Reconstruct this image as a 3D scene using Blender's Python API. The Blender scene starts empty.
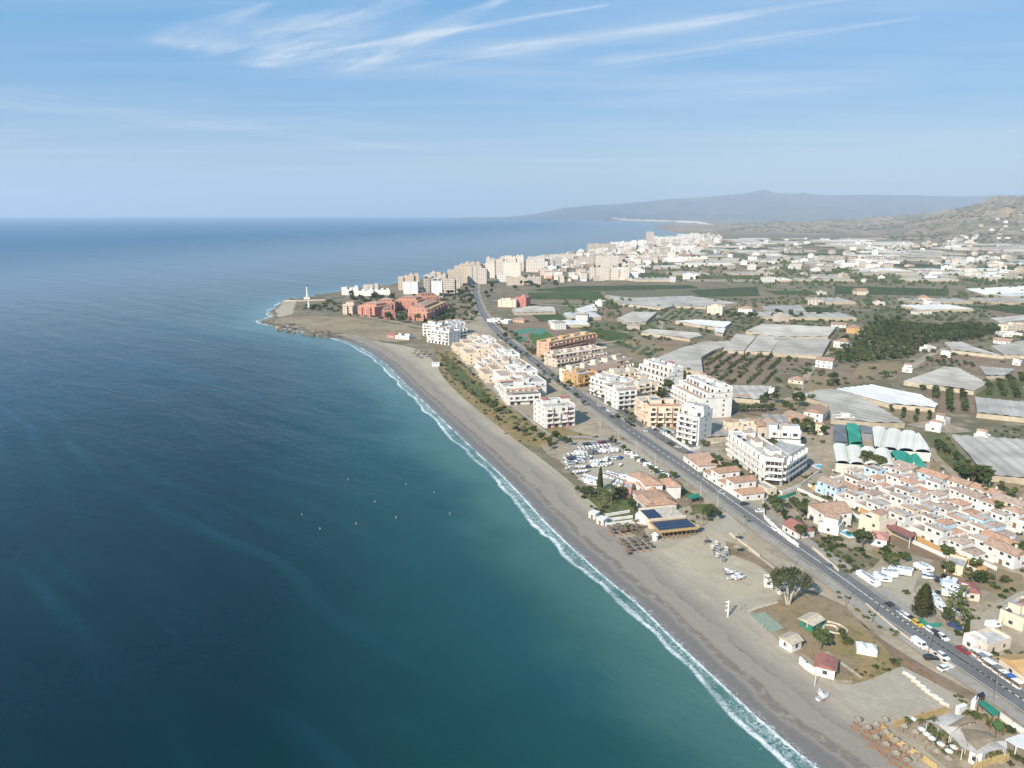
import bpy, bmesh, math, random
import numpy as np
from math import sin, cos, pi, radians, atan2, hypot
from mathutils import Vector, Matrix, noise as mn
random.seed(7)
S = bpy.context.scene
COL = S.collection
# ------------------------------------------------------------------ camera
FPX = 723.0; PITCH = radians(13.23); CAMH = 120.0
cam_d = bpy.data.cameras.new("camera"); cam = bpy.data.objects.new("camera", cam_d); COL.objects.link(cam)
cam_d.sensor_width = 36; cam_d.lens = 36*FPX/1024; cam_d.clip_start = 1; cam_d.clip_end = 90000
cam.location = (0, 0, CAMH); cam.rotation_euler = (pi/2-PITCH, 0, 0); S.camera = cam
# ------------------------------------------------------------------ light
SUN_AZ = radians(36); SUN_EL = radians(34)          # shadows fall towards +y turned 36 degrees to +x
SKY_STRENGTH = 0.070; SUN_STRENGTH = 5.0
sl = bpy.data.lights.new("sun", 'SUN'); sl.energy = SUN_STRENGTH; sl.angle = radians(0.55); sl.color = (1, .93, .82)
so = bpy.data.objects.new("sun", sl); COL.objects.link(so)
sd = Vector((sin(SUN_AZ)*cos(SUN_EL), cos(SUN_AZ)*cos(SUN_EL), -sin(SUN_EL)))
so.rotation_euler = sd.to_track_quat('-Z', 'Y').to_euler(); so.location = (-200, -200, 400)
S.view_settings.view_transform = 'Standard'; S.view_settings.look = 'None'
S.view_settings.exposure = 0.52; S.view_settings.gamma = 1; S.view_settings.use_curve_mapping = False
S.cycles.max_bounces = 6; S.cycles.volume_bounces = 1; S.cycles.diffuse_bounces = 2; S.cycles.glossy_bounces = 2
S.cycles.transparent_max_bounces = 6; S.cycles.caustics_reflective = False; S.cycles.caustics_refractive = False

def ray(px, py):
    xr = (px-512)/FPX; yr = (384-py)/FPX
    return xr, cos(PITCH)+yr*sin(PITCH), -sin(PITCH)+yr*cos(PITCH)
def P(px, py, z=0.0):
    """the point of the ground (height z) that the photograph shows at this pixel"""
    x, y, d = ray(px, py); t = (CAMH-z)/(-d)
    return Vector((x*t, y*t))
def PX(x, y, z=0):
    dz = z-CAMH
    dep = y*cos(PITCH)-dz*sin(PITCH); up = y*sin(PITCH)+dz*cos(PITCH)
    return 512+FPX*x/dep, 384-FPX*up/dep
# ------------------------------------------------------------------ node helpers
class NT:
    def __init__(s, tree): s.t = tree; s.n = tree.nodes; s.l = tree.links
    def node(s, typ, **kw):
        n = s.n.new(typ)
        for k, v in kw.items():
            if k.startswith('i_'):
                key = k[2:]; n.inputs[int(key) if key.isdigit() else key.replace('_', ' ')].default_value = v
            else: setattr(n, k, v)
        return n
    def link(s, a, b): s.l.new(a, b)
    def put(s, sock, v):
        if isinstance(v, (int, float, tuple, list, Vector)):
            sock.default_value = v
        else: s.l.new(v, sock)
    def m(s, op, a, b=None, c=None, clamp=False):
        n = s.n.new('ShaderNodeMath'); n.operation = op; n.use_clamp = clamp
        s.put(n.inputs[0], a)
        if b is not None: s.put(n.inputs[1], b)
        if c is not None: s.put(n.inputs[2], c)
        return n.outputs[0]
    def v(s, op, a, b=None, out=0, scale=None):
        n = s.n.new('ShaderNodeVectorMath'); n.operation = op
        s.put(n.inputs[0], a)
        if b is not None: s.put(n.inputs[1], b)
        if scale is not None: s.put(n.inputs['Scale'], scale)
        return n.outputs[out]
    def mix(s, f, a, b):
        n = s.n.new('ShaderNodeMix'); n.data_type = 'RGBA'
        s.put(n.inputs[0], f); s.put(n.inputs[6], a if not isinstance(a, tuple) else (*a[:3], 1)); s.put(n.inputs[7], b if not isinstance(b, tuple) else (*b[:3], 1))
        return n.outputs[2]
    def step(s, x, a, b):          # smooth 0..1 between a and b (a may exceed b)
        n = s.n.new('ShaderNodeMapRange'); n.interpolation_type = 'SMOOTHSTEP'
        s.put(n.inputs[0], x); s.put(n.inputs[1], a); s.put(n.inputs[2], b)
        return n.outputs[0]
    def noise(s, vec, scale, detail=3, rough=.55, dist=0, dim='3D'):
        n = s.n.new('ShaderNodeTexNoise'); n.noise_dimensions = dim
        if vec is not None: s.l.new(vec, n.inputs['Vector'])
        n.inputs['Scale'].default_value = scale; n.inputs['Detail'].default_value = detail
        n.inputs['Roughness'].default_value = rough; n.inputs['Distortion'].default_value = dist
        return n.outputs[0]
# ------------------------------------------------------------------ sky
W = bpy.data.worlds.new("World"); S.world = W; W.use_nodes = True
wt = NT(W.node_tree); W.node_tree.nodes.clear()
wo = wt.node('ShaderNodeOutputWorld'); bg = wt.node('ShaderNodeBackground'); bg.inputs[1].default_value = SKY_STRENGTH
tc = wt.node('ShaderNodeTexCoord'); sep = wt.node('ShaderNodeSeparateXYZ'); wt.link(tc.outputs['Generated'], sep.inputs[0])
zc = wt.m('MAXIMUM', sep.outputs[2], 0.012)
cmb = wt.node('ShaderNodeCombineXYZ'); wt.link(sep.outputs[0], cmb.inputs[0]); wt.link(sep.outputs[1], cmb.inputs[1]); wt.link(zc, cmb.inputs[2])
sky = wt.node('ShaderNodeTexSky', sky_type='NISHITA', sun_disc=False, sun_elevation=SUN_EL, sun_rotation=pi+SUN_AZ,
              altitude=100, air_density=1.0, dust_density=.6, ozone_density=3.0)
wt.link(cmb.outputs[0], sky.inputs[0])
inv = wt.m('DIVIDE', 1.0, wt.m('ADD', zc, 0.0))
pl = wt.v('SCALE', cmb.outputs[0], scale=inv)
sp2 = wt.node('ShaderNodeSeparateXYZ'); wt.link(pl, sp2.inputs[0])
c2 = wt.node('ShaderNodeCombineXYZ'); wt.link(sp2.outputs[0], c2.inputs[0]); wt.link(sp2.outputs[1], c2.inputs[1])
p2 = c2.outputs[0]
def skyp(px, py):
    x, y, z = ray(px, py); return (x/z, y/z, 0)
wob = wt.noise(p2, .9, 3, .6)
wobv = wt.v('SCALE', wt.v('SUBTRACT', wt.node('ShaderNodeTexNoise', i_Scale=1.3, i_Detail=4).outputs[1], (.5, .5, .5)), scale=.0)
def wisp(a, b, r, amp, nscale=(1.4, 6)):
    A = skyp(*a); B = skyp(*b); ba = Vector(B)-Vector(A); L2 = ba.length_squared
    pn = wt.node('ShaderNodeTexNoise', i_Scale=.9, i_Detail=5, i_Roughness=.6); wt.link(p2, pn.inputs[0])
    pp = wt.v('ADD', p2, wt.v('SCALE', wt.v('SUBTRACT', pn.outputs[1], (.5, .5, .5)), scale=r*.55))
    pa = wt.v('SUBTRACT', pp, A)
    h = wt.m('DIVIDE', wt.v('DOT_PRODUCT', pa, tuple(ba), out=1), L2, clamp=True)
    q = wt.v('SUBTRACT', pa, wt.v('SCALE', tuple(ba), scale=h))
    dist = wt.v('LENGTH', q, out=1)
    w = wt.m('MULTIPLY', r, wt.m('SUBTRACT', 1.15, h))
    core = wt.step(wt.m('DIVIDE', dist, w), 1.0, 0.0)
    mp = wt.node('ShaderNodeMapping'); wt.link(pp, mp.inputs[0]); mp.inputs['Rotation'].default_value = (0, 0, -atan2(ba.y, ba.x)); mp.vector_type = 'POINT'
    mp2 = wt.node('ShaderNodeMapping'); wt.link(mp.outputs[0], mp2.inputs[0]); mp2.inputs['Scale'].default_value = (nscale[0], nscale[1], 1)
    n = wt.noise(mp2.outputs[0], 1.0, 5, .62)
    st = wt.m('ADD', .12, wt.m('MULTIPLY', wt.step(n, .32, .78), .88))
    return wt.m('MULTIPLY', wt.m('MULTIPLY', core, st), amp)
ws = [wisp((178, 41), (268, 4), .26, .62), wisp((262, 50), (440, -12), .62, .85), wisp((262, 64), (606, 4), .2, .85, (1.2, 10)),
      wisp((350, 68), (520, -8), .3, .8), wisp((400, 64), (870, -4), .32, .62, (1.0, 9)), wisp((620, 62), (915, 18), .34, .55, (1.0, 9)),
      wisp((520, 52), (790, 8), .4, .45), wisp((0, 100), (470, 156), 1.1, .45, (.5, 3)), wisp((230, 122), (370, 112), .35, .35, (1, 5)),
      wisp((650, 96), (1030, 84), .8, .28, (.6, 3)), wisp((830, 120), (1024, 118), .5, .25, (.6, 3))]
acc = ws[0]
for w_ in ws[1:]: acc = wt.m('ADD', acc, w_)
mpb = wt.node('ShaderNodeMapping'); wt.link(p2, mpb.inputs[0]); mpb.inputs['Scale'].default_value = (.16, .55, 1); mpb.inputs['Rotation'].default_value = (0, 0, .5)
veil = wt.m('MULTIPLY', wt.step(wt.noise(mpb.outputs[0], 1.2, 5, .6, .3), .38, .8), .38)
acc = wt.m('MINIMUM', wt.m('ADD', wt.m('MULTIPLY', acc, .8), veil), .8)
tint = wt.mix(wt.m('ADD', .34, wt.m('MULTIPLY', wt.step(zc, .02, .28), .32)), sky.outputs[0], wt.mix(wt.step(zc, .0, .16), (5.0, 6.3, 7.5), (.9, 4.3, 8.6)))
skyc = wt.mix(wt.m('MULTIPLY', acc, 1.0), tint, (8.2, 8.7, 9.4))
wt.link(skyc, bg.inputs[0]); wt.link(bg.outputs[0], wo.inputs[0])

# ------------------------------------------------------------------ materials
MATS = {}
def mat(name):
    m = bpy.data.materials.new(name); m.use_nodes = True; m.node_tree.nodes.clear()
    t = NT(m.node_tree); out = t.node('ShaderNodeOutputMaterial'); b = t.node('ShaderNodeBsdfPrincipled')
    t.link(b.outputs[0], out.inputs[0]); b.inputs['Specular IOR Level'].default_value = .3; b.inputs['Roughness'].default_value = .8
    MATS[name] = m
    return m, t, b
def simple(name, col, rough=.8, var=.12, scale=.6, metallic=0, rnd=.1, bump=0, spec=.3, dirt=0):
    """a base colour that varies a little over the surface and from one object to the next"""
    m, t, b = mat(name)
    tcx = t.node('ShaderNodeTexCoord'); oi = t.node('ShaderNodeObjectInfo')
    n = t.noise(tcx.outputs['Object'], scale, 4, .6)
    c = t.mix(t.step(n, .3, .7), tuple(x*(1-var) for x in col), tuple(min(1, x*(1+var)) for x in col))
    hs = t.node('ShaderNodeHueSaturation'); t.link(c, hs.inputs['Color'])
    t.link(t.m('ADD', 1-rnd, t.m('MULTIPLY', oi.outputs['Random'], 2*rnd)), hs.inputs['Value'])
    t.link(hs.outputs[0], b.inputs['Base Color'])
    b.inputs['Roughness'].default_value = rough; b.inputs['Metallic'].default_value = metallic; b.inputs['Specular IOR Level'].default_value = spec
    if bump:
        bp = t.node('ShaderNodeBump', i_Strength=bump, i_Distance=.2); t.link(t.noise(tcx.outputs['Object'], scale*6, 4, .6), bp.inputs['Height']); t.link(bp.outputs[0], b.inputs['Normal'])
    return m
def facade(name, col, bay=3.4, fl=3.0, glass=(.06, .07, .08), w=.42, h=.5, bands=0.0):
    """rendered wall with rows of dark openings in true size (for buildings a kilometre off)"""
    m, t, b = mat(name)
    tcx = t.node('ShaderNodeTexCoord'); geo = t.node('ShaderNodeSeparateXYZ'); t.link(tcx.outputs['Normal'], geo.inputs[0])
    po = t.node('ShaderNodeSeparateXYZ'); t.link(tcx.outputs['Object'], po.inputs[0])
    useY = t.m('GREATER_THAN', t.m('ABSOLUTE', geo.outputs[0]), .7)
    u = t.m('ADD', t.m('MULTIPLY', po.outputs[0], t.m('SUBTRACT', 1.0, useY)), t.m('MULTIPLY', po.outputs[1], useY))
    fu = t.m('FRACT', t.m('ADD', t.m('DIVIDE', u, bay), 100.0)); fv = t.m('FRACT', t.m('ADD', t.m('DIVIDE', po.outputs[2], fl), 100.0))
    iu = t.m('FLOOR', t.m('ADD', t.m('DIVIDE', u, bay), 100.0)); iv = t.m('FLOOR', t.m('ADD', t.m('DIVIDE', po.outputs[2], fl), 100.0))
    rn = t.node('ShaderNodeTexWhiteNoise'); cb = t.node('ShaderNodeCombineXYZ'); t.link(iu, cb.inputs[0]); t.link(iv, cb.inputs[1]); t.link(cb.outputs[0], rn.inputs[0])
    ww = t.m('ADD', w*.36, t.m('MULTIPLY', rn.outputs[0], w*.3))
    inu = t.m('LESS_THAN', t.m('ABSOLUTE', t.m('SUBTRACT', fu, .5)), ww)
    inv_ = t.m('LESS_THAN', t.m('ABSOLUTE', t.m('SUBTRACT', fv, .5)), h/2)
    side = t.m('LESS_THAN', t.m('ABSOLUTE', geo.outputs[2]), .3)
    msk = t.m('MULTIPLY', t.m('MULTIPLY', inu, inv_), side)
    oi = t.node('ShaderNodeObjectInfo'); n = t.noise(tcx.outputs['Object'], .2, 3)
    c = t.mix(n, tuple(x*.88 for x in col), tuple(min(1, x*1.1) for x in col))
    hs = t.node('ShaderNodeHueSaturation'); t.link(c, hs.inputs['Color'])
    t.link(t.m('ADD', .84, t.m('MULTIPLY', oi.outputs['Random'], .26)), hs.inputs['Value'])
    c = t.mix(t.m('MULTIPLY', msk, .62), hs.outputs[0], glass)
    t.link(c, b.inputs['Base Color']); b.inputs['Roughness'].default_value = .7
    return m
simple('white', (.68, .65, .60), var=.11, scale=.35, rnd=.05)
simple('cream', (.68, .57, .43), var=.08, scale=.25, rnd=.08)
simple('beige', (.60, .50, .40), var=.08, scale=.25, rnd=.06)
simple('ochre', (.52, .32, .14), var=.1, scale=.25, rnd=.08)
simple('peach', (.60, .36, .24), var=.08, scale=.25, rnd=.05)
simple('pink', (.50, .19, .15), var=.1, scale=.25, rnd=.1)
simple('rose', (.55, .27, .22), var=.1, scale=.25, rnd=.08)
simple('pale_blue', (.48, .62, .70), var=.06, scale=.25, rnd=.05)
simple('terracotta', (.36, .235, .165), var=.28, scale=1.3, rnd=.18, bump=.5)
simple('old_tile', (.36, .275, .215), var=.28, scale=1.0, rnd=.15, bump=.5)
simple('orange_tile', (.42, .25, .165), var=.25, scale=1.0, rnd=.1, bump=.5)
simple('red_roof', (.30, .13, .105), var=.15, scale=.6, rnd=.1, bump=.2)
simple('terrace', (.36, .28, .22), var=.2, scale=.5, rnd=.15)
simple('roof_grey', (.42, .40, .37), var=.2, scale=.5, rnd=.12)
simple('glass', (.05, .052, .058), rough=.22, var=.1, spec=.6, rnd=.3)
simple('frame', (.5, .48, .45), rnd=.05)
simple('concrete', (.40, .37, .33), var=.18, scale=.4, rnd=.05)
simple('kerb', (.45, .42, .38), var=.15, scale=1)
simple('stone', (.42, .37, .29), var=.3, scale=.8, rnd=.2, bump=.6)
simple('rock', (.17, .14, .11), var=.45, scale=.35, rnd=.25, bump=1)
simple('thatch', (.34, .28, .20), var=.25, scale=2, rnd=.12, bump=.8)
simple('dark_thatch', (.15, .115, .085), var=.25, scale=2, rnd=.15)
simple('reed', (.46, .33, .15), var=.2, scale=2, rnd=.1, bump=.5)
simple('wood', (.20, .12, .07), var=.25, scale=2, rnd=.15)
simple('palewood', (.45, .38, .28), var=.2, scale=1, rnd=.1)
simple('metal', (.30, .31, .32), rough=.4, metallic=.5, rnd=.1)
simple('dark', (.03, .03, .035), rough=.6, rnd=.2)
simple('tyre', (.02, .02, .02), rough=.9, rnd=0)
simple('canvas', (.62, .60, .56), var=.06, rnd=.03)
simple('dirty_canvas', (.44, .41, .37), var=.12, rnd=.03)
simple('brown_canvas', (.24, .185, .13), var=.12, rnd=.03)
simple('orange', (.38, .18, .09), rnd=.15)
simple('green_paint', (.03, .20, .13), var=.15, rnd=.1)
simple('yellow', (.55, .36, .03), rnd=.1)
simple('blue', (.04, .14, .40), rnd=.2)
simple('panel', (.015, .02, .05), rough=.12, var=.3, scale=.6, spec=.7)
simple('pool', (.10, .42, .55), rough=.08, var=.1, spec=.6)
simple('shutter', (.36, .30, .24), rnd=.1)
simple('awning_blue', (.20, .27, .36), rnd=.1)
simple('sea_orange', (.36, .30, .2), rnd=.2)
for nm, c in dict(car_white=(.72, .72, .71), car_silver=(.42, .43, .44), car_black=(.025, .025, .03), car_red=(.28, .03, .025), car_blue=(.04, .07, .17), car_grey=(.14, .15, .16), car_yellow=(.6, .42, .05)).items():
    simple(nm, c, rough=.3, var=.02, rnd=.08, spec=.6)
facade('fac_cream', (.68, .60, .51)); facade('fac_white', (.76, .73, .68)); facade('fac_pink', (.56, .25, .19), bay=4.5, w=.5, h=.6)
facade('fac_ochre', (.60, .49, .385)); facade('fac_beige', (.55, .475, .395), bay=4, w=.6, h=.6)
def foliage(name, c1, c2, c3):
    m, t, b = mat(name)
    tcx = t.node('ShaderNodeTexCoord'); oi = t.node('ShaderNodeObjectInfo')
    n = t.noise(tcx.outputs['Object'], 1.1, 3, .7); n2 = t.noise(tcx.outputs['Object'], .33, 2)
    c = t.mix(t.step(n, .35, .65), c1, c2); c = t.mix(t.m('MULTIPLY', t.step(n2, .5, .75), .6), c, c3)
    hs = t.node('ShaderNodeHueSaturation'); t.link(c, hs.inputs['Color'])
    t.link(t.m('ADD', .47, t.m('MULTIPLY', oi.outputs['Random'], .045)), hs.inputs['Hue'])
    rr = t.m('FRACT', t.m('MULTIPLY', oi.outputs['Random'], 17.3))
    t.link(t.m('ADD', .7, t.m('MULTIPLY', rr, .6)), hs.inputs['Value'])
    t.link(hs.outputs[0], b.inputs['Base Color']); b.inputs['Roughness'].default_value = .75
    tr = t.node('ShaderNodeBsdfTranslucent'); t.link(hs.outputs[0], tr.inputs[0])
    mx = t.node('ShaderNodeMixShader', i_0=.18); t.link(b.outputs[0], mx.inputs[1]); t.link(tr.outputs[0], mx.inputs[2])
    t.link(mx.outputs[0], [x for x in t.n if x.type == 'OUTPUT_MATERIAL'][0].inputs[0])
foliage('leaf', (.06, .085, .028), (.10, .125, .042), (.16, .16, .065))
foliage('leaf_dark', (.035, .058, .020), (.06, .088, .03), (.10, .115, .048))
foliage('leaf_olive', (.075, .085, .035), (.13, .13, .06), (.17, .15, .08))
foliage('leaf_palm', (.07, .10, .03), (.13, .15, .05), (.24, .18, .08))
simple('bark', (.20, .15, .11), var=.3, scale=3)
simple('pale_bark', (.42, .38, .32), var=.3, scale=1.5)

def ground(name, cols, scale=.03, fine=.6, rough=.95, bump=.35, thr=(.38, .62), tracks=0):
    """soil / sand / scrub: three colours mottled at two scales, world metres"""
    m, t, b = mat(name)
    g = t.node('ShaderNodeNewGeometry'); p = g.outputs['Position']
    n1 = t.noise(p, scale, 5, .65, .4); n2 = t.noise(p, scale*6, 4, .65); n3 = t.noise(p, fine, 4, .7)
    c = t.mix(t.step(n1, *thr), cols[0], cols[1]); c = t.mix(t.m('MULTIPLY', t.step(n2, .48, .66), .75), c, cols[2])
    f = t.m('ADD', .78, t.m('MULTIPLY', n3, .44)); c2_ = t.v('SCALE', c, scale=f)
    if tracks:      # wheel tracks and raked sand run along the shore
        for ang_, fr_ in ((.75, .9), (1.05, 1.6)):
            mp_ = t.node('ShaderNodeMapping'); t.link(p, mp_.inputs[0]); mp_.inputs['Rotation'].default_value = (0, 0, ang_)
            mq_ = t.node('ShaderNodeMapping'); t.link(mp_.outputs[0], mq_.inputs[0]); mq_.inputs['Scale'].default_value = (.03, 1, 1)
            tr_ = t.noise(mq_.outputs[0], fr_, 3, .6); c2_ = t.v('SCALE', c2_, scale=t.m('SUBTRACT', 1.03, t.m('MULTIPLY', t.step(tr_, .56, .66), tracks)))
    t.link(c2_, b.inputs['Base Color']); b.inputs['Roughness'].default_value = rough; b.inputs['Specular IOR Level'].default_value = .15
    bp = t.node('ShaderNodeBump', i_Strength=bump, i_Distance=.5); t.link(n3, bp.inputs['Height']); t.link(bp.outputs[0], b.inputs['Normal'])
    return m
ground('scrub', ((.21, .165, .11), (.135, .125, .07), (.30, .24, .17)), .012, .35)
ground('far_plain', ((.26, .20, .135), (.15, .135, .08), (.36, .29, .21)), .005, .05)
ground('drygrass', ((.24, .18, .11), (.28, .21, .125), (.16, .14, .075)), .05, .8)
ground('goldgrass', ((.30, .205, .10), (.23, .18, .085), (.13, .125, .055)), .06, .8)
ground('lawn', ((.075, .095, .035), (.12, .125, .05), (.20, .165, .08)), .06, .8)
ground('soil', ((.21, .15, .10), (.26, .19, .13), (.16, .12, .08)), .03, .8)
ground('dirt', ((.34, .275, .20), (.25, .205, .14), (.41, .34, .25)), .04, .8, tracks=.12)
ground('sand', ((.40, .335, .245), (.355, .30, .215), (.43, .37, .275)), .03, 1.2, bump=.3, tracks=.14)
ground('gravel', ((.365, .315, .245), (.33, .285, .215), (.395, .345, .27)), .05, 1.5, tracks=.12)
ground('crop_green', ((.045, .075, .022), (.07, .10, .03), (.10, .11, .045)), .04, 1.0)
ground('crop_bright', ((.07, .14, .04), (.09, .16, .05), (.06, .11, .04)), .05, 1.0)
ground('far_green', ((.04, .06, .025), (.06, .085, .03), (.12, .11, .055)), .02, .2)
ground('teal_net', ((.07, .20, .15), (.09, .23, .17), (.06, .17, .13)), .1, 1.0)
ground('mountain', ((.10, .085, .07), (.06, .06, .045), (.13, .11, .09)), .0012, .01, bump=.4)
ground('hillsoil', ((.30, .21, .14), (.17, .145, .085), (.38, .29, .21)), .0026, .02, bump=.6, thr=(.44, .56))
ground('asphalt', ((.150, .146, .139), (.17, .165, .157), (.125, .121, .115)), .08, 1.5, .85, .1)
ground('pavement', ((.30, .27, .23), (.34, .31, .27), (.26, .23, .20)), .1, 1.5)
ground('court', ((.20, .27, .20), (.26, .30, .23), (.30, .30, .24)), .12, 1)
def rows_mat(name, ang, pitch, soil, leaf, duty=.5):
    m, t, b = mat(name)
    g = t.node('ShaderNodeNewGeometry'); mp = t.node('ShaderNodeMapping'); mp.inputs['Rotation'].default_value = (0, 0, -ang)
    nz = t.node('ShaderNodeTexNoise', i_Scale=.25, i_Detail=4); t.link(g.outputs['Position'], nz.inputs[0])
    pv = t.v('ADD', g.outputs['Position'], t.v('SCALE', t.v('SUBTRACT', nz.outputs[1], (.5, .5, .5)), scale=pitch*.5))
    t.link(pv, mp.inputs[0]); s_ = t.node('ShaderNodeSeparateXYZ'); t.link(mp.outputs[0], s_.inputs[0])
    fr = t.m('ABSOLUTE', t.m('SUBTRACT', t.m('FRACT', t.m('ADD', t.m('DIVIDE', s_.outputs[1], pitch), 1000.0)), .5))
    k = t.step(fr, duty*.5+.06, duty*.5-.06)
    n = t.noise(g.outputs['Position'], .5, 4)
    c = t.mix(k, soil, leaf); c = t.v('SCALE', c, scale=t.m('ADD', .75, t.m('MULTIPLY', n, .5)))
    t.link(c, b.inputs['Base Color']); b.inputs['Roughness'].default_value = .95
rows_mat('orch_rows', .35, 8.0, (.25, .20, .13), (.06, .085, .03), .62); rows_mat('orch_rows_b', 1.2, 9.0, (.22, .18, .11), (.075, .10, .04), .55)
ground('headsoil', ((.30, .235, .15), (.22, .17, .105), (.36, .30, .21)), .03, .4, bump=.8)
rows_mat('ploughed', .5, 4.0, (.22, .165, .11), (.17, .125, .085))

def plastic(name, c1, c2, pitch=6.0, ang=0.0, rough=.55, rib=.12):
    """greenhouse sheeting, seams every few metres in the sheet's own direction"""
    m, t, b = mat(name)
    tcx = t.node('ShaderNodeTexCoord'); s_ = t.node('ShaderNodeSeparateXYZ'); t.link(tcx.outputs['Object'], s_.inputs[0])
    n = t.noise(tcx.outputs['Object'], .05, 4, .6); n2 = t.noise(tcx.outputs['Object'], .5, 4, .7); oi = t.node('ShaderNodeObjectInfo')
    ix = t.m('FLOOR', t.m('DIVIDE', s_.outputs[0], pitch)); wn = t.node('ShaderNodeTexWhiteNoise', noise_dimensions='1D'); t.link(ix, wn.inputs['W'])
    c = t.mix(t.step(n, .35, .65), c1, c2)
    seam = t.m('LESS_THAN', t.m('ABSOLUTE', t.m('SUBTRACT', t.m('FRACT', t.m('ADD', t.m('DIVIDE', s_.outputs[0], pitch), 500.0)), .5)), .035)
    f = t.m('ADD', .84, t.m('MULTIPLY', wn.outputs[0], rib)); f = t.m('ADD', f, t.m('MULTIPLY', n2, .2)); f = t.m('SUBTRACT', f, t.m('MULTIPLY', seam, .22))
    f = t.m('MULTIPLY', f, t.m('ADD', .82, t.m('MULTIPLY', oi.outputs['Random'], .3)))
    t.link(t.v('SCALE', c, scale=f), b.inputs['Base Color']); b.inputs['Roughness'].default_value = rough; b.inputs['Specular IOR Level'].default_value = .12
plastic('sheet_grey', (.345, .31, .26), (.47, .43, .37))
plastic('sheet_white', (.60, .585, .54), (.68, .66, .61))
plastic('sheet_cream', (.66, .63, .54), (.72, .69, .60), pitch=2.5)
plastic('net_green', (.035, .25, .17), (.05, .29, .20), pitch=2.5)
plastic('net_dark', (.16, .17, .17), (.21, .22, .22), pitch=3)
simple('sheet_wall', (.44, .37, .27), var=.15, scale=.3, rnd=.12)

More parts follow.
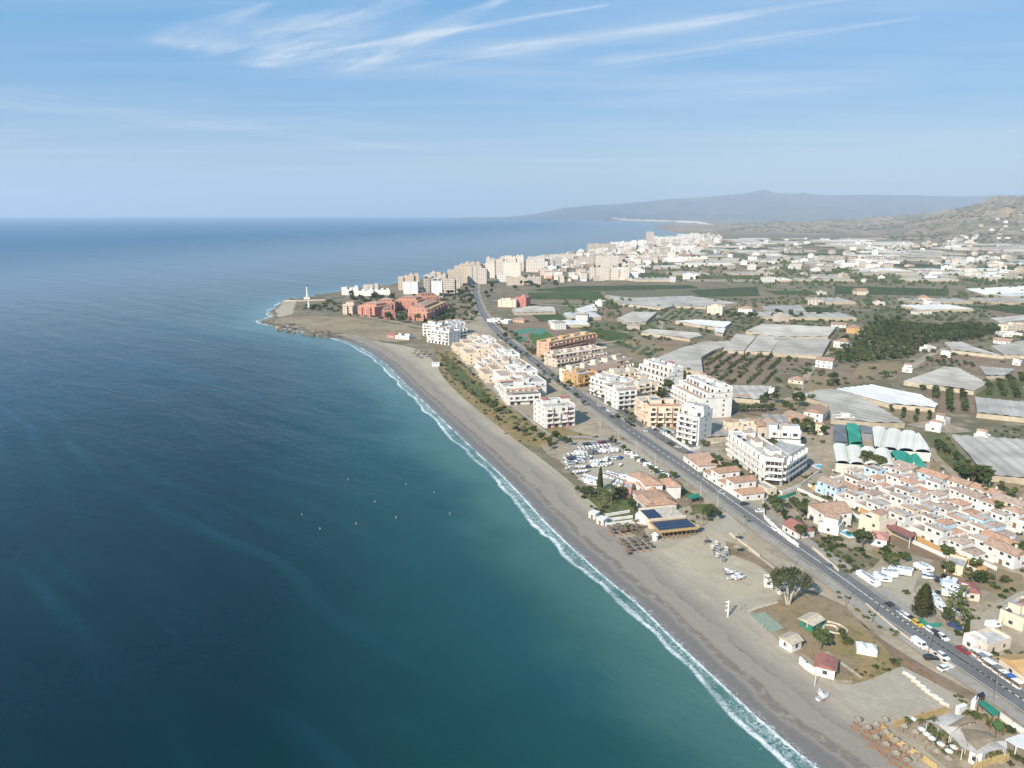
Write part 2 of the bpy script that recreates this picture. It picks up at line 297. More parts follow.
# ------------------------------------------------------------------ mesh + object helpers
class MB:
    def __init__(s): s.v = []; s.f = []; s.m = []; s.names = []
    def mi(s, name):
        if name not in s.names: s.names.append(name)
        return s.names.index(name)
    def quad(s, pts, m):
        i = len(s.v); s.v += [tuple(p) for p in pts]; s.f.append(tuple(range(i, i+len(pts)))); s.m.append(s.mi(m))
    def box(s, x0, x1, y0, y1, z0, z1, m, top=None):
        i = len(s.v); s.v += [(x, y, z) for z in (z0, z1) for x, y in ((x0, y0), (x1, y0), (x1, y1), (x0, y1))]
        k = s.mi(m); kt = s.mi(top) if top else k
        for f in ((0, 1, 5, 4), (1, 2, 6, 5), (2, 3, 7, 6), (3, 0, 4, 7), (3, 2, 1, 0)): s.f.append(tuple(i+a for a in f)); s.m.append(k)
        s.f.append((i+4, i+5, i+6, i+7)); s.m.append(kt)
    def obox(s, c, L, Wd, H, ang, m, top=None):      # centre on ground, rotated
        n = len(s.v); s.box(-L/2, L/2, -Wd/2, Wd/2, 0, H, m, top); ca, sa = cos(ang), sin(ang)
        for i in range(n, len(s.v)):
            x, y, z = s.v[i]; s.v[i] = (c[0]+x*ca-y*sa, c[1]+x*sa+y*ca, c[2]+z)
    def prism(s, poly, z0, z1, m, top=None):
        n = len(poly); i = len(s.v); area = sum(poly[k][0]*poly[(k+1) % n][1]-poly[(k+1) % n][0]*poly[k][1] for k in range(n))
        if area < 0: poly = poly[::-1]
        s.v += [(p[0], p[1], z0) for p in poly]+[(p[0], p[1], z1) for p in poly]
        for k in range(n): s.f.append((i+k, i+(k+1) % n, i+n+(k+1) % n, i+n+k)); s.m.append(s.mi(m))
        s.f.append(tuple(i+n+k for k in range(n))); s.m.append(s.mi(top or m))
    def tube(s, pts, rad, m, seg=6):
        rings = []
        for k, p in enumerate(pts):
            p = Vector(p); d = (Vector(pts[min(k+1, len(pts)-1)])-Vector(pts[max(k-1, 0)])).normalized()
            a = d.orthogonal().normalized(); b_ = d.cross(a); r = rad[k] if isinstance(rad, (list, tuple)) else rad
            rings.append(len(s.v)); s.v += [tuple(p+(a*cos(2*pi*j/seg)+b_*sin(2*pi*j/seg))*r) for j in range(seg)]
        for k in range(len(rings)-1):
            for j in range(seg):
                s.f.append((rings[k]+j, rings[k]+(j+1) % seg, rings[k+1]+(j+1) % seg, rings[k+1]+j)); s.m.append(s.mi(m))
        s.f.append(tuple(rings[0]+j for j in range(seg))[::-1]); s.m.append(s.mi(m)); s.f.append(tuple(rings[-1]+j for j in range(seg))); s.m.append(s.mi(m))
    def lathe(s, prof, m, seg=10, c=(0, 0, 0)):
        base = len(s.v)
        for r, z in prof: s.v += [(c[0]+r*cos(2*pi*j/seg), c[1]+r*sin(2*pi*j/seg), c[2]+z) for j in range(seg)]
        for k in range(len(prof)-1):
            for j in range(seg):
                s.f.append((base+k*seg+j, base+k*seg+(j+1) % seg, base+(k+1)*seg+(j+1) % seg, base+(k+1)*seg+j)); s.m.append(s.mi(m))
        s.f.append(tuple(base+(len(prof)-1)*seg+j for j in range(seg))); s.m.append(s.mi(m))
    def hip(s, x0, x1, y0, y1, z, h, m, over=.4, gable=False):
        x0 -= over; x1 += over; y0 -= over; y1 += over; i = len(s.v); k = s.mi(m)
        if x1-x0 >= y1-y0:
            r = 0 if gable else min((y1-y0)/2, (x1-x0)/2-.01); ym = (y0+y1)/2; a = (x0+r, ym, z+h); b_ = (x1-r, ym, z+h)
            s.v += [(x0, y0, z), (x1, y0, z), (x1, y1, z), (x0, y1, z), a, b_]
            fs = [(0, 1, 5, 4), (1, 2, 5), (2, 3, 4, 5), (3, 0, 4), (3, 2, 1, 0)]
        else:
            r = 0 if gable else (x1-x0)/2; xm = (x0+x1)/2
            s.v += [(x0, y0, z), (x1, y0, z), (x1, y1, z), (x0, y1, z), (xm, y0+r, z+h), (xm, y1-r, z+h)]
            fs = [(0, 1, 4), (1, 2, 5, 4), (2, 3, 5), (3, 0, 4, 5), (3, 2, 1, 0)]
        for f in fs: s.f.append(tuple(i+a for a in f)); s.m.append(k)
    def mesh(s, name):
        me = bpy.data.meshes.new(name); me.from_pydata(s.v, [], s.f)
        for n in s.names: me.materials.append(MATS[n])
        me.polygons.foreach_set('material_index', s.m); me.update(); return me
    def build(s, name, parent=None, **kw): return obj(name, s.mesh(name), parent, **kw)
def obj(name, data, parent=None, loc=None, rot=None, scale=None):
    o = bpy.data.objects.new(name, data); COL.objects.link(o)
    if parent: o.parent = parent
    if loc is not None: o.location = loc
    if rot is not None: o.rotation_euler = (0, 0, rot)
    if scale is not None: o.scale = (scale,)*3 if isinstance(scale, (int, float)) else scale
    return o
def tag(o, label=None, cat=None, group=None, kind=None):
    if label: o['label'] = label
    if cat: o['category'] = cat
    if group: o['group'] = group
    if kind: o['kind'] = kind
    return o
def thing(name, loc, rot=0, label=None, cat=None, group=None, scale=None):
    return tag(obj(name, None, None, loc, rot, scale), label, cat, group)
ORD = ['first', 'second', 'third', 'fourth', 'fifth', 'sixth', 'seventh', 'eighth', 'ninth', 'tenth', 'eleventh', 'twelfth', 'thirteenth', 'fourteenth', 'fifteenth', 'sixteenth', 'seventeenth', 'eighteenth', 'nineteenth', 'twentieth']
def lerp(a, b, t): return a+(b-a)*t
def inpoly(p, poly):
    c = False; n = len(poly)
    for i in range(n):
        a, b = poly[i], poly[i-1]
        if (a[1] > p[1]) != (b[1] > p[1]) and p[0] < (b[0]-a[0])*(p[1]-a[1])/(b[1]-a[1])+a[0]: c = not c
    return c
# places that labels can point to: name -> pixel in the photograph
LM = {'lighthouse': (308, 296), 'pink holiday apartments': (405, 308), 'beach bend apartments': (446, 332), 'beige stepped apartments': (485, 370),
 'orange roofed white block': (520, 395), 'pink and white block': (555, 413), 'boat and caravan yard': (610, 462), 'red tiled hotel': (655, 500), 'solar roofed restaurant': (678, 530),
 'white horseshoe block': (772, 455), 'green polytunnels': (905, 462), 'white polytunnels': (870, 445), 'tiled bungalow terrace': (712, 480), 'large spreading tree': (788, 580), 'green sports court': (766, 622),
 'red roofed white hut': (826, 670), 'white tent': (868, 645), 'tented beach restaurant': (970, 735), 'caravan storage yard': (890, 578), 'white tiled village': (930, 510),
 'brick apartment block': (568, 345), 'peach and white block': (660, 413), 'tall white balcony block': (690, 425), 'long white block': (652, 376), 'walled garden villa': (822, 520), 'road junction': (700, 455),
 'brown orchard rows': (740, 372), 'large grey greenhouse': (690, 355), 'orange villa in the groves': (853, 328), 'avocado grove': (915, 345), 'cream roadside hall': (1010, 622), 'long white greenhouse': (890, 396),
 'red canopy terrace': (880, 530), 'roadside workshops': (1000, 660), 'white van on the road': (925, 650), 'square pink block': (521, 300), 'far coastal towers': (480, 270), 'hillside village': (960, 240), 'round green crop field': (542, 337),
 'coastal lawn strip': (470, 385), 'tall cypress tree': (600, 478), 'teal roofed plot': (693, 495)}
PEND = []            # (object, look, group, px, py)
def pend(o, look, cat, group, px, py):
    o['category'] = cat; o['group'] = group; PEND.append((o, look, px, py))
def finish_labels():
    buckets = {}
    for o, look, px, py in PEND:
        best = min(LM.items(), key=lambda kv: hypot((kv[1][0]-px), (kv[1][1]-py)*1.6))
        dx, dy = px-best[1][0], (py-best[1][1])*1.6
        rel = ('right of' if dx > 0 else 'left of') if abs(dx) > abs(dy) else ('in front of' if dy > 0 else 'behind')
        if hypot(dx, dy) < 7: rel = 'right beside'
        buckets.setdefault((look, best[0], rel), []).append((hypot(dx, dy), o))
    for (look, lm, rel), L in buckets.items():
        L.sort(key=lambda t: t[0])
        for i, (d, o) in enumerate(L):
            if len(L) == 1: o['label'] = f'{look} {rel} the {lm}'
            elif i == 0: o['label'] = f'{look}, nearest of those {rel} the {lm}'
            elif i < 20: o['label'] = f'{look}, {ORD[i]} nearest of those {rel} the {lm}'
            else: o['label'] = f'{look}, among the outer ones {rel} the {lm}'
# ================================================================== SETTING
COASTPX = [(2600, 2400), (1400, 1180), (905, 845), (830, 775), (800, 750), (760, 716), (720, 679), (680, 642), (640, 603), (600, 570), (550, 524), (510, 481), (470, 444), (430, 406), (405, 382), (388, 365), (365, 349), (335, 337), (310, 333), (290, 328),
  (266, 323), (262, 320), (274, 316), (270, 312), (278, 306), (284, 301), (298, 298.5), (330, 293), (370, 287), (400, 283), (440, 275), (480, 268), (520, 261), (560, 255), (600, 248.5), (640, 241.5), (675, 235.5), (700, 230.5), (712, 227), (700, 224.3), (670, 222), (620, 220.6), (560, 219.6), (508, 218.8)]
def smooth(pts, n=4):
    out = []
    for i in range(len(pts)-1):
        p0 = pts[max(i-1, 0)]; p1 = pts[i]; p2_ = pts[i+1]; p3 = pts[min(i+2, len(pts)-1)]
        for k in range(n):
            t = k/n
            out.append(tuple(.5*((2*p1[j])+(-p0[j]+p2_[j])*t+(2*p0[j]-5*p1[j]+4*p2_[j]-p3[j])*t*t+(-p0[j]+3*p1[j]-3*p2_[j]+p3[j])*t**3) for j in range(2)))
    out.append(tuple(pts[-1])); return out
_c = [P(*p) for p in COASTPX[2:]]
near0 = P(905, 845); dirn = (near0-P(760, 716)).normalized()
_c = [near0+dirn*k for k in (900, 600, 400, 250, 150, 90, 50, 22)]+_c
COAST = smooth([tuple(p) for p in _c[:32]], 5)+[tuple(p) for p in _c[32:]]
CA = np.array(COAST)
def coast_sd(pts):
    """distance to the waterline"""
    pts = np.asarray(pts, float); best = np.full(len(pts), 1e9)
    for i in range(len(CA)-1):
        a = CA[i]; b = CA[i+1]; ab = b-a; L2 = (ab**2).sum()+1e-9
        t = np.clip(((pts-a)@ab)/L2, 0, 1); q = a+t[:, None]*ab
        best = np.minimum(best, np.hypot(*(pts-q).T))
    return best
# land: one sheet from the waterline to beyond the frame
_ie = min(range(len(COAST)), key=lambda i: (Vector(COAST[i])-P(335, 337)).length)
land_poly = []
for i, p in enumerate(COAST):
    if i <= _ie:
        a = Vector(COAST[max(i-2, 0)]); b = Vector(COAST[min(i+2, len(COAST)-1)]); d = (b-a).normalized(); k = 16*min(1, (_ie-i)/8); land_poly.append((p[0]+d.y*k, p[1]-d.x*k))
    else: land_poly.append(tuple(p))
lx = land_poly[-1]
land_poly += [(lx[0]-2500, 24000), (24000, 24000), (24000, -1500), (land_poly[0][0], -1500)]
def sheet(name, poly, z, m, kind='structure', label=None, cat=None):
    bm = bmesh.new(); vs = [bm.verts.new((p[0], p[1], z)) for p in poly]; es = [bm.edges.new((vs[i], vs[(i+1) % len(vs)])) for i in range(len(vs))]
    bmesh.ops.triangle_fill(bm, use_beauty=True, use_dissolve=False, edges=es, normal=(0, 0, 1))
    for f in bm.faces:
        if f.normal.z < 0: f.normal_flip()
    me = bpy.data.meshes.new(name); bm.to_mesh(me); bm.free(); me.materials.append(MATS[m])
    o = obj(name, me); o['kind'] = kind; return o
sheet('ground', land_poly, 0.0, 'scrub')
def rough_poly(poly, amp=1.0, seg=6):
    out = []
    for i in range(len(poly)):
        a = Vector(poly[i]); b = Vector(poly[(i+1) % len(poly)]); n = max(1, int((b-a).length/seg)); n = min(n, 30)
        for k in range(n):
            p = a.lerp(b, k/n); s_ = amp*(mn.noise((p.x*.13, p.y*.13, 1.7)))
            out.append((p.x+s_*2, p.y+mn.noise((p.x*.13, p.y*.13, 9.7))*amp*2))
    return out
zl = [0.004]
def patch(pxs, m, name='field', z=None, amp=.8):
    if z is None: zl[0] += 0.0035; z = zl[0]
    return sheet(name, rough_poly([P(*p) for p in pxs], amp), z, m)
# --- sea: polar sheet ending at the true horizon distance
SWELL = -atan2(*(reversed((P(355, 494)-P(265, 439))[:])))
def make_sea():
    rad = [25.0]
    while rad[-1] < 32000: rad.append(rad[-1]*1.0155+.4)
    ang = list(np.arange(-64, 50.01, .45)); ang += list(np.arange(55, 296, 6))
    R = np.array(rad); A = np.radians(ang); nx = len(A); nr = len(R)
    X = R[:, None]*np.sin(A)[None]; Y = R[:, None]*np.cos(A)[None]
    v = np.zeros((nr*nx, 3)); v[:, 0] = X.ravel(); v[:, 1] = Y.ravel(); v[:, 2] = -.5
    f = []
    for i in range(nr-1):
        for j in range(nx):
            k = (j+1) % nx; f.append((i*nx+j, i*nx+k, (i+1)*nx+k, (i+1)*nx+j))
    f.append(tuple(range(nx))[::-1])
    f = [q[::-1] for q in f]
    me = bpy.data.meshes.new('sea'); me.from_pydata(v.tolist(), [], f)
    d = coast_sd(v[:, :2]); a = me.attributes.new('shore', 'FLOAT', 'POINT'); a.data.foreach_set('value', d.astype(np.float32))
    m, t, b = mat('water')
    at = t.node('ShaderNodeAttribute', attribute_name='shore'); sh = at.outputs['Fac']
    g = t.node('ShaderNodeNewGeometry'); p = g.outputs['Position']
    big = t.noise(p, .006, 4, .6); mid = t.noise(p, .03, 4, .6)
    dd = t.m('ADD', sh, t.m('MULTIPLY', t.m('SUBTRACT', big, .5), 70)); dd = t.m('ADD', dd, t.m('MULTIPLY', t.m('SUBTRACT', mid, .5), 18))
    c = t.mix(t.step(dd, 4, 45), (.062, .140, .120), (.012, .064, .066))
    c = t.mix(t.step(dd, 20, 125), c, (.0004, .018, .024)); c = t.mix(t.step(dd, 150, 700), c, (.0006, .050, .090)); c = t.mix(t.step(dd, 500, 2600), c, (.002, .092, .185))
    # long swell streaks: light on the waves painted into the water colour
    mr = t.node('ShaderNodeMapping'); t.link(p, mr.inputs[0]); mr.inputs['Rotation'].default_value = (0, 0, SWELL-.12); wn_ = t.node('ShaderNodeTexNoise', i_Scale=.004, i_Detail=2); t.link(p, wn_.inputs[0]); mw = t.v('ADD', mr.outputs[0], t.v('SCALE', t.v('SUBTRACT', wn_.outputs[1], (.5, .5, .5)), scale=22)); mp = t.node('ShaderNodeMapping'); t.link(mw, mp.inputs[0]); mp.inputs['Scale'].default_value = (.09, 1, 1)
    st = t.m('ADD', t.m('MULTIPLY', t.noise(mp.outputs[0], .05, 3, .5, .2), .55), t.m('MULTIPLY', t.noise(mp.outputs[0], .13, 3, .5, .2), .45))
    c = t.mix(t.m('MULTIPLY', t.m('MULTIPLY', t.step(st, .47, .64), t.step(t.noise(p, .0045, 2), .40, .62)), .22), c, (.016, .085, .115))
    # swell trains bending round the point: lit crests and shaded troughs painted as colour
    sx_ = t.node('ShaderNodeSeparateXYZ'); t.link(mw, sx_.inputs[0])
    bend = t.node('ShaderNodeTexNoise', i_Scale=.0035, i_Detail=2); t.link(p, bend.inputs[0])
    ph = t.m('ADD', t.m('DIVIDE', sx_.outputs[1], 19.0), t.m('MULTIPLY', bend.outputs[0], 5.0)); fine_ = t.noise(mp.outputs[0], .06, 3, .6)
    wv = t.m('SINE', t.m('MULTIPLY', t.m('ADD', ph, t.m('MULTIPLY', fine_, .8)), 6.2832))
    msk = t.m('MULTIPLY', t.m('MULTIPLY', t.step(sh, 45, 110), t.step(sh, 480, 240)), t.step(t.noise(mp.outputs[0], .012, 2), .42, .62))
    msk = t.m('MULTIPLY', msk, t.step(t.node('ShaderNodeSeparateXYZ').outputs[1], 0, 1)) if False else msk
    c = t.mix(t.m('MULTIPLY', t.m('MULTIPLY', t.step(wv, .25, 1.0), msk), .34), c, (.020, .095, .125))
    c = t.mix(t.m('MULTIPLY', t.m('MULTIPLY', t.step(wv, -.3, -1.0), msk), .30), c, (.0004, .014, .024))
    # swash: broken foam carried on the last metres of water, breaker line with gaps further out
    mpf = t.node('ShaderNodeNewGeometry').outputs['Position']
    lace = t.noise(mpf, .7, 6, .8, 1.6); patchy = t.noise(mpf, .035, 3, .5); w1 = t.noise(mpf, .09, 3, .6)
    s2 = t.m('ADD', sh, t.m('MULTIPLY', t.m('SUBTRACT', w1, .5), 1.6))
    edge = t.m('ADD', .5, t.m('MULTIPLY', patchy, 9.0))
    line = t.m('MULTIPLY', t.step(t.m('ABSOLUTE', t.m('SUBTRACT', s2, edge)), 1.3, .3), t.m('MULTIPLY', t.step(lace, .36, .54), t.m('ADD', .35, t.m('MULTIPLY', t.step(mid, .35, .58), .65))))
    inner = t.m('MULTIPLY', t.m('MULTIPLY', t.step(s2, edge, t.m('SUBTRACT', edge, 2)), t.m('MULTIPLY', t.step(lace, .42, .62), t.step(mid, .32, .6))), .7)
    trail = t.m('MULTIPLY', t.m('MULTIPLY', t.step(s2, t.m('ADD', edge, 6), edge), t.step(lace, .58, .75)), .45)
    rim = t.m('MULTIPLY', t.step(sh, 1.6, .4), t.step(lace, .35, .5))
    far2 = t.m('MULTIPLY', t.m('MULTIPLY', t.step(t.m('ABSOLUTE', t.m('SUBTRACT', s2, 15)), 1.6, .4), t.step(patchy, .52, .62)), t.step(lace, .35, .55))
    foam = t.m('ADD', t.m('ADD', t.m('ADD', line, inner), t.m('ADD', trail, rim)), t.m('MULTIPLY', far2, .0), clamp=True)
    c = t.mix(foam, c, (.70, .72, .70))
    t.link(c, b.inputs['Base Color']); b.inputs['IOR'].default_value = 1.33; b.inputs['Specular IOR Level'].default_value = .5
    t.link(t.m('ADD', t.m('ADD', .12, t.m('MULTIPLY', t.step(sh, 100, 2500), .2)), t.m('MULTIPLY', foam, .6)), b.inputs['Roughness']); t.link(t.m('SUBTRACT', .30, t.m('MULTIPLY', t.step(sh, 100, 2500), .2)), b.inputs['Specular IOR Level'])
    mp2 = t.node('ShaderNodeMapping'); t.link(mr.outputs[0], mp2.inputs[0]); mp2.inputs['Scale'].default_value = (.35, 1, 1)
    n1 = t.noise(mp2.outputs[0], .05, 4, .6, .3); n2 = t.noise(mp2.outputs[0], .35, 4, .6); n3 = t.noise(mp.outputs[0], .012, 3, .5, .4)
    b1 = t.node('ShaderNodeBump', i_Strength=.4, i_Distance=2.0); t.link(n1, b1.inputs['Height'])
    b2 = t.node('ShaderNodeBump', i_Strength=.35, i_Distance=.5); t.link(n2, b2.inputs['Height']); t.link(b1.outputs[0], b2.inputs['Normal'])
    b3 = t.node('ShaderNodeBump', i_Strength=.3, i_Distance=6.0); t.link(n3, b3.inputs['Height']); t.link(b2.outputs[0], b3.inputs['Normal'])
    t.link(b3.outputs[0], b.inputs['Normal'])
    me.materials.append(m); o = obj('sea', me); o['kind'] = 'structure'
make_sea()
# --- beach: a strip from the waterline up to the back of the sand
def make_beach():
    # waterline part of COAST used for the beach: from far behind the camera up to the headland
    idx = min(range(len(COAST)), key=lambda i: (Vector(COAST[i])-P(335, 337)).length)
    line = [Vector(p) for p in COAST[:idx+1]]
    # resample every 4 m
    pts = [line[0]]
    for a, b in zip(line, line[1:]):
        n = max(1, int((b-a).length/5)); pts += [a.lerp(b, k/n) for k in range(1, n+1)]
    wid_px = {0: 60}
    inland = [P(905, 740)+dirn*500]+[P(*p) for p in [(905, 740), (850, 700), (800, 660), (760, 625), (720, 585), (690, 560), (655, 555), (620, 525), (598, 515), (575, 490), (545, 462), (520, 448), (500, 432), (478, 412), (462, 398), (440, 374), (432, 357), (420, 349), (395, 343), (365, 341), (345, 338), (330, 335)]]
    def width(p, n):
        best = 1e9
        for a, b in zip(inland, inland[1:]):
            ab = b-a; den = n.x*(-ab.y)-n.y*(-ab.x)
            if abs(den) < 1e-6: continue
            w = a-p; s_ = (w.x*(-ab.y)-w.y*(-ab.x))/den; u = (n.x*w.y-n.y*w.x)/den
            if s_ > 0 and -.01 <= u <= 1.01: best = min(best, s_)
        return best
    N = []
    for i in range(len(pts)):
        d = (pts[min(i+3, len(pts)-1)]-pts[max(i-3, 0)]).normalized(); N.append(Vector((d.y, -d.x)))
    Wd = [min(width(p, n), 62) for p, n in zip(pts, N)]
    Wd = [w if w < 61 else 42 for w in Wd]
    Ws = [sum(Wd[max(0, i-6):i+7])/len(Wd[max(0, i-6):i+7]) for i in range(len(Wd))]
    cols = [-3, 0, 1.5, 3, 5, 7, 9, 11, 13, 16, 19, 22, 26]+[None]*8
    prof = lambda u: -.75+.28*min(u+3, 3)/3 if u < 0 else min(.3, -.47+u*.07)
    V = []; F = []; sh = []
    for p, n, w in zip(pts, N, Ws):
        for k, c in enumerate(cols):
            u = c if c is not None else 26+(w-26)*(k-12)/8
            if c is not None: u = c*min(1, w/30)
            z = prof(u)
            if u > 20: z = lerp(.3, .03, min(1, (u-20)/max(w-20, 1)))
            q = p+n*u; V.append((q.x, q.y, max(z, .03) if u > 6 else z)); sh.append(u)
    nc = len(cols)
    for i in range(len(pts)-1):
        for k in range(nc-1): F.append((i*nc+k, i*nc+k+1, (i+1)*nc+k+1, (i+1)*nc+k)[::-1])
    me = bpy.data.meshes.new('beach'); me.from_pydata(V, [], F)
    at_ = me.attributes.new('up', 'FLOAT', 'POINT'); at_.data.foreach_set('value', sh)
    m, t, b = mat('beach_sand')
    at = t.node('ShaderNodeAttribute', attribute_name='up'); u = at.outputs['Fac']
    p = t.node('ShaderNodeNewGeometry').outputs['Position']
    n1 = t.noise(p, .04, 4, .6); n2 = t.noise(p, .25, 5, .7); n3 = t.noise(p, 1.6, 4, .7)
    uu = t.m('ADD', u, t.m('MULTIPLY', t.m('SUBTRACT', n1, .5), 9)); uu = t.m('ADD', uu, t.m('MULTIPLY', t.m('SUBTRACT', n2, .5), 3))
    dry = t.mix(t.step(n1, .35, .65), (.37, .31, .23), (.42, .355, .265))
    c = t.mix(t.step(uu, 15, 26), (.27, .235, .19), dry)
    str_ = t.m('FRACT', t.m('DIVIDE', uu, 7.5)); c = t.v('SCALE', c, scale=t.m('ADD', .93, t.m('MULTIPLY', str_, .13)))
    dk = t.m('MULTIPLY', t.step(t.m('ABSOLUTE', t.m('SUBTRACT', uu, 7.0)), 2.0, .6), t.step(n2, .34, .52))
    c = t.mix(t.m('MULTIPLY', dk, .62), c, (.11, .097, .083))
    dk2 = t.m('MULTIPLY', t.step(t.m('ABSOLUTE', t.m('SUBTRACT', uu, 14.5)), .7, .2), t.step(n1, .42, .6)); c = t.mix(t.m('MULTIPLY', dk2, .45), c, (.12, .105, .09))
    wet = t.step(uu, 6.5, 3.5); c = t.mix(t.m('MULTIPLY', wet, .9), c, (.155, .140, .125))
    c = t.v('SCALE', c, scale=t.m('ADD', .80, t.m('MULTIPLY', n3, .40)))
    lace = t.noise(p, .9, 5, .75, 1.2); fo = t.m('MULTIPLY', t.step(t.m('ADD', u, t.m('MULTIPLY', n2, 4)), 4.2, 1.0), t.step(lace, .50, .64)); c = t.mix(t.m('MULTIPLY', fo, .75), c, (.66, .67, .66))
    t.link(c, b.inputs['Base Color']); t.link(t.m('SUBTRACT', .95, t.m('MULTIPLY', wet, .45)), b.inputs['Roughness']); b.inputs['Specular IOR Level'].default_value = .2
    bp = t.node('ShaderNodeBump', i_Strength=.5, i_Distance=.5); t.link(t.m('ADD', n2, t.m('MULTIPLY', n3, .4)), bp.inputs['Height']); t.link(bp.outputs[0], b.inputs['Normal'])
    me.materials.append(m); o = obj('beach', me); o['kind'] = 'structure'
make_beach()
# --- roads
def ribbon(name, pts, w, z, m, off=0.0):
    """a sheet of width w along world points"""
    V = []; F = []
    for i, p in enumerate(pts):
        d = (pts[min(i+1, len(pts)-1)]-pts[max(i-1, 0)]).normalized(); n = Vector((-d.y, d.x))
        ww = w[i] if isinstance(w, list) else w
        a = p+n*(off+ww/2); b = p+n*(off-ww/2); V += [(a.x, a.y, z), (b.x, b.y, z)]
        if i: F.append((2*i-2, 2*i-1, 2*i+1, 2*i))
    me = bpy.data.meshes.new(name); me.from_pydata(V, [], F); me.materials.append(MATS[m]); o = obj(name, me); o['kind'] = 'structure'; return o
def kerb_strip(name, pts, off, w=.35, h=.13, m='kerb'):
    mb = MB(); L = []
    for i, p in enumerate(pts):
        d = (pts[min(i+1, len(pts)-1)]-pts[max(i-1, 0)]).normalized(); n = Vector((-d.y, d.x)); L.append((p+n*(off+w/2), p+n*(off-w/2)))
    for (a, b), (c, d) in zip(L, L[1:]):
        mb.quad([(a.x, a.y, h), (b.x, b.y, h), (d.x, d.y, h), (c.x, c.y, h)], m)
        mb.quad([(a.x, a.y, 0), (a.x, a.y, h), (c.x, c.y, h), (c.x, c.y, 0)], m); mb.quad([(b.x, b.y, h), (b.x, b.y, 0), (d.x, d.y, 0), (d.x, d.y, h)], m)
    o = mb.build(name); o['kind'] = 'structure'
def line(pxs, n=8): return [Vector(p) for p in smooth([tuple(P(*p)) for p in pxs], n)]
ROAD = line([(1110, 762), (1030, 706), (985, 676), (950, 653), (917, 631), (880, 606), (840, 577), (800, 549), (760, 521), (730, 500), (700, 478), (665, 455), (630, 431), (595, 406), (565, 385), (535, 362), (508, 341), (492, 326), (482, 312), (477, 300), (475, 290), (476, 284)], 7)
_rd = (ROAD[0]-ROAD[7]).normalized(); ROAD = [ROAD[0]+_rd*k for k in (260, 200, 150, 100, 50, 25)]+ROAD
patch([(1110, 470), (1200, 600), (1250, 800), (980, 800), (900, 768), (860, 720), (740, 615), (700, 575), (640, 530), (600, 470), (560, 440), (500, 400), (450, 350), (470, 310), (500, 330), (560, 352), (620, 380), (700, 400), (730, 418), (830, 426), (1024, 470)], 'dirt', 'built_up_ground', amp=3)
MARK = zl[0]
# big surfaces first, small ones on top
patch([(640, 540), (662, 541), (700, 537), (712, 514), (728, 512), (745, 530), (738, 537), (752, 550), (775, 566), (790, 580), (775, 600), (752, 612), (742, 620), (790, 660), (812, 682), (850, 684), (905, 664), (960, 700), (945, 712), (897, 726), (850, 718), (820, 700), (780, 668), (735, 628), (700, 596), (655, 562)], 'gravel', 'sand_flat', amp=.5)
patch([(842, 690), (850, 684), (905, 660), (973, 688), (960, 706), (900, 722), (862, 725), (840, 705)], 'gravel', 'car_park', amp=.4)
patch([(650, 556), (695, 536), (712, 530), (735, 545), (770, 575), (760, 596), (728, 606), (716, 600), (690, 585)], 'sand', 'sand_flat', amp=1)
patch([(752, 612), (790, 592), (812, 590), (840, 604), (870, 628), (900, 655), (905, 662), (855, 680), (836, 678), (800, 650), (775, 630)], 'drygrass', 'dry_grass', amp=.8)
patch([(812, 640), (850, 622), (885, 640), (893, 655), (862, 662), (838, 655)], 'goldgrass', 'dry_grass', amp=1)
patch([(858, 664), (893, 653), (900, 660), (905, 664), (866, 681), (850, 684)], 'goldgrass', 'dry_grass', amp=.5)
patch([(724, 541), (745, 546), (790, 575), (775, 578), (748, 556), (730, 555)], 'drygrass', 'dry_grass', amp=.5)
patch([(749, 615), (764, 612), (784, 628), (770, 632.5)], 'court', 'sports_court', amp=.2)
patch([(905, 663), (925, 655), (985, 690), (972, 700), (945, 690)], 'dirt', 'verge', amp=.6)
patch([(720, 548), (752, 550), (812, 590), (905, 655), (985, 700), (975, 703), (900, 665), (848, 608), (790, 580)], 'soil', 'verge', amp=.6)
# coastal lawn strip
patch([(436, 350), (452, 352), (478, 380), (502, 402), (530, 424), (555, 436), (560, 446), (535, 448), (512, 440), (480, 412), (462, 398), (443, 376)], 'goldgrass', 'lawn_strip', amp=1)
patch([(440, 352), (455, 362), (475, 382), (500, 405), (490, 408), (468, 392), (448, 374)], 'lawn', 'lawn_strip', amp=1.5)
patch([(572, 492), (600, 483), (632, 488), (640, 520), (604, 524), (590, 508)], 'lawn', 'lawn', amp=.6)
patch([(560, 462), (590, 440), (620, 440), (640, 448), (668, 480), (655, 488), (612, 492), (590, 488)], 'gravel', 'boat_yard_ground', amp=.4)
patch([(540, 445), (562, 440), (578, 445), (565, 462), (548, 456)], 'dirt', 'bare_ground', amp=.8)
patch([(670, 492), (684, 489), (700, 497), (696, 505), (680, 502)], 'lawn', 'lawn', amp=.3)
patch([(690, 505), (710, 504), (712, 512), (694, 514)], 'lawn', 'lawn', amp=.3)
patch([(676, 500), (700, 494), (704, 503), (680, 508)], 'soil', 'bare_ground', amp=.3)
patch([(650, 425), (690, 440), (720, 455), (700, 462), (668, 448), (645, 435)], 'pavement', 'parking', amp=.3)
patch([(600, 395), (640, 425), (690, 452), (680, 455), (640, 432), (596, 402)], 'goldgrass', 'verge', amp=.6)
patch([(858, 583), (880, 566), (905, 565), (918, 575), (912, 590), (935, 618), (925, 622), (900, 604), (880, 600)], 'gravel', 'caravan_yard_ground', amp=.4)
patch([(918, 575), (960, 585), (1024, 590), (1024, 615), (990, 618), (960, 640), (935, 618)], 'dirt', 'bare_ground', amp=.6)
patch([(940, 560), (1024, 575), (1030, 600), (960, 588), (930, 572)], 'drygrass', 'dry_grass', amp=1.5)
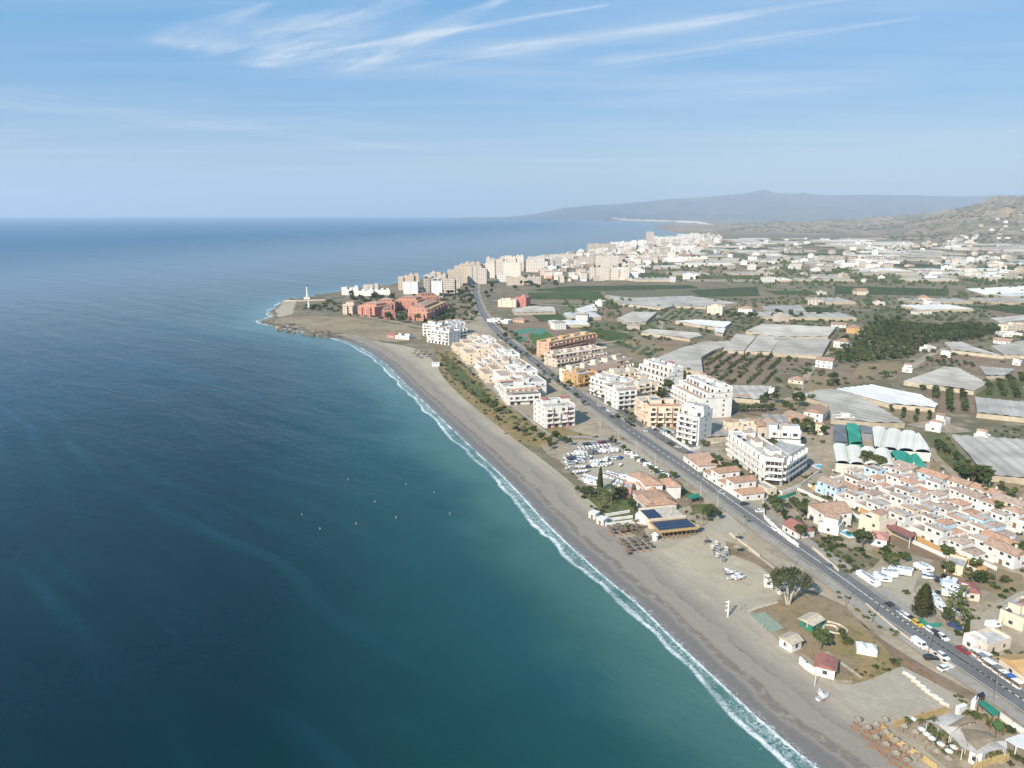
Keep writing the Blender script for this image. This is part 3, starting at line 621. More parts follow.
patch([(775, 540), (812, 532), (880, 560), (855, 582), (838, 580)], 'scrub', 'waste_ground', amp=.8)
patch([(868, 553), (890, 544), (912, 556), (890, 563)], 'drygrass', 'dry_grass', amp=.8)
patch([(812, 492), (845, 497), (862, 512), (858, 520), (820, 505)], 'drygrass', 'dry_grass', amp=.6)
patch([(700, 450), (730, 460), (762, 478), (745, 486), (710, 470)], 'drygrass', 'garden_ground', amp=.8)
patch([(860, 500), (870, 497), (985, 562), (995, 572), (990, 580), (960, 568), (905, 552), (880, 535)], 'soil', 'village_lane', amp=.3)
patch([(950, 430), (1024, 490), (1024, 520), (960, 495), (925, 475), (935, 450)], 'drygrass', 'dry_grass', amp=1.5)
patch([(925, 432), (945, 434), (990, 480), (970, 490), (945, 470)], 'lawn', 'garden_plot', amp=1)
patch([(530, 424), (548, 420), (575, 432), (600, 438), (590, 440), (560, 440)], 'goldgrass', 'dry_grass', amp=.8)
# fields further back
patch([(565, 321), (582, 328), (625, 333), (650, 345), (640, 352), (610, 342), (590, 335)], 'crop_green', 'field')
patch([(500, 322), (530, 315), (570, 322), (585, 338), (560, 350), (535, 352), (510, 345)], 'soil', 'field')
patch([(528, 335), (541, 327.5), (558, 339), (550, 345), (535, 346)], 'crop_bright', 'crop_field', amp=.5)
patch([(541, 327.5), (548, 331), (540, 335), (531, 333)], 'teal_net', 'crop_field', amp=.4)
patch([(512, 332), (529, 328), (537, 329), (521, 335)], 'teal_net', 'crop_field', amp=.4)
patch([(512, 338), (523, 336), (527, 339.5), (516, 342.5)], 'teal_net', 'crop_field', amp=.4)
patch([(620, 340), (648, 334), (700, 338), (712, 344), (680, 347), (662, 356), (640, 350)], 'drygrass', 'field', amp=2)
patch([(640, 350), (662, 360), (656, 366), (636, 362), (620, 350)], 'drygrass', 'field', amp=2)
patch([(705, 357), (717, 352), (781, 356), (780, 371), (746, 371), (705, 369)], 'soil', 'orchard_ground', amp=.6)
patch([(697, 386), (709, 372), (776, 371), (772, 386), (730, 384)], 'soil', 'orchard_ground', amp=.6)
patch([(728, 400), (772, 401), (800, 402), (795, 412), (725, 412)], 'drygrass', 'field')
patch([(780, 356), (812, 358), (800, 372), (780, 371)], 'soil', 'field', amp=.6)
patch([(817, 370), (866, 363), (900, 367), (906, 372), (880, 380), (846, 386)], 'soil', 'field')
patch([(786, 383), (820, 374), (845, 384), (830, 392), (800, 396)], 'drygrass', 'field')
patch([(835, 355), (863, 333), (868, 325), (895, 324), (940, 328), (1005, 320), (1003, 329), (976, 342), (938, 342), (925, 347), (904, 361), (837, 364)], 'scrub', 'grove_ground', amp=1.5)
patch([(945, 352), (1024, 362), (1024, 368), (985, 366), (940, 362), (905, 372), (910, 364)], 'soil', 'field')
patch([(918, 388), (975, 394), (978, 414), (938, 412), (940, 402)], 'soil', 'orchard_ground')
patch([(880, 405), (938, 410), (938, 420), (912, 424), (885, 412)], 'drygrass', 'orchard_ground')
patch([(976, 388), (1024, 372), (1024, 400), (976, 396)], 'lawn', 'orchard_ground')
patch([(530, 290), (575, 286), (690, 285), (700, 288.5), (560, 292)], 'far_green', 'field'); patch([(528, 293), (600, 291.5), (606, 300), (528, 299)], 'crop_green', 'field'); patch([(604, 291.5), (702, 289.5), (737, 299), (612, 300)], 'orch_rows', 'field')
patch([(835, 286), (949, 289), (947, 296), (835, 294)], 'far_green', 'field')
patch([(690, 290), (757, 287), (760, 296), (700, 297)], 'far_green', 'field')
patch([(801, 308), (833, 307), (832, 315), (803, 313)], 'far_green', 'field')
patch([(770, 320), (775, 315), (832, 317), (820, 323)], 'lawn', 'field')
# headland
patch([(268, 322), (280, 318), (310, 316), (352, 318), (402, 325), (425, 330), (420, 340), (395, 342), (360, 340), (330, 334), (300, 329)], 'headsoil', 'headland', amp=3)
patch([(290, 303), (345, 300), (352, 310), (300, 314), (285, 312)], 'scrub', 'headland', amp=3)
patch([(284, 302), (296, 302), (292, 314), (278, 318), (276, 311)], 'sand', 'headland', amp=2)
for pg, m_ in [([(585, 310), (615, 306), (640, 310), (612, 322), (590, 318)], 'soil'), ([(655, 312), (700, 308), (704, 316), (670, 320), (650, 326)], 'orch_rows_b'), ([(700, 306), (760, 305), (764, 312), (706, 314)], 'drygrass'), ([(732, 322), (760, 316), (764, 322), (742, 330), (730, 330)], 'orch_rows'),
  ([(836, 314), (900, 308), (905, 318), (860, 324), (838, 322)], 'orch_rows'), ([(905, 306), (980, 304), (985, 314), (910, 318)], 'orch_rows_b'), ([(985, 300), (1030, 298), (1030, 312), (990, 314)], 'soil'), ([(836, 300), (880, 299), (884, 306), (838, 308)], 'drygrass'),
  ([(860, 364), (900, 362), (905, 370), (850, 380)], 'drygrass'), ([(946, 360), (1024, 366), (1024, 380), (992, 380), (960, 366)], 'soil'), ([(640, 345), (662, 350), (655, 360), (630, 352)], 'orch_rows_b'), ([(700, 376), (708, 370), (704, 386), (690, 384)], 'soil'),
  ([(760, 402), (798, 398), (825, 405), (800, 410)], 'drygrass'), ([(735, 412), (790, 409), (800, 416), (765, 417)], 'soil'), ([(905, 425), (935, 420), (975, 432), (948, 434)], 'dirt'), ([(595, 322), (620, 326), (615, 332), (590, 328)], 'orch_rows'), ([(560, 306), (580, 304), (585, 312), (562, 314)], 'orch_rows_b'),
  ([(530, 313), (560, 314), (570, 320), (540, 322)], 'crop_green'), ([(650, 338), (700, 340), (690, 346), (660, 346)], 'soil')]: patch(pg, m_, 'field')
R0 = zl[0]+.05
ribbon('road_shoulder', ROAD, 15.5, R0, 'dirt'); ribbon('road', ROAD, 9.0, R0+.006, 'asphalt')
for o_ in (-3.9, 3.9): ribbon('road_marking', ROAD, .14, R0+.011, 'white', o_)
def dashes(pts, L=3.0, gap=4.5, w=.16, off=0):
    acc = 0; on = True; mb = MB()
    for a, b in zip(pts, pts[1:]):
        d = (b-a); l = d.length; d.normalize(); n = Vector((-d.y, d.x)); s_ = 0
        while s_ < l:
            if acc == 0: 
                p = a+d*s_+n*off; q = p+d*L; z = R0+.011
                mb.quad([(p.x+n.x*w, p.y+n.y*w, z), (p.x-n.x*w, p.y-n.y*w, z), (q.x-n.x*w, q.y-n.y*w, z), (q.x+n.x*w, q.y+n.y*w, z)], 'white')
            s_ += L+gap
    o = mb.build('road_marking'); o['kind'] = 'structure'
dashes(ROAD)
ribbon('pavement', ROAD[:102], 3.0, R0+.003, 'pavement', 7.0); ribbon('pavement', ROAD[:102], 3.0, R0+.0035, 'pavement', -7.0)
kerb_strip('kerb', ROAD[76:], 5.2); kerb_strip('kerb', ROAD[76:], -5.2)
def lane(pxs, w, m='dirt', name='lane', n=5): zl[0] += .0012; ribbon(name, line(pxs, n), w, zl[0]+.002, m)
lane([(700, 478), (730, 466), (755, 458), (785, 448)], 6, 'asphalt')
lane([(588, 391), (620, 412), (660, 437), (706, 463)], 5.5, 'asphalt')
lane([(578, 372), (600, 392), (640, 418), (680, 441)], 3, 'pavement')
lane([(560, 438), (590, 438), (625, 447)], 4, 'pavement')
lane([(760, 521), (782, 508), (800, 497), (815, 484), (835, 476)], 6, 'dirt')
lane([(783, 500), (800, 490), (812, 482), (826, 470), (828, 452), (826, 440)], 5, 'dirt')
lane([(486, 318), (470, 321), (440, 328), (420, 327), (395, 322), (360, 316)], 7, 'dirt')
lane([(490, 300), (520, 303), (575, 306), (640, 304), (700, 306)], 7, 'pavement')
lane([(830, 352), (822, 362), (810, 372), (800, 388), (795, 398)], 5, 'dirt')
lane([(905, 372), (925, 358), (938, 352), (945, 348)], 6, 'dirt')
lane([(640, 430), (660, 421), (700, 412), (760, 404), (795, 398)], 5, 'dirt')
lane([(590, 405), (560, 392), (580, 372)], 5, 'dirt')
lane([(452, 345), (470, 368), (495, 392), (520, 412), (545, 432), (575, 450)], 2.2, 'pavement')
lane([(640, 300), (660, 320), (650, 335), (590, 345)], 6, 'dirt')
lane([(918, 440), (940, 462), (960, 480)], 4, 'dirt')
lane([(960, 640), (985, 622), (1024, 598), (1050, 590)], 5, 'gravel')
# --- far ground: plots of the plain as one patchwork of fields
def plain():
    rnd = random.Random(11); mats = ['far_plain', 'far_green', 'soil', 'drygrass', 'far_green', 'far_plain', 'soil']
    cells = []
    y = 700.0
    while y < 3600:
        hgt = rnd.uniform(34, 64)*(1+y/2500); x = .06*y-60
        while x < .80*y+150:
            w = rnd.uniform(34, 95)*(1+y/2500); cells.append((x, y, w, hgt)); x += w+rnd.uniform(2, 10)
        y += hgt+rnd.uniform(2, 9)
    return cells
CELLS = plain()
# --- hills
def hills(name, x0, x1, y0, y1, nx, ny, hf, m):
    V = []; F = []
    for j in range(ny+1):
        for i in range(nx+1):
            x = lerp(x0, x1, i/nx); y = lerp(y0, y1, j/ny); V.append((x, y, hf(x, y)))
    for j in range(ny):
        for i in range(nx):
            a = j*(nx+1)+i; F.append((a, a+1, a+nx+2, a+nx+1))
    me = bpy.data.meshes.new(name); me.from_pydata(V, [], F); me.materials.append(MATS[m]); o = obj(name, me); o['kind'] = 'structure'
    for p in me.polygons: p.use_smooth = True
    return o
def fbm(x, y, s, o=5): return mn.fractal((x*s, y*s, 3.1), .9, 2.1, o)
def hill_h(x, y):
    # foothills: rise from (x ~ 0.55 y) towards the right edge
    r = x/y
    a = max(0, min(1, (r-.46)/.26)); b = max(0, min(1, (y-2900)/1700)); env = a*a*(3-2*a)*b*b*(3-2*b)
    fade = 1-max(0, min(1, (y-7500)/2500))
    c = max(0, min(1, (r-.18)/.3))*max(0, min(1, (y-4200)/2200))*fade
    return -4+env*fade*(180+120*fbm(x, y, .0014))+c*(52+60*fbm(x, y, .0016))+ (env+c*.6)*22*fbm(x, y, .005)
hills('hills', 500, 9000, 2600, 10500, 190, 170, hill_h, 'hillsoil')
MTN = [(500, 217), (520, 215.5), (545, 212), (580, 206.5), (610, 205), (640, 203), (665, 200), (690, 199), (715, 197), (735, 195), (747, 193.5), (757, 195.5), (780, 196), (810, 197), (840, 196.5), (880, 197), (930, 198), (990, 197), (1060, 190), (1200, 185)]
def mtn_h(x, y):
    px = 512+FPX*x/y*.974; top = 214
    for (a, b), (c, d) in zip(MTN, MTN[1:]):
        if a <= px <= c: top = lerp(b, d, (px-a)/(c-a)); break
    else: top = 217 if px < 500 else 185
    ridge = CAMH+(214-top)/FPX*1.056*19500
    u = (y-14000)/6500; env = max(0, 1-abs((y-19500)/5500))
    return -5+max(0, ridge)*(env**1.1)*(1+.16*fbm(x, y, .0007)*(1 if env < .93 else .15)) + env*(1-env)*700*fbm(x, y, .0006)*min(1, max(0, ridge)/300)
hills('mountains', -1200, 17000, 14000, 25000, 240, 60, mtn_h, 'mountain')
# --- air
def haze():
    m = bpy.data.materials.new('haze'); m.use_nodes = True; m.node_tree.nodes.clear(); t = NT(m.node_tree)
    out = t.node('ShaderNodeOutputMaterial'); v = t.node('ShaderNodeVolumePrincipled'); t.link(v.outputs[0], out.inputs['Volume'])
    v.inputs['Color'].default_value = (.70, .83, .97, 1); v.inputs['Density'].default_value = HAZE; v.inputs['Anisotropy'].default_value = .1
    mb = MB(); mb.names = []; i = 0
    x0, x1, y0, y1, z0, z1 = -33500, 33500, -33500, 33500, -7, 1100
    V = [(x, y, z) for z in (z0, z1) for x, y in ((x0, y0), (x1, y0), (x1, y1), (x0, y1))]
    F = [(0, 1, 5, 4), (1, 2, 6, 5), (2, 3, 7, 6), (3, 0, 4, 7), (3, 2, 1, 0), (4, 5, 6, 7)]
    me = bpy.data.meshes.new('haze'); me.from_pydata(V, [], F); me.materials.append(m); o = obj('haze', me); o['kind'] = 'stuff'
    tag(o, 'thin pale blue summer haze over the whole coast and the sea', 'haze')
HAZE = 7.0e-5
haze()
# ================================================================== BUILDERS
def shared(name, fn):
    mb = MB(); fn(mb); return mb.mesh(name)
def _win(mb): mb.box(-.62, .62, -.05, .05, 0, 1.25, 'frame'); mb.quad([(-.54, -.055, .08), (.54, -.055, .08), (.54, -.055, 1.17), (-.54, -.055, 1.17)], 'glass')
WIN = shared('window', _win)
def _door(mb): mb.box(-1.25, 1.25, -.05, .05, 0, 2.15, 'frame'); mb.quad([(-1.19, -.055, .05), (1.19, -.055, .05), (1.19, -.055, 2.07), (-1.19, -.055, 2.07)], 'glass')
GDOOR = shared('glass_door', _door)
def _variant(kind):
    def f(mb):
        w, h = (1.25, 2.15) if kind != 'win' else (.62, 1.25)
        mb.box(-w, w, -.05, .05, 0, h, 'frame'); mb.quad([(-w+.06, -.055, .05), (w*.1, -.055, .05), (w*.1, -.055, h-.08), (-w+.06, -.055, h-.08)], 'glass')
        mb.quad([(w*.14, -.056, .05), (w-.06, -.056, .05), (w-.06, -.056, h-.08), (w*.14, -.056, h-.08)], 'shutter')
        if kind == 'awn': mb.quad([(-w, -.06, h+.25), (w, -.06, h+.25), (w, -1.1, h-.35), (-w, -1.1, h-.35)][::-1], 'awning_blue')
        if kind == 'awnw': mb.quad([(-w, -.06, h+.25), (w, -.06, h+.25), (w, -1.1, h-.35), (-w, -1.1, h-.35)][::-1], 'canvas')
    return f
_g = shared('glass_door', _variant('gd')); GDS = [GDOOR, GDOOR, _g, shared('glass_door', _variant('awnw')), GDOOR, GDOOR, _g, GDOOR, shared('glass_door', _variant('awn'))]
WINS = [WIN, WIN, shared('window', _variant('win'))]
def _unit(mb): mb.box(-.6, .6, -.4, .4, .15, .9, 'metal'); mb.box(-.5, -.4, -.3, .3, 0, .15, 'dark'); mb.box(.4, .5, -.3, .3, 0, .15, 'dark')
def _tank(mb): mb.quad([(-1, -.6, .1), (1, -.6, .1), (1, .5, 1.0), (-1, .5, 1.0)], 'panel'); mb.tube([(-.9, .6, 1.1), (.9, .6, 1.1)], .28, 'white', 8); mb.box(-.9, -.8, .45, .55, 0, 1, 'metal'); mb.box(.8, .9, .45, .55, 0, 1, 'metal')
UNITS = [shared('air_unit', _unit), shared('water_heater', _tank)]
def _hdoor(mb): mb.box(-.55, .55, -.07, .05, 0, 2.1, 'wood')
HDOOR = shared('door', _hdoor)
BALC = {}
def balc_mesh(L, m, rail):
    k = (round(L, 1), m, rail)
    if k not in BALC:
        mb = MB(); h = L/2
        mb.box(-h, h, -1.5, -.01, -.18, 0, m)
        mb.box(-h, h, -1.5, -1.38, 0, .95, rail); mb.box(-h, -h+.1, -1.38, -.01, 0, .95, rail); mb.box(h-.1, h, -1.38, -.01, 0, .95, rail)
        mb.box(h-.12, h, -1.3, -.01, .95, 2.75, m)
        BALC[k] = mb.mesh('balcony')
    return BALC[k]
ROOFCLUT = {}
def blk(name, label, cat, p1, p2, depth, st, wall='white', roof='flat', fl=3.0, bay=4.6, balcony=True, steps=1, stepd=5, rail=None, group=None, heads=2, cap=96, accent=None, base=0, tile='terracotta', sides=True, world=False, px0=None, pent=True):
    """a block of flats or house: front wall foot from pixel p1 to pixel p2, `depth` metres deep, `st` storeys"""
    A = Vector(p1) if world else P(*p1, base); B = Vector(p2) if world else P(*p2, base); d = B-A; L = d.length; ang = atan2(d.y, d.x)
    root = thing(name, (A.x, A.y, base), ang, label, cat, group); rnd = random.Random(hash((round(A.x), round(A.y))) & 65535)
    k = 0; n = max(1, round((L-1)/bay)); bw = (L-1)/n; rail = rail or wall
    while n*st > cap*.55: n -= 1; bw = (L-1)/n
    if 1:
        mb = MB()
        for s_ in range(steps):
            y0 = s_*stepd; z0 = 0 if s_ == 0 else (st-steps+s_)*fl; z1 = (st-steps+s_+1)*fl
            mb.box(0 if s_ == 0 else .0, L, y0, depth, z0 if s_ else -.5, z1, wall, 'terrace' if (s_ < steps-1) else 'roof_grey')
            if roof in ('flat', 'mixed') or s_ < steps-1:
                mb.box(0, L, y0, y0+.2, z1, z1+.8, wall); 
                if s_ == steps-1: mb.box(0, L, depth-.2, depth, z1, z1+.8, wall)
                mb.box(0, .2, y0+.2, depth-.2, z1, z1+.8, wall); mb.box(L-.2, L, y0+.2, depth-.2, z1, z1+.8, wall)
        mb.build('wall', root)
    H = st*fl; yb = (steps-1)*stepd
    if roof in ('hip', 'gable'):
        mb = MB(); mb.hip(0, L, yb, depth, H+.02, min(depth-yb, L)*.22, tile, .5, roof == 'gable'); r = mb.build('roof', root)
    elif roof == 'mixed':
        mb = MB(); mb.hip(0, L, -.3, 2.6, H+.82, .9, tile, .1, True); mb.build('roof', root)
        mb = MB(); mb.hip(0, L, depth-2.6, depth+.2, H+.82, .9, tile, .1, True); mb.build('roof', root)
    if roof in ('flat', 'mixed') and heads:
        for i in range(heads):
            x = (i+.5)*L/heads+rnd.uniform(-1, 1); w = rnd.uniform(3.5, min(7, L/heads*.9)); dd = min(rnd.uniform(3, 6), (depth-yb)*.6); y = yb+(depth-yb-dd)*rnd.uniform(.25, .7)
            mb = MB(); mb.box(-w/2, w/2, 0, dd, 0, 2.6, wall, 'roof_grey'); h_ = mb.build('stair_head', root, loc=(x, y, H+.02))
            if rnd.random() < .55:
                mb = MB(); mb.hip(-w/2, w/2, 0, dd, 2.62, .9, tile, .25, rnd.random() < .5); mb.build('roof', h_)
    if roof in ('flat', 'mixed') and heads and depth-yb > 7:
        for i in range(max(2, int(L/9))):
            k_ = rnd.randrange(2); obj(['air_unit', 'water_heater'][k_], UNITS[k_], root, (rnd.uniform(1.5, L-1.5), yb+rnd.choice([.14, .88])*(depth-yb), H+.03), rnd.choice([0, .3, pi/2]))
    for f in range(st):
        sy = max(0, f-(st-steps))*stepd
        for i in range(n):
            if rnd.random() < .10: continue
            x = .5+bw*(i+.5); isb = balcony and f > 0 and sy == 0
            if balcony is True or (balcony == 'some' and i % 2 == 0):
                o = obj('glass_door', rnd.choice(GDS) if f else GDOOR, root, (x+rnd.uniform(-.3, .3), sy-.01, f*fl+.12)); o.scale = (min(1, bw/3.4)*rnd.uniform(.75, 1.15), 1, 1)
                if isb: obj('balcony', balc_mesh(bw*(.94 if accent is None else .82), wall, rail), root, (x, -.0, f*fl+.05))
            else: obj('window', rnd.choice(WINS), root, (x, sy-.01, f*fl+.9))
            k += 1
    if accent:
        for i in range(1, n, 2):
            mb = MB(); mb.box(-.6, .6, -.35, 0, 0, H, accent); mb.build('pilaster', root, loc=(.5+bw*i, -.003, 0))
    if sides:
        m_ = max(1, int((depth-yb)/5)); left = (cap-k)
        for f in range(st):
            sy = max(0, f-(st-steps))*stepd
            for i in range(m_):
                y = sy+(depth-sy)*(i+.5)/m_
                for side in (1, 0):
                    if left <= 0 or (side == 0 and B.x < -20): continue
                    left -= 1
                    if side: o = obj('window', WIN, root, (L+.01, y, f*fl+.9), pi/2)
                    else: o = obj('window', WIN, root, (-.01, y, f*fl+.9), -pi/2)
    return root
def wing(name, label, cat, A, B, *a, **k): return blk(name, label, cat, A, B, *a, world=True, **k)
def split_row(p1, p2, n, gap=0.0):
    A = P(*p1); B = P(*p2); out = []
    for i in range(n): out.append((A.lerp(B, (i+gap/2)/n), A.lerp(B, (i+1-gap/2)/n)))
    return out
# ---- low houses
def house_proto(kind, wall, tile):
    """local: footprint 10 x 9 m, front at y=0 facing -y; returns list of (name, mesh, loc, rot, children)"""
    parts = []
    def M(fn, nm): mb = MB(); fn(mb); return mb.mesh(nm)
    W_ = lambda x, y, z, r=0: ('window', WIN, (x, y, z), r, [])
    if kind == 'gable':
        def w(mb):
            mb.box(0, 10, 1.5, 9, -.5, 5.6, wall); mb.box(0, 4.6, 0, 1.5, -.5, 2.9, wall, 'terrace'); mb.box(0, 4.6, 0, .12, 2.9, 3.7, wall)
            i = len(mb.v); mb.v += [(0, 1.5, 5.6), (0, 9, 5.6), (0, 5.25, 7.2), (10, 1.5, 5.6), (10, 9, 5.6), (10, 5.25, 7.2)]; mb.f += [(i, i+2, i+1), (i+3, i+4, i+5)]; mb.m += [0, 0]
        parts.append(('wall', M(w, 'wall'), (0, 0, 0), 0, [])); chim = ('chimney', M(lambda mb: mb.box(-.3, .3, -.3, .3, 0, 1.5, wall, tile), 'chimney'), (7.5, 6.4, 6.6), 0, [])
        parts.append(('roof', M(lambda mb: mb.hip(0, 10, 1.5, 9, 5.62, 1.65, tile, .35, True), 'roof'), (0, 0, 0), 0, [chim]))
        parts += [W_(2.3, -.01, .9), ('door', HDOOR, (6, 1.49, 0), 0, []), W_(8.3, 1.49, .9), W_(2.3, 1.49, 3.9), W_(6, 1.49, 3.9), W_(8.5, 1.49, 3.9), W_(10.01, 4, 3.7, pi/2), W_(10.01, 6.8, 1, pi/2), W_(-.01, 5, 3.7, -pi/2)]
    elif kind == 'flat':
        def w(mb):
            mb.box(0, 10, 0, 9, -.5, 3.1, wall, 'terrace'); mb.box(4, 10, 2.6, 9, 3.1, 5.9, wall, 'roof_grey')
            mb.box(0, 10, 0, .15, 3.1, 3.95, wall); mb.box(0, .15, .15, 9, 3.1, 3.95, wall); mb.box(9.85, 10, .15, 2.6, 3.1, 3.95, wall); mb.box(4, 10, 2.6, 2.8, 5.9, 6.4, wall)
        parts.append(('wall', M(w, 'wall'), (0, 0, 0), 0, []))
        parts.append(('roof_edge', M(lambda mb: mb.hip(4, 10, 2.2, 4.4, 6.42, .5, tile, .2, True), 'roof'), (0, 0, 0), 0, []))
        parts += [W_(2, -.01, .9), ('door', HDOOR, (5, -.01, 0), 0, []), W_(8, -.01, .9), W_(5.6, 2.59, 3.9), W_(8.4, 2.59, 3.9), W_(10.01, 4, .9, pi/2), W_(10.01, 6.5, 3.9, pi/2)]
    elif kind == 'hip':
        parts.append(('wall', M(lambda mb: (mb.box(0, 10, 0, 9, -.5, 3.2, wall), mb.box(0, 5, 2, 9, 3.2, 5.7, wall), mb.box(5, 10, 0, .15, 3.2, 4, wall)), 'wall'), (0, 0, 0), 0, []))
        chim = ('chimney', M(lambda mb: mb.box(-.3, .3, -.3, .3, 0, 1.4, wall, tile), 'chimney'), (1.2, 6.4, 6.2), 0, [])
        parts.append(('roof', M(lambda mb: mb.hip(0, 5, 2, 9, 5.72, 1.3, tile, .35), 'roof'), (0, 0, 0), 0, [chim]))
        parts.append(('porch_roof', M(lambda mb: mb.hip(5.2, 10, 1.2, 9, 3.24, 1.2, tile, .25), 'porch_roof'), (0, 0, 0), 0, []))
        parts += [W_(2.3, -.01, .9), ('door', HDOOR, (5, -.01, 0), 0, []), W_(8, -.01, .9), W_(1.5, 1.99, 3.9), W_(3.6, 1.99, 3.9), W_(10.01, 5, .9, pi/2)]
    elif kind == 'low':
        parts.append(('wall', M(lambda mb: mb.box(0, 10, 0, 8, -.5, 2.9, wall), 'wall'), (0, 0, 0), 0, []))
        parts.append(('roof', M(lambda mb: mb.hip(0, 10, 0, 8, 2.92, 1.5, tile, .4, True), 'roof'), (0, 0, 0), 0, []))
        parts += [W_(2, -.01, .8), ('door', HDOOR, (5, -.01, 0), 0, []), W_(8, -.01, .8), W_(10.01, 4, .8, pi/2)]
    return parts
def put_parts(root, parts):
    for nm, me, loc, r, ch in parts:
        o = obj(nm, me, root, loc, r if r else None)
        if ch: put_parts(o, ch)
HP = {}
def house(kind, loc, rot, sc=(1, 1, 1), wall='white', tile='terracotta', name='tiled_house'):
    k = (kind, wall, tile)
    if k not in HP: HP[k] = house_proto(*k)
    root = obj(name, None, None, (loc[0], loc[1], loc[2] if len(loc) > 2 else 0), rot, sc); put_parts(root, HP[k]); return root
# ---- vegetation
def crown_mesh(seed, n_cl, n_leaf, rx, rz, leaf, m, zc, flat=0, holes=.2):
    r = random.Random(seed); V = []; F = []
    for c in range(n_cl):
        while True:
            p = Vector((r.uniform(-1, 1), r.uniform(-1, 1), r.uniform(-1, 1)))
            if .25 < p.length < 1: break
        if p.z < -.5 and r.random() < .6: p.z *= -.6
        c0 = Vector((p.x*rx*.78, p.y*rx*.78, p.z*rz*.78)); cr = r.uniform(.22, .42)*rx
        for i in range(n_leaf):
            d = Vector((r.gauss(0, 1), r.gauss(0, 1), r.gauss(0, 1))).normalized()
            q = c0+Vector((d.x*cr, d.y*cr, d.z*cr*.75*(rz/rx if rz < rx else 1)))*(r.random()**.4); q.z += zc
            nrm = (d+Vector((0, 0, .6))+Vector((r.gauss(0, .5), r.gauss(0, .5), r.gauss(0, .5)))).normalized(); a = nrm.orthogonal().normalized(); b = nrm.cross(a)
            t = r.uniform(0, pi); a, b = a*cos(t)+b*sin(t), b*cos(t)-a*sin(t); s_ = leaf*r.uniform(.6, 1.3); k = len(V)
            V += [tuple(q-a*s_-b*s_*.5), tuple(q+a*s_-b*s_*.5), tuple(q+a*s_*.7+b*s_*.6), tuple(q-a*s_*.7+b*s_*.6)]; F.append((k, k+1, k+2, k+3))
    me = bpy.data.meshes.new('crown'); me.from_pydata(V, [], F); me.materials.append(MATS[m]); return me
def trunk_mesh(seed, h, r0, m='bark', limbs=4, spread=1.5, up=1.5):
    r = random.Random(seed); mb = MB(); mb.tube([(0, 0, -.2), (r.uniform(-.15, .15), r.uniform(-.15, .15), h*.55), (r.uniform(-.3, .3), r.uniform(-.3, .3), h)], [r0, r0*.75, r0*.5], m)
    for i in range(limbs):
        a = 2*pi*i/limbs+r.random(); mb.tube([(0, 0, h*.7), (cos(a)*spread*.5, sin(a)*spread*.5, h+up*.4), (cos(a)*spread, sin(a)*spread, h+up)], [r0*.5, r0*.35, r0*.12], m, 5)
    return mb.mesh('trunk')
def palm_crown(seed, n=18, L=2.6):
    r = random.Random(seed); V = []; F = []
    for i in range(n):
        a = 2*pi*i/n+r.uniform(-.2, .2); el = r.uniform(-.1, 1.1); l = L*r.uniform(.8, 1.1); w = .42; prev = None; N = 6
        for k in range(N+1):
            t = k/N; x = l*t*cos(el*(1-t*.4)); z = l*(sin(el)*t-.55*t*t*(1.1)); ww = w*(.5+1.2*t)*(1-t*.75); c = Vector((cos(a)*x, sin(a)*x, z)); s_ = Vector((-sin(a), cos(a), 0))*ww
            j = len(V); V += [tuple(c-s_-Vector((0, 0, ww*.5))), tuple(c), tuple(c+s_-Vector((0, 0, ww*.5)))]
            if prev is not None: F += [(prev, prev+1, j+1, j), (prev+1, prev+2, j+2, j+1)]
            prev = j
    me = bpy.data.meshes.new('crown'); me.from_pydata(V, [], F); me.materials.append(MATS['leaf_palm']); return me
TREES = {}
for nm, args in dict(
    bushy=[(3, 26, 34, 2.6, 2.2, .32, 'leaf', 4.2), (4, 24, 34, 2.8, 2.0, .32, 'leaf', 4.0), (5, 22, 34, 2.4, 2.5, .32, 'leaf_dark', 4.3)],
    olive=[(6, 16, 26, 2.0, 1.5, .26, 'leaf_olive', 2.6), (7, 16, 26, 2.2, 1.4, .26, 'leaf_olive', 2.5)],
    orchard=[(8, 12, 20, 1.7, 1.3, .28, 'leaf_dark', 1.9), (9, 12, 20, 1.8, 1.3, .28, 'leaf', 1.8)],
    avocado=[(10, 20, 24, 3.2, 2.2, .42, 'leaf_dark', 3.2), (11, 20, 24, 3.4, 2.3, .42, 'leaf', 3.2)]).items():
    TREES[nm] = [(crown_mesh(*a), trunk_mesh(a[0], a[7]*.6, .09*a[3], limbs=4, spread=a[3]*.45, up=a[7]*.35)) for a in args]
TREES['palm'] = [(palm_crown(21), None), (palm_crown(22, 16, 2.9), None)]
_pt = [shared('trunk', lambda mb: mb.tube([(0, 0, -.2), (.1, .05, 2.5), (.05, .1, 5.4)], [.24, .17, .14], 'bark')), shared('trunk', lambda mb: mb.tube([(0, 0, -.2), (-.1, .05, 3.2), (.05, .15, 7)], [.26, .17, .14], 'bark'))]
for me, h in ((TREES['palm'][0][0], 5.4), (TREES['palm'][1][0], 7)):
    for v in me.vertices: v.co.z += h
TREES['palm'] = [(TREES['palm'][0][0], _pt[0]), (TREES['palm'][1][0], _pt[1])]
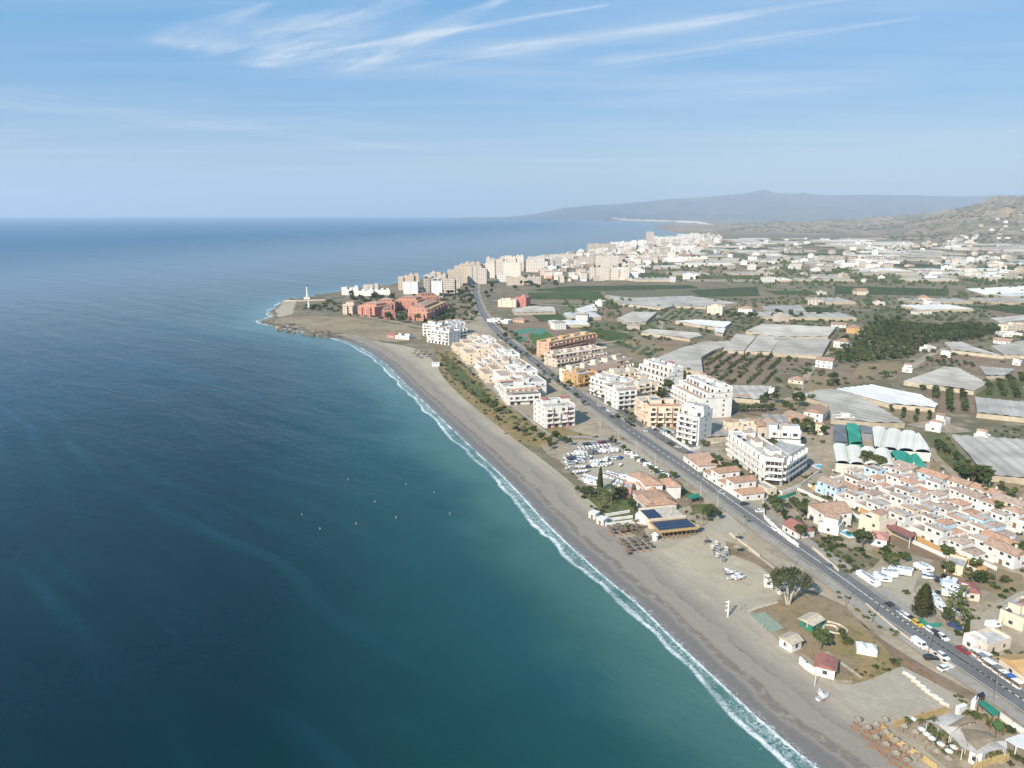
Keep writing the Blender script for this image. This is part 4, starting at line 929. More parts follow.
def cyp(seed, jit=(.75, 1.05), n=520, lf=.3):
    r = random.Random(seed); V = []; F = []
    for i in range(n):
        z = r.random()**1.1; rad = 1.15*(1-z)**.55*min(1, z*6+.3)*r.uniform(*jit); a = r.uniform(0, 2*pi); c = Vector((cos(a)*rad, sin(a)*rad, .6+z*8+r.uniform(-.3, .3))); s_ = lf
        u = Vector((-sin(a), cos(a), 0))*s_; w = Vector((cos(a)*.3, sin(a)*.3, 1))*s_*1.3; k = len(V); V += [tuple(c-u-w), tuple(c+u-w), tuple(c+u*.5+w), tuple(c-u*.5+w)]; F.append((k, k+1, k+2, k+3))
    me = bpy.data.meshes.new('crown'); me.from_pydata(V, [], F); me.materials.append(MATS['leaf_dark']); return me
TREES['cone'] = [(cyp(5, (.5, 1.25), 900, .2), shared('trunk', lambda mb: mb.tube([(0, 0, -.2), (0, 0, 7)], [.2, .05], 'bark')))]
TREES['cone'][0][0].materials.clear(); TREES['cone'][0][0].materials.append(MATS['leaf_olive'])
TREES['cypress'] = [(cyp(3), shared('trunk', lambda mb: mb.tube([(0, 0, -.2), (0, 0, 7)], [.2, .05], 'bark')))]
SHRUB = [crown_mesh(31, 9, 26, 1.3, .8, .24, 'leaf_dark', .6), crown_mesh(32, 9, 26, 1.4, .75, .24, 'leaf', .6), crown_mesh(33, 9, 26, 1.3, .8, .24, 'leaf_olive', .6)]
LOOK = dict(cone='tall cone shaped tree', bushy='bushy green tree', olive='grey-green olive tree', orchard='dark orchard tree', avocado='dense avocado tree', palm='slim palm tree', cypress='narrow dark cypress')
CATN = dict(cone='tree', bushy='tree', olive='tree', orchard='fruit tree', avocado='avocado tree', palm='palm tree', cypress='cypress')
TN = dict(cone='conifer_tree', bushy='bushy_tree', olive='olive_tree', orchard='orchard_tree', avocado='avocado_tree', palm='palm_tree', cypress='cypress_tree')
trnd = random.Random(5)
def tree(kind, px, py, sc=1.0, label=None, group=None, look=None, wide=1):
    p = P(px, py); v = trnd.randrange(len(TREES[kind])); c, t = TREES[kind][v]; s_ = sc*trnd.uniform(.85, 1.15)
    if p.y > 480:      # too small in the photograph to show a trunk apart
        key = ('j', kind, v)
        if key not in HP:
            bm = bmesh.new(); bm.from_mesh(c); n = len(bm.faces); bm.from_mesh(t)
            for i, f in enumerate(bm.faces): f.material_index = 0 if i < n else 1
            me = bpy.data.meshes.new(TN[kind]); bm.to_mesh(me); bm.free(); me.materials.append(c.materials[0]); me.materials.append(t.materials[0]); HP[key] = me
        root = obj(TN[kind], HP[key], None, (p.x, p.y, 0), trnd.uniform(0, 6.28), (s_, s_, s_*trnd.uniform(.85, 1.15)))
    else:
        root = obj(TN[kind], None, None, (p.x, p.y, 0), trnd.uniform(0, 6.28), (s_*wide, s_*wide, s_*trnd.uniform(.85, 1.15)))
        obj('trunk', t, root); obj('crown', c, root)
    if label: tag(root, label, CATN[kind], group)
    else: pend(root, look or LOOK[kind], CATN[kind], group or (CATN[kind]+'s along the coast'), px, py)
    return root
def shrub(px, py, sc=1.0, v=None, rot=None):
    p = P(px, py); v = trnd.randrange(3) if v is None else v; s_ = sc*trnd.uniform(.7, 1.3)
    o = obj('shrub', SHRUB[v], None, (p.x, p.y, 0), trnd.uniform(0, 6), (s_*trnd.uniform(.8, 1.4), s_, s_*trnd.uniform(.8, 1.3)))
    pend(o, ['dark round shrub', 'green leafy shrub', 'dusty olive shrub'][v], 'shrub', 'shrubs on the dry ground', px, py)
def stuff_plants(name, label, cat, polys, dens, meshes, sc, seed=1, kind='stuff', jitter=.3):
    """uncountable low growth: many small clumps in ONE mesh object"""
    r = random.Random(seed); V = []; F = []; MI = []; names = []
    srcs = []
    for me in meshes:
        nm = me.materials[0].name
        if nm not in names: names.append(nm)
        srcs.append((np.array([v.co[:] for v in me.vertices]), [tuple(p.vertices) for p in me.polygons], names.index(nm)))
    nv = 0; VV = []
    for poly in polys:
        pts = [P(*p) for p in poly]; xs = [p.x for p in pts]; ys = [p.y for p in pts]; area = abs(sum(pts[i-1].x*pts[i].y-pts[i].x*pts[i-1].y for i in range(len(pts))))/2
        for i in range(int(area*dens)):
            for _ in range(20):
                q = (r.uniform(min(xs), max(xs)), r.uniform(min(ys), max(ys)))
                if inpoly(q, pts) and mn.noise((q[0]*.03, q[1]*.03, seed)) > -.15+r.uniform(-.3, .1): break
            else: continue
            a, f, mi = r.choice(srcs); s_ = sc*r.uniform(.5, 1.3); t = r.uniform(0, 6.28); R_ = np.array([[cos(t)*s_, sin(t)*s_, 0], [-sin(t)*s_, cos(t)*s_, 0], [0, 0, s_*.9]])
            b = a@R_; b[:, 0] += q[0]; b[:, 1] += q[1]; VV.append(b)
            for ff in f: F.append(tuple(nv+x for x in ff)); MI.append(mi)
            nv += len(b)
    if not VV: return
    me = bpy.data.meshes.new(name); me.from_pydata(np.concatenate(VV).tolist(), [], F)
    for n in names: me.materials.append(bpy.data.materials[n])
    me.polygons.foreach_set('material_index', MI); o = obj(name, me); o['kind'] = kind; tag(o, label, cat)
# ---- greenhouses
def greenhouse(pxs, label, m='sheet_grey', h=4.0, tunnels=0, group=None, name='greenhouse', wallm='sheet_wall', ridge=.5, pend_px=None):
    """outline of the roof edge in the photograph; ribs run along the first edge's normal"""
    pts = [P(x, y, h) for x, y in pxs]; c = sum(pts, Vector((0, 0)))/len(pts); d = pts[1]-pts[0]; ang = atan2(d.y, d.x); ca, sa = cos(-ang), sin(-ang)
    loc = [((p.x-c.x)*ca-(p.y-c.y)*sa, (p.x-c.x)*sa+(p.y-c.y)*ca) for p in pts]
    root = thing(name, (c.x, c.y, 0), ang, label, 'greenhouse', group)
    n = len(loc); area = sum(loc[k][0]*loc[(k+1) % n][1]-loc[(k+1) % n][0]*loc[k][1] for k in range(n))
    if area < 0: loc = loc[::-1]
    mb = MB()
    for k in range(n):
        a, b = loc[k], loc[(k+1) % n]; mb.quad([(a[0], a[1], 0), (b[0], b[1], 0), (b[0], b[1], h), (a[0], a[1], h)], wallm)
    mb.build('side_wall', root)
    bm = bmesh.new(); vs = [bm.verts.new((p[0], p[1], h+.01)) for p in loc]; bm.faces.new(vs)
    xs = [p[0] for p in loc]; ys = [p[1] for p in loc]; w = 6.0 if not tunnels else (max(xs)-min(xs))/tunnels
    x = min(xs)+w/2 if not tunnels else min(xs)+w/2; cuts = []
    sub = w/2 if not tunnels else w/6
    xx = min(xs)+sub
    while xx < max(xs)-.01:
        g = bm.verts[:]+bm.edges[:]+bm.faces[:]; bmesh.ops.bisect_plane(bm, geom=g, plane_co=(xx, 0, 0), plane_no=(1, 0, 0)); xx += sub
    for v in bm.verts:
        u = ((v.co.x-min(xs))/w) % 1.0
        if tunnels: v.co.z += ridge*math.sqrt(max(0, 1-(2*u-1)**2)) if .02 < u < .98 else 0
        else: v.co.z += ridge*(1-abs(2*u-1))*(1 if .02 < u < .98 else 0)+.5*mn.noise((v.co.x*.02, v.co.y*.03, 2))
    for f in bm.faces:
        if f.normal.z < 0: f.normal_flip()
    bmesh.ops.triangulate(bm, faces=bm.faces[:])
    me = bpy.data.meshes.new('roof'); bm.to_mesh(me); bm.free(); me.materials.append(MATS[m]); obj('roof', me, root)
    return root
# ---- vehicles, boats, beach furniture
def car_proto(kind, paint):
    P_ = []
    def M(fn, nm): mb = MB(); fn(mb); return mb.mesh(nm)
    def loft(mb, prof, w0, w1, m):      # side profile swept across the width, tumblehome to w1 at the top
        zs = [z for x, z in prof]; z0, z1 = min(zs), max(zs); n = len(prof); i = len(mb.v)
        for s_ in (-1, 1): mb.v += [(x, s_*lerp(w0, w1, (z-z0)/(z1-z0)), z) for x, z in prof]
        for k in range(n): j = (k+1) % n; mb.f.append((i+k, i+j, i+n+j, i+n+k)); mb.m.append(mb.mi(m))
        mb.f.append(tuple(i+k for k in range(n))[::-1]); mb.m.append(mb.mi(m)); mb.f.append(tuple(i+n+k for k in range(n))); mb.m.append(mb.mi(m))
    if kind == 'car':
        P_.append(('body', M(lambda mb: (loft(mb, [(-2.1, .3), (2.1, .3), (2.15, .75), (1.2, .92), (.5, 1.0), (-1.5, 1.02), (-2.05, .95)], .88, .84, paint)), 'body'), (0, 0, 0), 0, []))
        P_.append(('windows', M(lambda mb: loft(mb, [(-1.9, .98), (1.15, .95), (.45, 1.38), (-1.45, 1.42)], .80, .66, 'glass'), 'windows'), (0, 0, .0), 0, []))
        P_.append(('roof', M(lambda mb: loft(mb, [(-1.45, 1.40), (.45, 1.36), (.3, 1.46), (-1.2, 1.48)], .70, .60, paint), 'roof'), (0, 0, 0), 0, [])); wx = 1.3
    elif kind == 'van':
        P_.append(('body', M(lambda mb: loft(mb, [(-2.5, .35), (2.4, .35), (2.5, .95), (1.9, 1.2), (1.45, 1.95), (1.1, 2.1), (-2.4, 2.1)], .98, .86, paint), 'body'), (0, 0, 0), 0, []))
        P_.append(('windscreen', M(lambda mb: mb.quad([(1.95, -.8, 1.2), (1.95, .8, 1.2), (1.5, .72, 1.93), (1.5, -.72, 1.93)], 'glass'), 'windscreen'), (0, 0, 0), 0, []))
        for s_ in (-1, 1): P_.append(('side_window', M(lambda mb: mb.box(.3, 1.4, -.01, .01, 1.25, 1.8, 'glass'), 'side_window'), (0, s_*.925, 0), 0, [])); 
        wx = 1.6
    elif kind == 'caravan':
        P_.append(('body', M(lambda mb: loft(mb, [(-2.5, .45), (2.3, .45), (2.6, 1.1), (2.2, 2.3), (1.6, 2.5), (-2.0, 2.5), (-2.6, 2.2), (-2.65, 1.0)], 1.05, 1.0, 'car_white'), 'body'), (0, 0, 0), 0, []))
        P_.append(('window', M(lambda mb: mb.box(-.9, .9, -1.07, 1.07, 1.3, 1.85, 'glass'), 'window'), (0, 0, 0), 0, []))
        P_.append(('roof_hatch', M(lambda mb: mb.box(-.5, .5, -.35, .35, 2.5, 2.62, 'metal'), 'roof_hatch'), (0, 0, 0), 0, [])); wx = 0
    if kind == 'boat':
        def hull(mb):
            st = [(-2.6, .85, .9), (-1, 1.0, .85), (.6, .95, .9), (1.8, .6, 1.0), (2.7, .04, 1.15)]; V = []
            i = len(mb.v)
            for x, w, h in st: mb.v += [(x, -w, h), (x, -w*.7, .35), (x, 0, .1 if x < 2 else .6), (x, w*.7, .35), (x, w, h)]
            for k in range(len(st)-1):
                for j in range(4): mb.f.append((i+k*5+j, i+k*5+j+1, i+k*5+6+j, i+k*5+5+j)); mb.m.append(mb.mi(paint))
            mb.f.append((i, i+1, i+2, i+3, i+4)); mb.m.append(mb.mi(paint))
            for k in range(len(st)-1): 
                a, b = i+k*5, i+k*5+4; mb.f.append((a, a+5, b+5, b)); mb.m.append(mb.mi('roof_grey'))
        P_.append(('hull', M(hull, 'hull'), (0, 0, 0), 0, []))
        P_.append(('cabin', M(lambda mb: loft(mb, [(-.6, .9), (1.0, .95), (.5, 1.5), (-.5, 1.6)], .6, .45, 'car_white'), 'cabin'), (0, 0, 0), 0, []))
        P_.append(('trailer', M(lambda mb: (mb.box(-2.3, 2.4, -.6, -.5, .22, .32, 'metal'), mb.box(-2.3, 2.4, .5, .6, .22, .32, 'metal'), mb.box(2.4, 3.4, -.05, .05, .22, .32, 'metal')), 'trailer'), (0, 0, 0), 0, [])); wx = 0
    wheel = HP.get('wheel')
    if not wheel:
        mb = MB(); mb.tube([(0, -.1, .32), (0, .1, .32)], .32, 'tyre', 10); mb.tube([(0, -.11, .32), (0, .11, .32)], .17, 'metal', 8); wheel = HP['wheel'] = mb.mesh('wheel')
    yy = .78 if kind == 'car' else .88
    for x in ((wx, -wx) if wx else (-.3,)):
        for y in (yy, -yy): P_.append(('wheel', wheel, (x, y, 0), 0, []))
    return P_
VN = dict(car=('parked_car', 'car'), van=('van', 'van'), caravan=('caravan', 'caravan'), boat=('boat_on_trailer', 'boat'))
def vehicle(kind, px, py, ang, paint='car_white', label=None, group=None, look=None, world=None):
    k = ('veh', kind, paint)
    if k not in HP: HP[k] = car_proto(kind, paint)
    p = P(px, py) if world is None else world
    root = obj(VN[kind][0], None, None, (p.x, p.y, .06 if world is None else .2), ang, .82 if kind in ('caravan', 'boat') else .92)
    put_parts(root, HP[k]); col = paint.split('_')[1] if '_' in paint else paint
    nm = {'car': f'{col} parked car', 'van': f'{col} parked van', 'caravan': 'white parked caravan', 'boat': f'{col} boat on its trailer'}[kind]
    if label: tag(root, label, VN[kind][1], group)
    else: pend(root, look or nm, VN[kind][1], group or 'parked vehicles', px, py)
    return root
def parasol_proto(sc=1.0, mat_='thatch'):
    c = MB(); n = 12; c.v.append((0, 0, 2.75*1)); 
    for j in range(n): a = 2*pi*j/n; c.v.append((cos(a)*1.2, sin(a)*1.2, 2.15))
    for j in range(n): a = 2*pi*j/n; c.v.append((cos(a)*1.17, sin(a)*1.17, 1.98))
    for j in range(n): k = (j+1) % n; c.f += [(0, 1+j, 1+k), (1+j, 1+n+j, 1+n+k, 1+k), (0, 1+n+k, 1+n+j)]; c.m += [c.mi(mat_)]*3
    p = MB(); p.tube([(0, 0, -.2), (0, 0, 2.6)], .06, 'wood'); return c.mesh('canopy'), p.mesh('pole')
PAR = {'thatch': parasol_proto(), 'dark': parasol_proto(mat_='dark_thatch'), 'canvas': parasol_proto(mat_='canvas')}
def parasol(px, py, sc, label=None, kind='thatch', look='thatched beach parasol', group='beach parasols'):
    p = P(px, py); root = obj('beach_parasol', None, None, (p.x, p.y, .1), trnd.random(), sc); obj('canopy', PAR[kind][0], root); obj('pole', PAR[kind][1], root)
    if label: tag(root, label, 'parasol', group)
    else: pend(root, look, 'parasol', group, px, py)
    return root
def _bed(mb): mb.box(-.95, .5, -.32, .32, .28, .4, 'orange'); mb.quad([(.5, -.32, .4), (.5, .32, .4), (.98, .32, .75), (.98, -.32, .75)][::-1], 'orange'); mb.box(-.9, -.8, -.3, .3, 0, .28, 'wood'); mb.box(.35, .45, -.3, .3, 0, .28, 'wood')
BED = shared('sunbed', _bed)
def mast(name, label, cat, px, py, h, r=.06, m='metal', arm=0, extra=None, rot=0):
    p = P(px, py); root = thing(name, (p.x, p.y, 0), rot, label, cat)
    mb = MB(); mb.tube([(0, 0, -.1), (0, 0, h)], [r, r*.6], m, 8); mb.build('pole', root)
    if arm: mb = MB(); mb.tube([(0, 0, h-.1), (-arm, 0, h+.25)], [.05, .03], m, 6); mb.box(-arm-.5, -arm, -.12, .12, h+.18, h+.3, m); mb.build('lamp_arm', root)
    if extra: extra(root)
    return root
def wall_run(name, label, pxs, h, m='white', w=.3, cat='wall', group=None, piers=0):
    pts = [P(*p) for p in pxs]; mb = MB(); o0 = pts[0]
    for a, b in zip(pts, pts[1:]):
        d = b-a; mb.obox(((a.x+b.x)/2-o0.x, (a.y+b.y)/2-o0.y, -.1), d.length+w*.98, w, h+.1, atan2(d.y, d.x), m)
        if piers:
            for i in range(int(d.length/piers)+1):
                q = a.lerp(b, min(1, i*piers/d.length))-o0; mb.obox((q.x, q.y, -.1), .5, .5, h+.35, atan2(d.y, d.x), m)
    o = mb.build(name, loc=(o0.x, o0.y, 0)); return tag(o, label, cat, group)
def canopy_on_posts(name, label, cat, pxs, h, m, th=.18, postm='wood', roofname='roof', group=None, sag=0):
    pts = [P(x, y, h) for x, y in pxs]; c = sum(pts, Vector((0, 0)))/len(pts); root = thing(name, (c.x, c.y, 0), 0, label, cat, group)
    mb = MB(); mb.prism([(p.x-c.x, p.y-c.y) for p in pts], h-th, h, m); mb.build(roofname, root)
    for a in pts:
        q = (a-c)*.94; mb = MB(); mb.box(-.1, .1, -.1, .1, 0, h-th, postm); mb.build('post', root, loc=(q.x, q.y, 0))
    return root
# ================================================================== BUILDINGS
PARTG = None
# -- the blocks on the land side of the beach, near to far
blk('apartment_block', 'four storey white and dusty red block standing alone by the avenue', 'apartment block', (545, 428.5), (575, 425.5), 19, 4, 'white', 'flat', accent='rose', heads=3, tile='red_roof')
b_ = blk('apartment_block', 'low white block with two long orange tile roofs facing the lawn strip', 'apartment block', (508, 405.5), (541, 403.5), 28, 3, 'white', 'mixed', heads=1, tile='orange_tile', steps=2, stepd=12)
for i, (A, B) in enumerate(split_row((452, 350), (504, 398), 8, .04)):
    _n = (B-A).normalized(); _n = Vector((-_n.y, _n.x))*[0, 4, -1, 5, 1, -2, 4, 0][i]; A = A+_n; B = B+_n
    wall = ['cream', 'white', 'cream', 'cream', 'white', 'cream', 'white', 'white'][i]
    wing('stepped_apartments', f'{["cream","white","cream","cream","white","cream","white","white"][i]} stepped block with roof terraces, {ORD[i]} from the lighthouse end of the seafront row', 'apartment block', A, B, [30, 26, 32, 25, 30, 33, 27, 30][i], [4, 5, 4, 4, 5, 4, 4, 3][i], wall, 'flat', steps=[3, 4, 2, 3, 4, 3, 2, 2][i], stepd=[7, 5, 8, 6, 5, 6, 9, 8][i], heads=3, group='stepped blocks along the beach', cap=50, tile='old_tile', bay=5)
for i, (a, b, dp, st, lab) in enumerate([((427, 342), (449, 345.5), 16, 4, 'white apartment block nearest the sand, front left of the beach bend group'), ((449, 343), (467, 340), 22, 4, 'white apartment block at the landward end of the beach bend group'),
      ((423, 336), (440, 338), 14, 4, 'white apartment block furthest left in the beach bend group'), ((441, 336.5), (465, 334), 14, 4, 'white apartment block at the back of the beach bend group')]):
    blk('apartment_block', lab, 'apartment block', a, b, dp, st, 'white', 'flat', heads=3, group='white blocks at the beach bend', cap=60)
# -- right of the avenue
blk('apartment_block', 'long brick coloured apartment block beside the round crop field', 'apartment block', (549, 357.5), (596, 347), 14, 4, 'peach', 'mixed', tile='ochre', heads=4, cap=90)
for i, (A, B) in enumerate(split_row((556, 367.5), (607, 359), 4, .1)):
    wing('terraced_apartments', f'pale stepped terrace in front of the brick coloured block, {ORD[i]} from the left', 'terraced flats', A, B, 16, 3, 'beige', 'mixed', steps=2, stepd=6, heads=1, tile='beige', group='pale stepped terraces', cap=30)
for i, (A, B) in enumerate(split_row((578, 385), (633, 370), 5, .1)):
    wing('terraced_apartments', f'pinkish cream stepped terrace behind the orange wing, {ORD[i]} from the left', 'terraced flats', A, B, 18, 3, 'cream', 'mixed', steps=2, stepd=6, heads=1, tile='old_tile', group='cream stepped terraces', cap=30)
blk('apartment_block', 'orange painted wing at the avenue end of the cream terraces', 'apartment block', (578, 388), (594, 385), 16, 3, 'ochre', 'flat', heads=1, cap=30)
blk('apartment_block', 'orange red gabled middle wing among the cream terraces', 'apartment block', (597, 383), (620, 377), 9, 3, 'peach', 'gable', heads=0, cap=30)
blk('apartment_block', 'big white balcony block left of the peach and white block, front wing', 'apartment block', (590, 394), (617, 404), 18, 4, 'white', 'flat', heads=3, cap=80, tile='old_tile')
blk('apartment_block', 'white front wing with tiled tower tops beside the avenue parking', 'apartment block', (617, 410), (636, 408), 17, 4, 'white', 'mixed', heads=2, cap=60, tile='old_tile')
blk('apartment_block', 'cream end block in front of the long white block', 'apartment block', (637, 402), (657, 399), 18, 4, 'cream', 'flat', heads=2, cap=60)
blk('apartment_block', 'cream back wing of the white block group behind the avenue', 'apartment block', (612, 392), (640, 388), 12, 4, 'cream', 'flat', heads=2, cap=60, tile='old_tile')
blk('apartment_block', 'long white stepped block with a dusty red strip on its roof', 'apartment block', (634, 381), (663, 391), 17, 5, 'white', 'flat', steps=3, stepd=4, heads=2, cap=90, tile='red_roof')
blk('apartment_block', 'peach and white block with orange tile patches on its roof', 'apartment block', (648, 427), (680, 427), 15, 4, 'cream', 'mixed', accent='peach', heads=2, cap=80, tile='orange_tile')
blk('apartment_block', 'peach and white left wing curving towards the avenue', 'apartment block', (634, 417), (648, 427), 14, 4, 'cream', 'flat', accent='peach', heads=1, cap=50, tile='orange_tile')
blk('apartment_block', 'tall white stepped block behind, beside the grey sheeting', 'apartment block', (671, 404), (698, 419), 22, 6, 'white', 'flat', steps=3, stepd=5, heads=3, cap=90)
blk('apartment_block', 'white tower of deep balconies nearest the avenue junction', 'apartment block', (676, 441), (698, 446.5), 13, 6, 'white', 'flat', steps=2, stepd=4, heads=2, cap=80)
# white horseshoe
hs = blk('horseshoe_apartments', 'big white horseshoe shaped balcony block around a green courtyard', 'apartment block', (727, 455), (765, 484), 12, 4, 'white', 'flat', heads=3, cap=90, tile='old_tile', sides=False)
def add_wing(root, p1, p2, depth, st, wall='white', n=8, tile='old_tile', roofm=None):
    A = P(*p1); B = P(*p2); d = B-A; a0 = root.rotation_euler.z; ang = atan2(d.y, d.x)-a0; r = A-Vector(root.location[:2]); ca, sa = cos(-a0), sin(-a0)
    mb = MB(); L = d.length; H = st*3.0+.07*n; mb.box(0, L, 0, depth, -.5, H, wall, 'roof_grey'); mb.box(0, L, 0, .2, H, H+.9, wall); mb.box(0, L, depth-.2, depth, H, H+.9, wall); mb.box(L-.2, L, .2, depth-.2, H, H+.9, wall)
    w = mb.build('wing', root, loc=(r.x*ca-r.y*sa, r.x*sa+r.y*ca, 0), rot=ang)
    bw = L/n
    for f in range(st):
        for i in range(n):
            obj('glass_door', GDS[(i*5+f*3) % 9], w, (bw*(i+.5), -.01, f*3+.12))
            if f: obj('balcony', balc_mesh(bw*.94, wall, wall), w, (bw*(i+.5), 0, f*3+.05))
    return w
add_wing(hs, (765, 484.5), (781, 486), 12, 4, n=4); add_wing(hs, (781.5, 486), (803, 471), 11, 4, n=6)
mbr = MB(); mbr.hip(0, 9, 0, 2.6, 0, .7, 'old_tile', .1, True); rm = mbr.mesh('roof_tiles')
for x_, y_ in ((6, 4.5), (19, 7), (33, 4.5)): obj('roof_tiles', rm, hs, (x_, y_, 12.85))
blk('apartment_block', 'white three storey wing behind the green courtyard of the horseshoe block', 'apartment block', (768, 447), (800, 449), 10, 3, 'white', 'flat', heads=3, cap=50, tile='old_tile')
for i, (A, B) in enumerate(split_row((729, 438.5), (783, 436), 4, .04)):
    wing('row_house', f'cream two storey row house with terracotta roof behind the horseshoe block, {ORD[i]} from the left', 'row house', A, B, 11, 2, ['cream', 'cream', 'beige', 'cream'][i], 'gable' if i > 1 else 'flat', heads=2, group='cream row houses', cap=20, balcony='some')
wall_run('boundary_wall', 'white garden wall along the drive below the horseshoe block', [(764, 486), (775, 492), (782, 495), (800, 487), (818, 474)], 1.6)
wall_run('boundary_wall', 'long white wall between the parking and the white balcony tower', [(652, 428), (668, 437), (690, 451), (700, 449)], 1.6)
blk('garage', 'cream low garage with dark doors left of the drive wall', 'garage', (754, 490), (767, 497), 5, 1, 'cream', 'flat', heads=0, cap=6, balcony=False)
# -- bungalow terrace along the road
for i, (A, B) in enumerate(split_row((683, 461), (699, 473), 2, .05)):
    wing('bungalow', f'white tiled bungalow at the junction end of the road terrace, {["left", "right"][i]} one', 'bungalow', A, B, 11, 1, 'white', 'gable', fl=3.4, heads=0, group='bungalows along the road', cap=12, balcony=False)
for i, (A, B) in enumerate(split_row((703, 477), (742, 502), 5, .03)):
    wing('bungalow', f'white tiled bungalow in the long road terrace, {ORD[i]} from the junction', 'bungalow', A, B, 11, 2 if i in (1, 3) else 1, 'white', 'gable', fl=3.2, heads=0, group='bungalows along the road', cap=12, balcony=False, tile='orange_tile')
# -- walled villa, cream terrace with red canopy
house_l = [('flat', (806, 520), (838, 533), 'white walled garden villa with flat roofs right of the long road wall'), ('hip', (798, 522), (809, 530), 'small white house with brown tile roof among the garden trees')]
blk('villa', 'white villa with brown tile roof inside white garden walls', 'villa', (807, 518), (824, 529), 12, 2, 'white', 'gable', heads=0, cap=16, balcony='some')
blk('villa', 'low white garden wing with terrace in front of the walled villa', 'villa', (818, 531), (838, 536), 8, 1, 'white', 'flat', heads=1, cap=8, balcony=False)
blk('villa', 'small white house with dark red roof hidden behind the roadside wall', 'house', (782, 531), (797, 540), 8, 1, 'white', 'gable', heads=0, cap=8, balcony=False, tile='red_roof')
r_ = blk('terrace_building', 'cream two storey building with a long dark red roof over its terrace', 'building', (858, 530), (878, 539), 9, 2, 'cream', 'flat', heads=1, cap=20, balcony=False)
canopy_on_posts('terrace_canopy', 'long dark red canopy roof on posts', 'canopy', [(880, 523.5), (885, 520.5), (917, 534), (911, 538)], 4.5, 'red_roof', postm='white')
blk('cottage', 'small pink roofed cottage beside the round green bush', 'cottage', (871, 545), (886, 548), 7, 1, 'white', 'hip', heads=0, cap=6, balcony=False, tile='rose')
# -- the village: rows of tiled houses
def village():
    rnd = random.Random(3); rows = 7; cnt = 0
    for r in range(rows):
        t = r/(rows-1); a = (lerp(870, 806, t), lerp(466, 489, t)); b = (lerp(1034, 1000, t), lerp(523, 577, t)) if r < 6 else (986, 570)
        A = P(*a); B = P(*b); d = (B-A); L = d.length; d.normalize(); ang = atan2(d.y, d.x); n = Vector((-d.y, d.x)); s_ = rnd.uniform(0, 4); i = 0
        while s_ < L-9:
            w = rnd.uniform(8.2, 12.5); off = rnd.uniform(-2, 2); p = A+d*s_+n*off
            kind = rnd.choice(['gable', 'flat', 'hip', 'flat', 'flat', 'hip']) if r else rnd.choice(['gable', 'hip', 'gable'])
            wall = rnd.choice(['white']*7+['cream', 'pale_blue']); tile = rnd.choice(['terracotta', 'old_tile', 'old_tile', 'orange_tile', 'old_tile'])
            if 380 < 0: pass
            turn = rnd.choice([0, 0, 0, pi/2, -pi/2]) if r else 0
            o = house(kind, (p.x, p.y), ang, (w/10, rnd.uniform(.75, .98), rnd.uniform(.78, .98)), wall, tile)
            row_n = ['back row', 'second back row', 'third back row', 'middle row', 'third front row', 'second front row', 'front row'][r]
            look = {'white': 'white', 'cream': 'cream', 'pale_blue': 'pale blue'}[wall]
            o['category'] = 'house'; o['group'] = 'houses of the white village'; o['label'] = f'{look} tiled house, {ORD[min(i, 19)]} from the left of the village {row_n}'
            s_ += w+rnd.choice([0, 0, 0, .3, 1.6, 3]); i += 1; cnt += 1
        # garden wall in front of each row
        wl = [PX(*(A-n*5)), PX(*(B-n*5))]
        wall_run('garden_wall', f'white garden wall before the {row_n} of village houses', wl, 1.5, group='village garden walls')
village()
wall_run('retaining_wall', 'long ochre retaining wall along the lane below the village', [(812, 490), (840, 500), (862, 513), (890, 527), (915, 540), (938, 552), (965, 563), (985, 573)], 2.2, 'ochre', .5)
wall_run('retaining_wall', 'pale wall ramp between the villa garden and the village pool', [(818, 505), (842, 512)], 1.4, 'orange', .5)
def pool(label, px, py, L, Wd, ang):
    p = P(px, py); r = thing('swimming_pool', (p.x, p.y, .03), ang, label, 'swimming pool', 'garden swimming pools')
    mb = MB(); mb.box(-L/2-1, L/2+1, -Wd/2-1, Wd/2+1, 0, .12, 'white'); mb.build('deck', r); mb = MB(); mb.box(-L/2, L/2, -Wd/2, Wd/2, .1, .16, 'pool'); mb.build('water', r)
va = atan2(*(reversed((P(985, 570)-P(806, 489))[:])))
for lab, x, y, l, w_ in [('narrow blue pool before the left end of the village', 832, 491, 10, 4), ('pale blue pool second from the left before the village', 856, 502, 9, 4), ('small blue pool behind the ochre wall near the red canopy', 880, 510.5, 8, 3.6),
      ('tiny blue pool behind the ochre wall right of the red canopy', 931, 533, 6, 2.6), ('large bright blue pool in the village front corner', 957, 544.5, 11, 4.5), ('turquoise pool beside the peach and white block', 665, 431, 9, 5), ('turquoise pool at the corner of the horseshoe block', 823, 468, 8, 4), ('small blue pool in the waste garden', 848, 534, 4.5, 3.5), ('round blue tank left of the horseshoe block', 713, 441, 5, 5)]:
    pool(lab, x, y, l, w_, va)
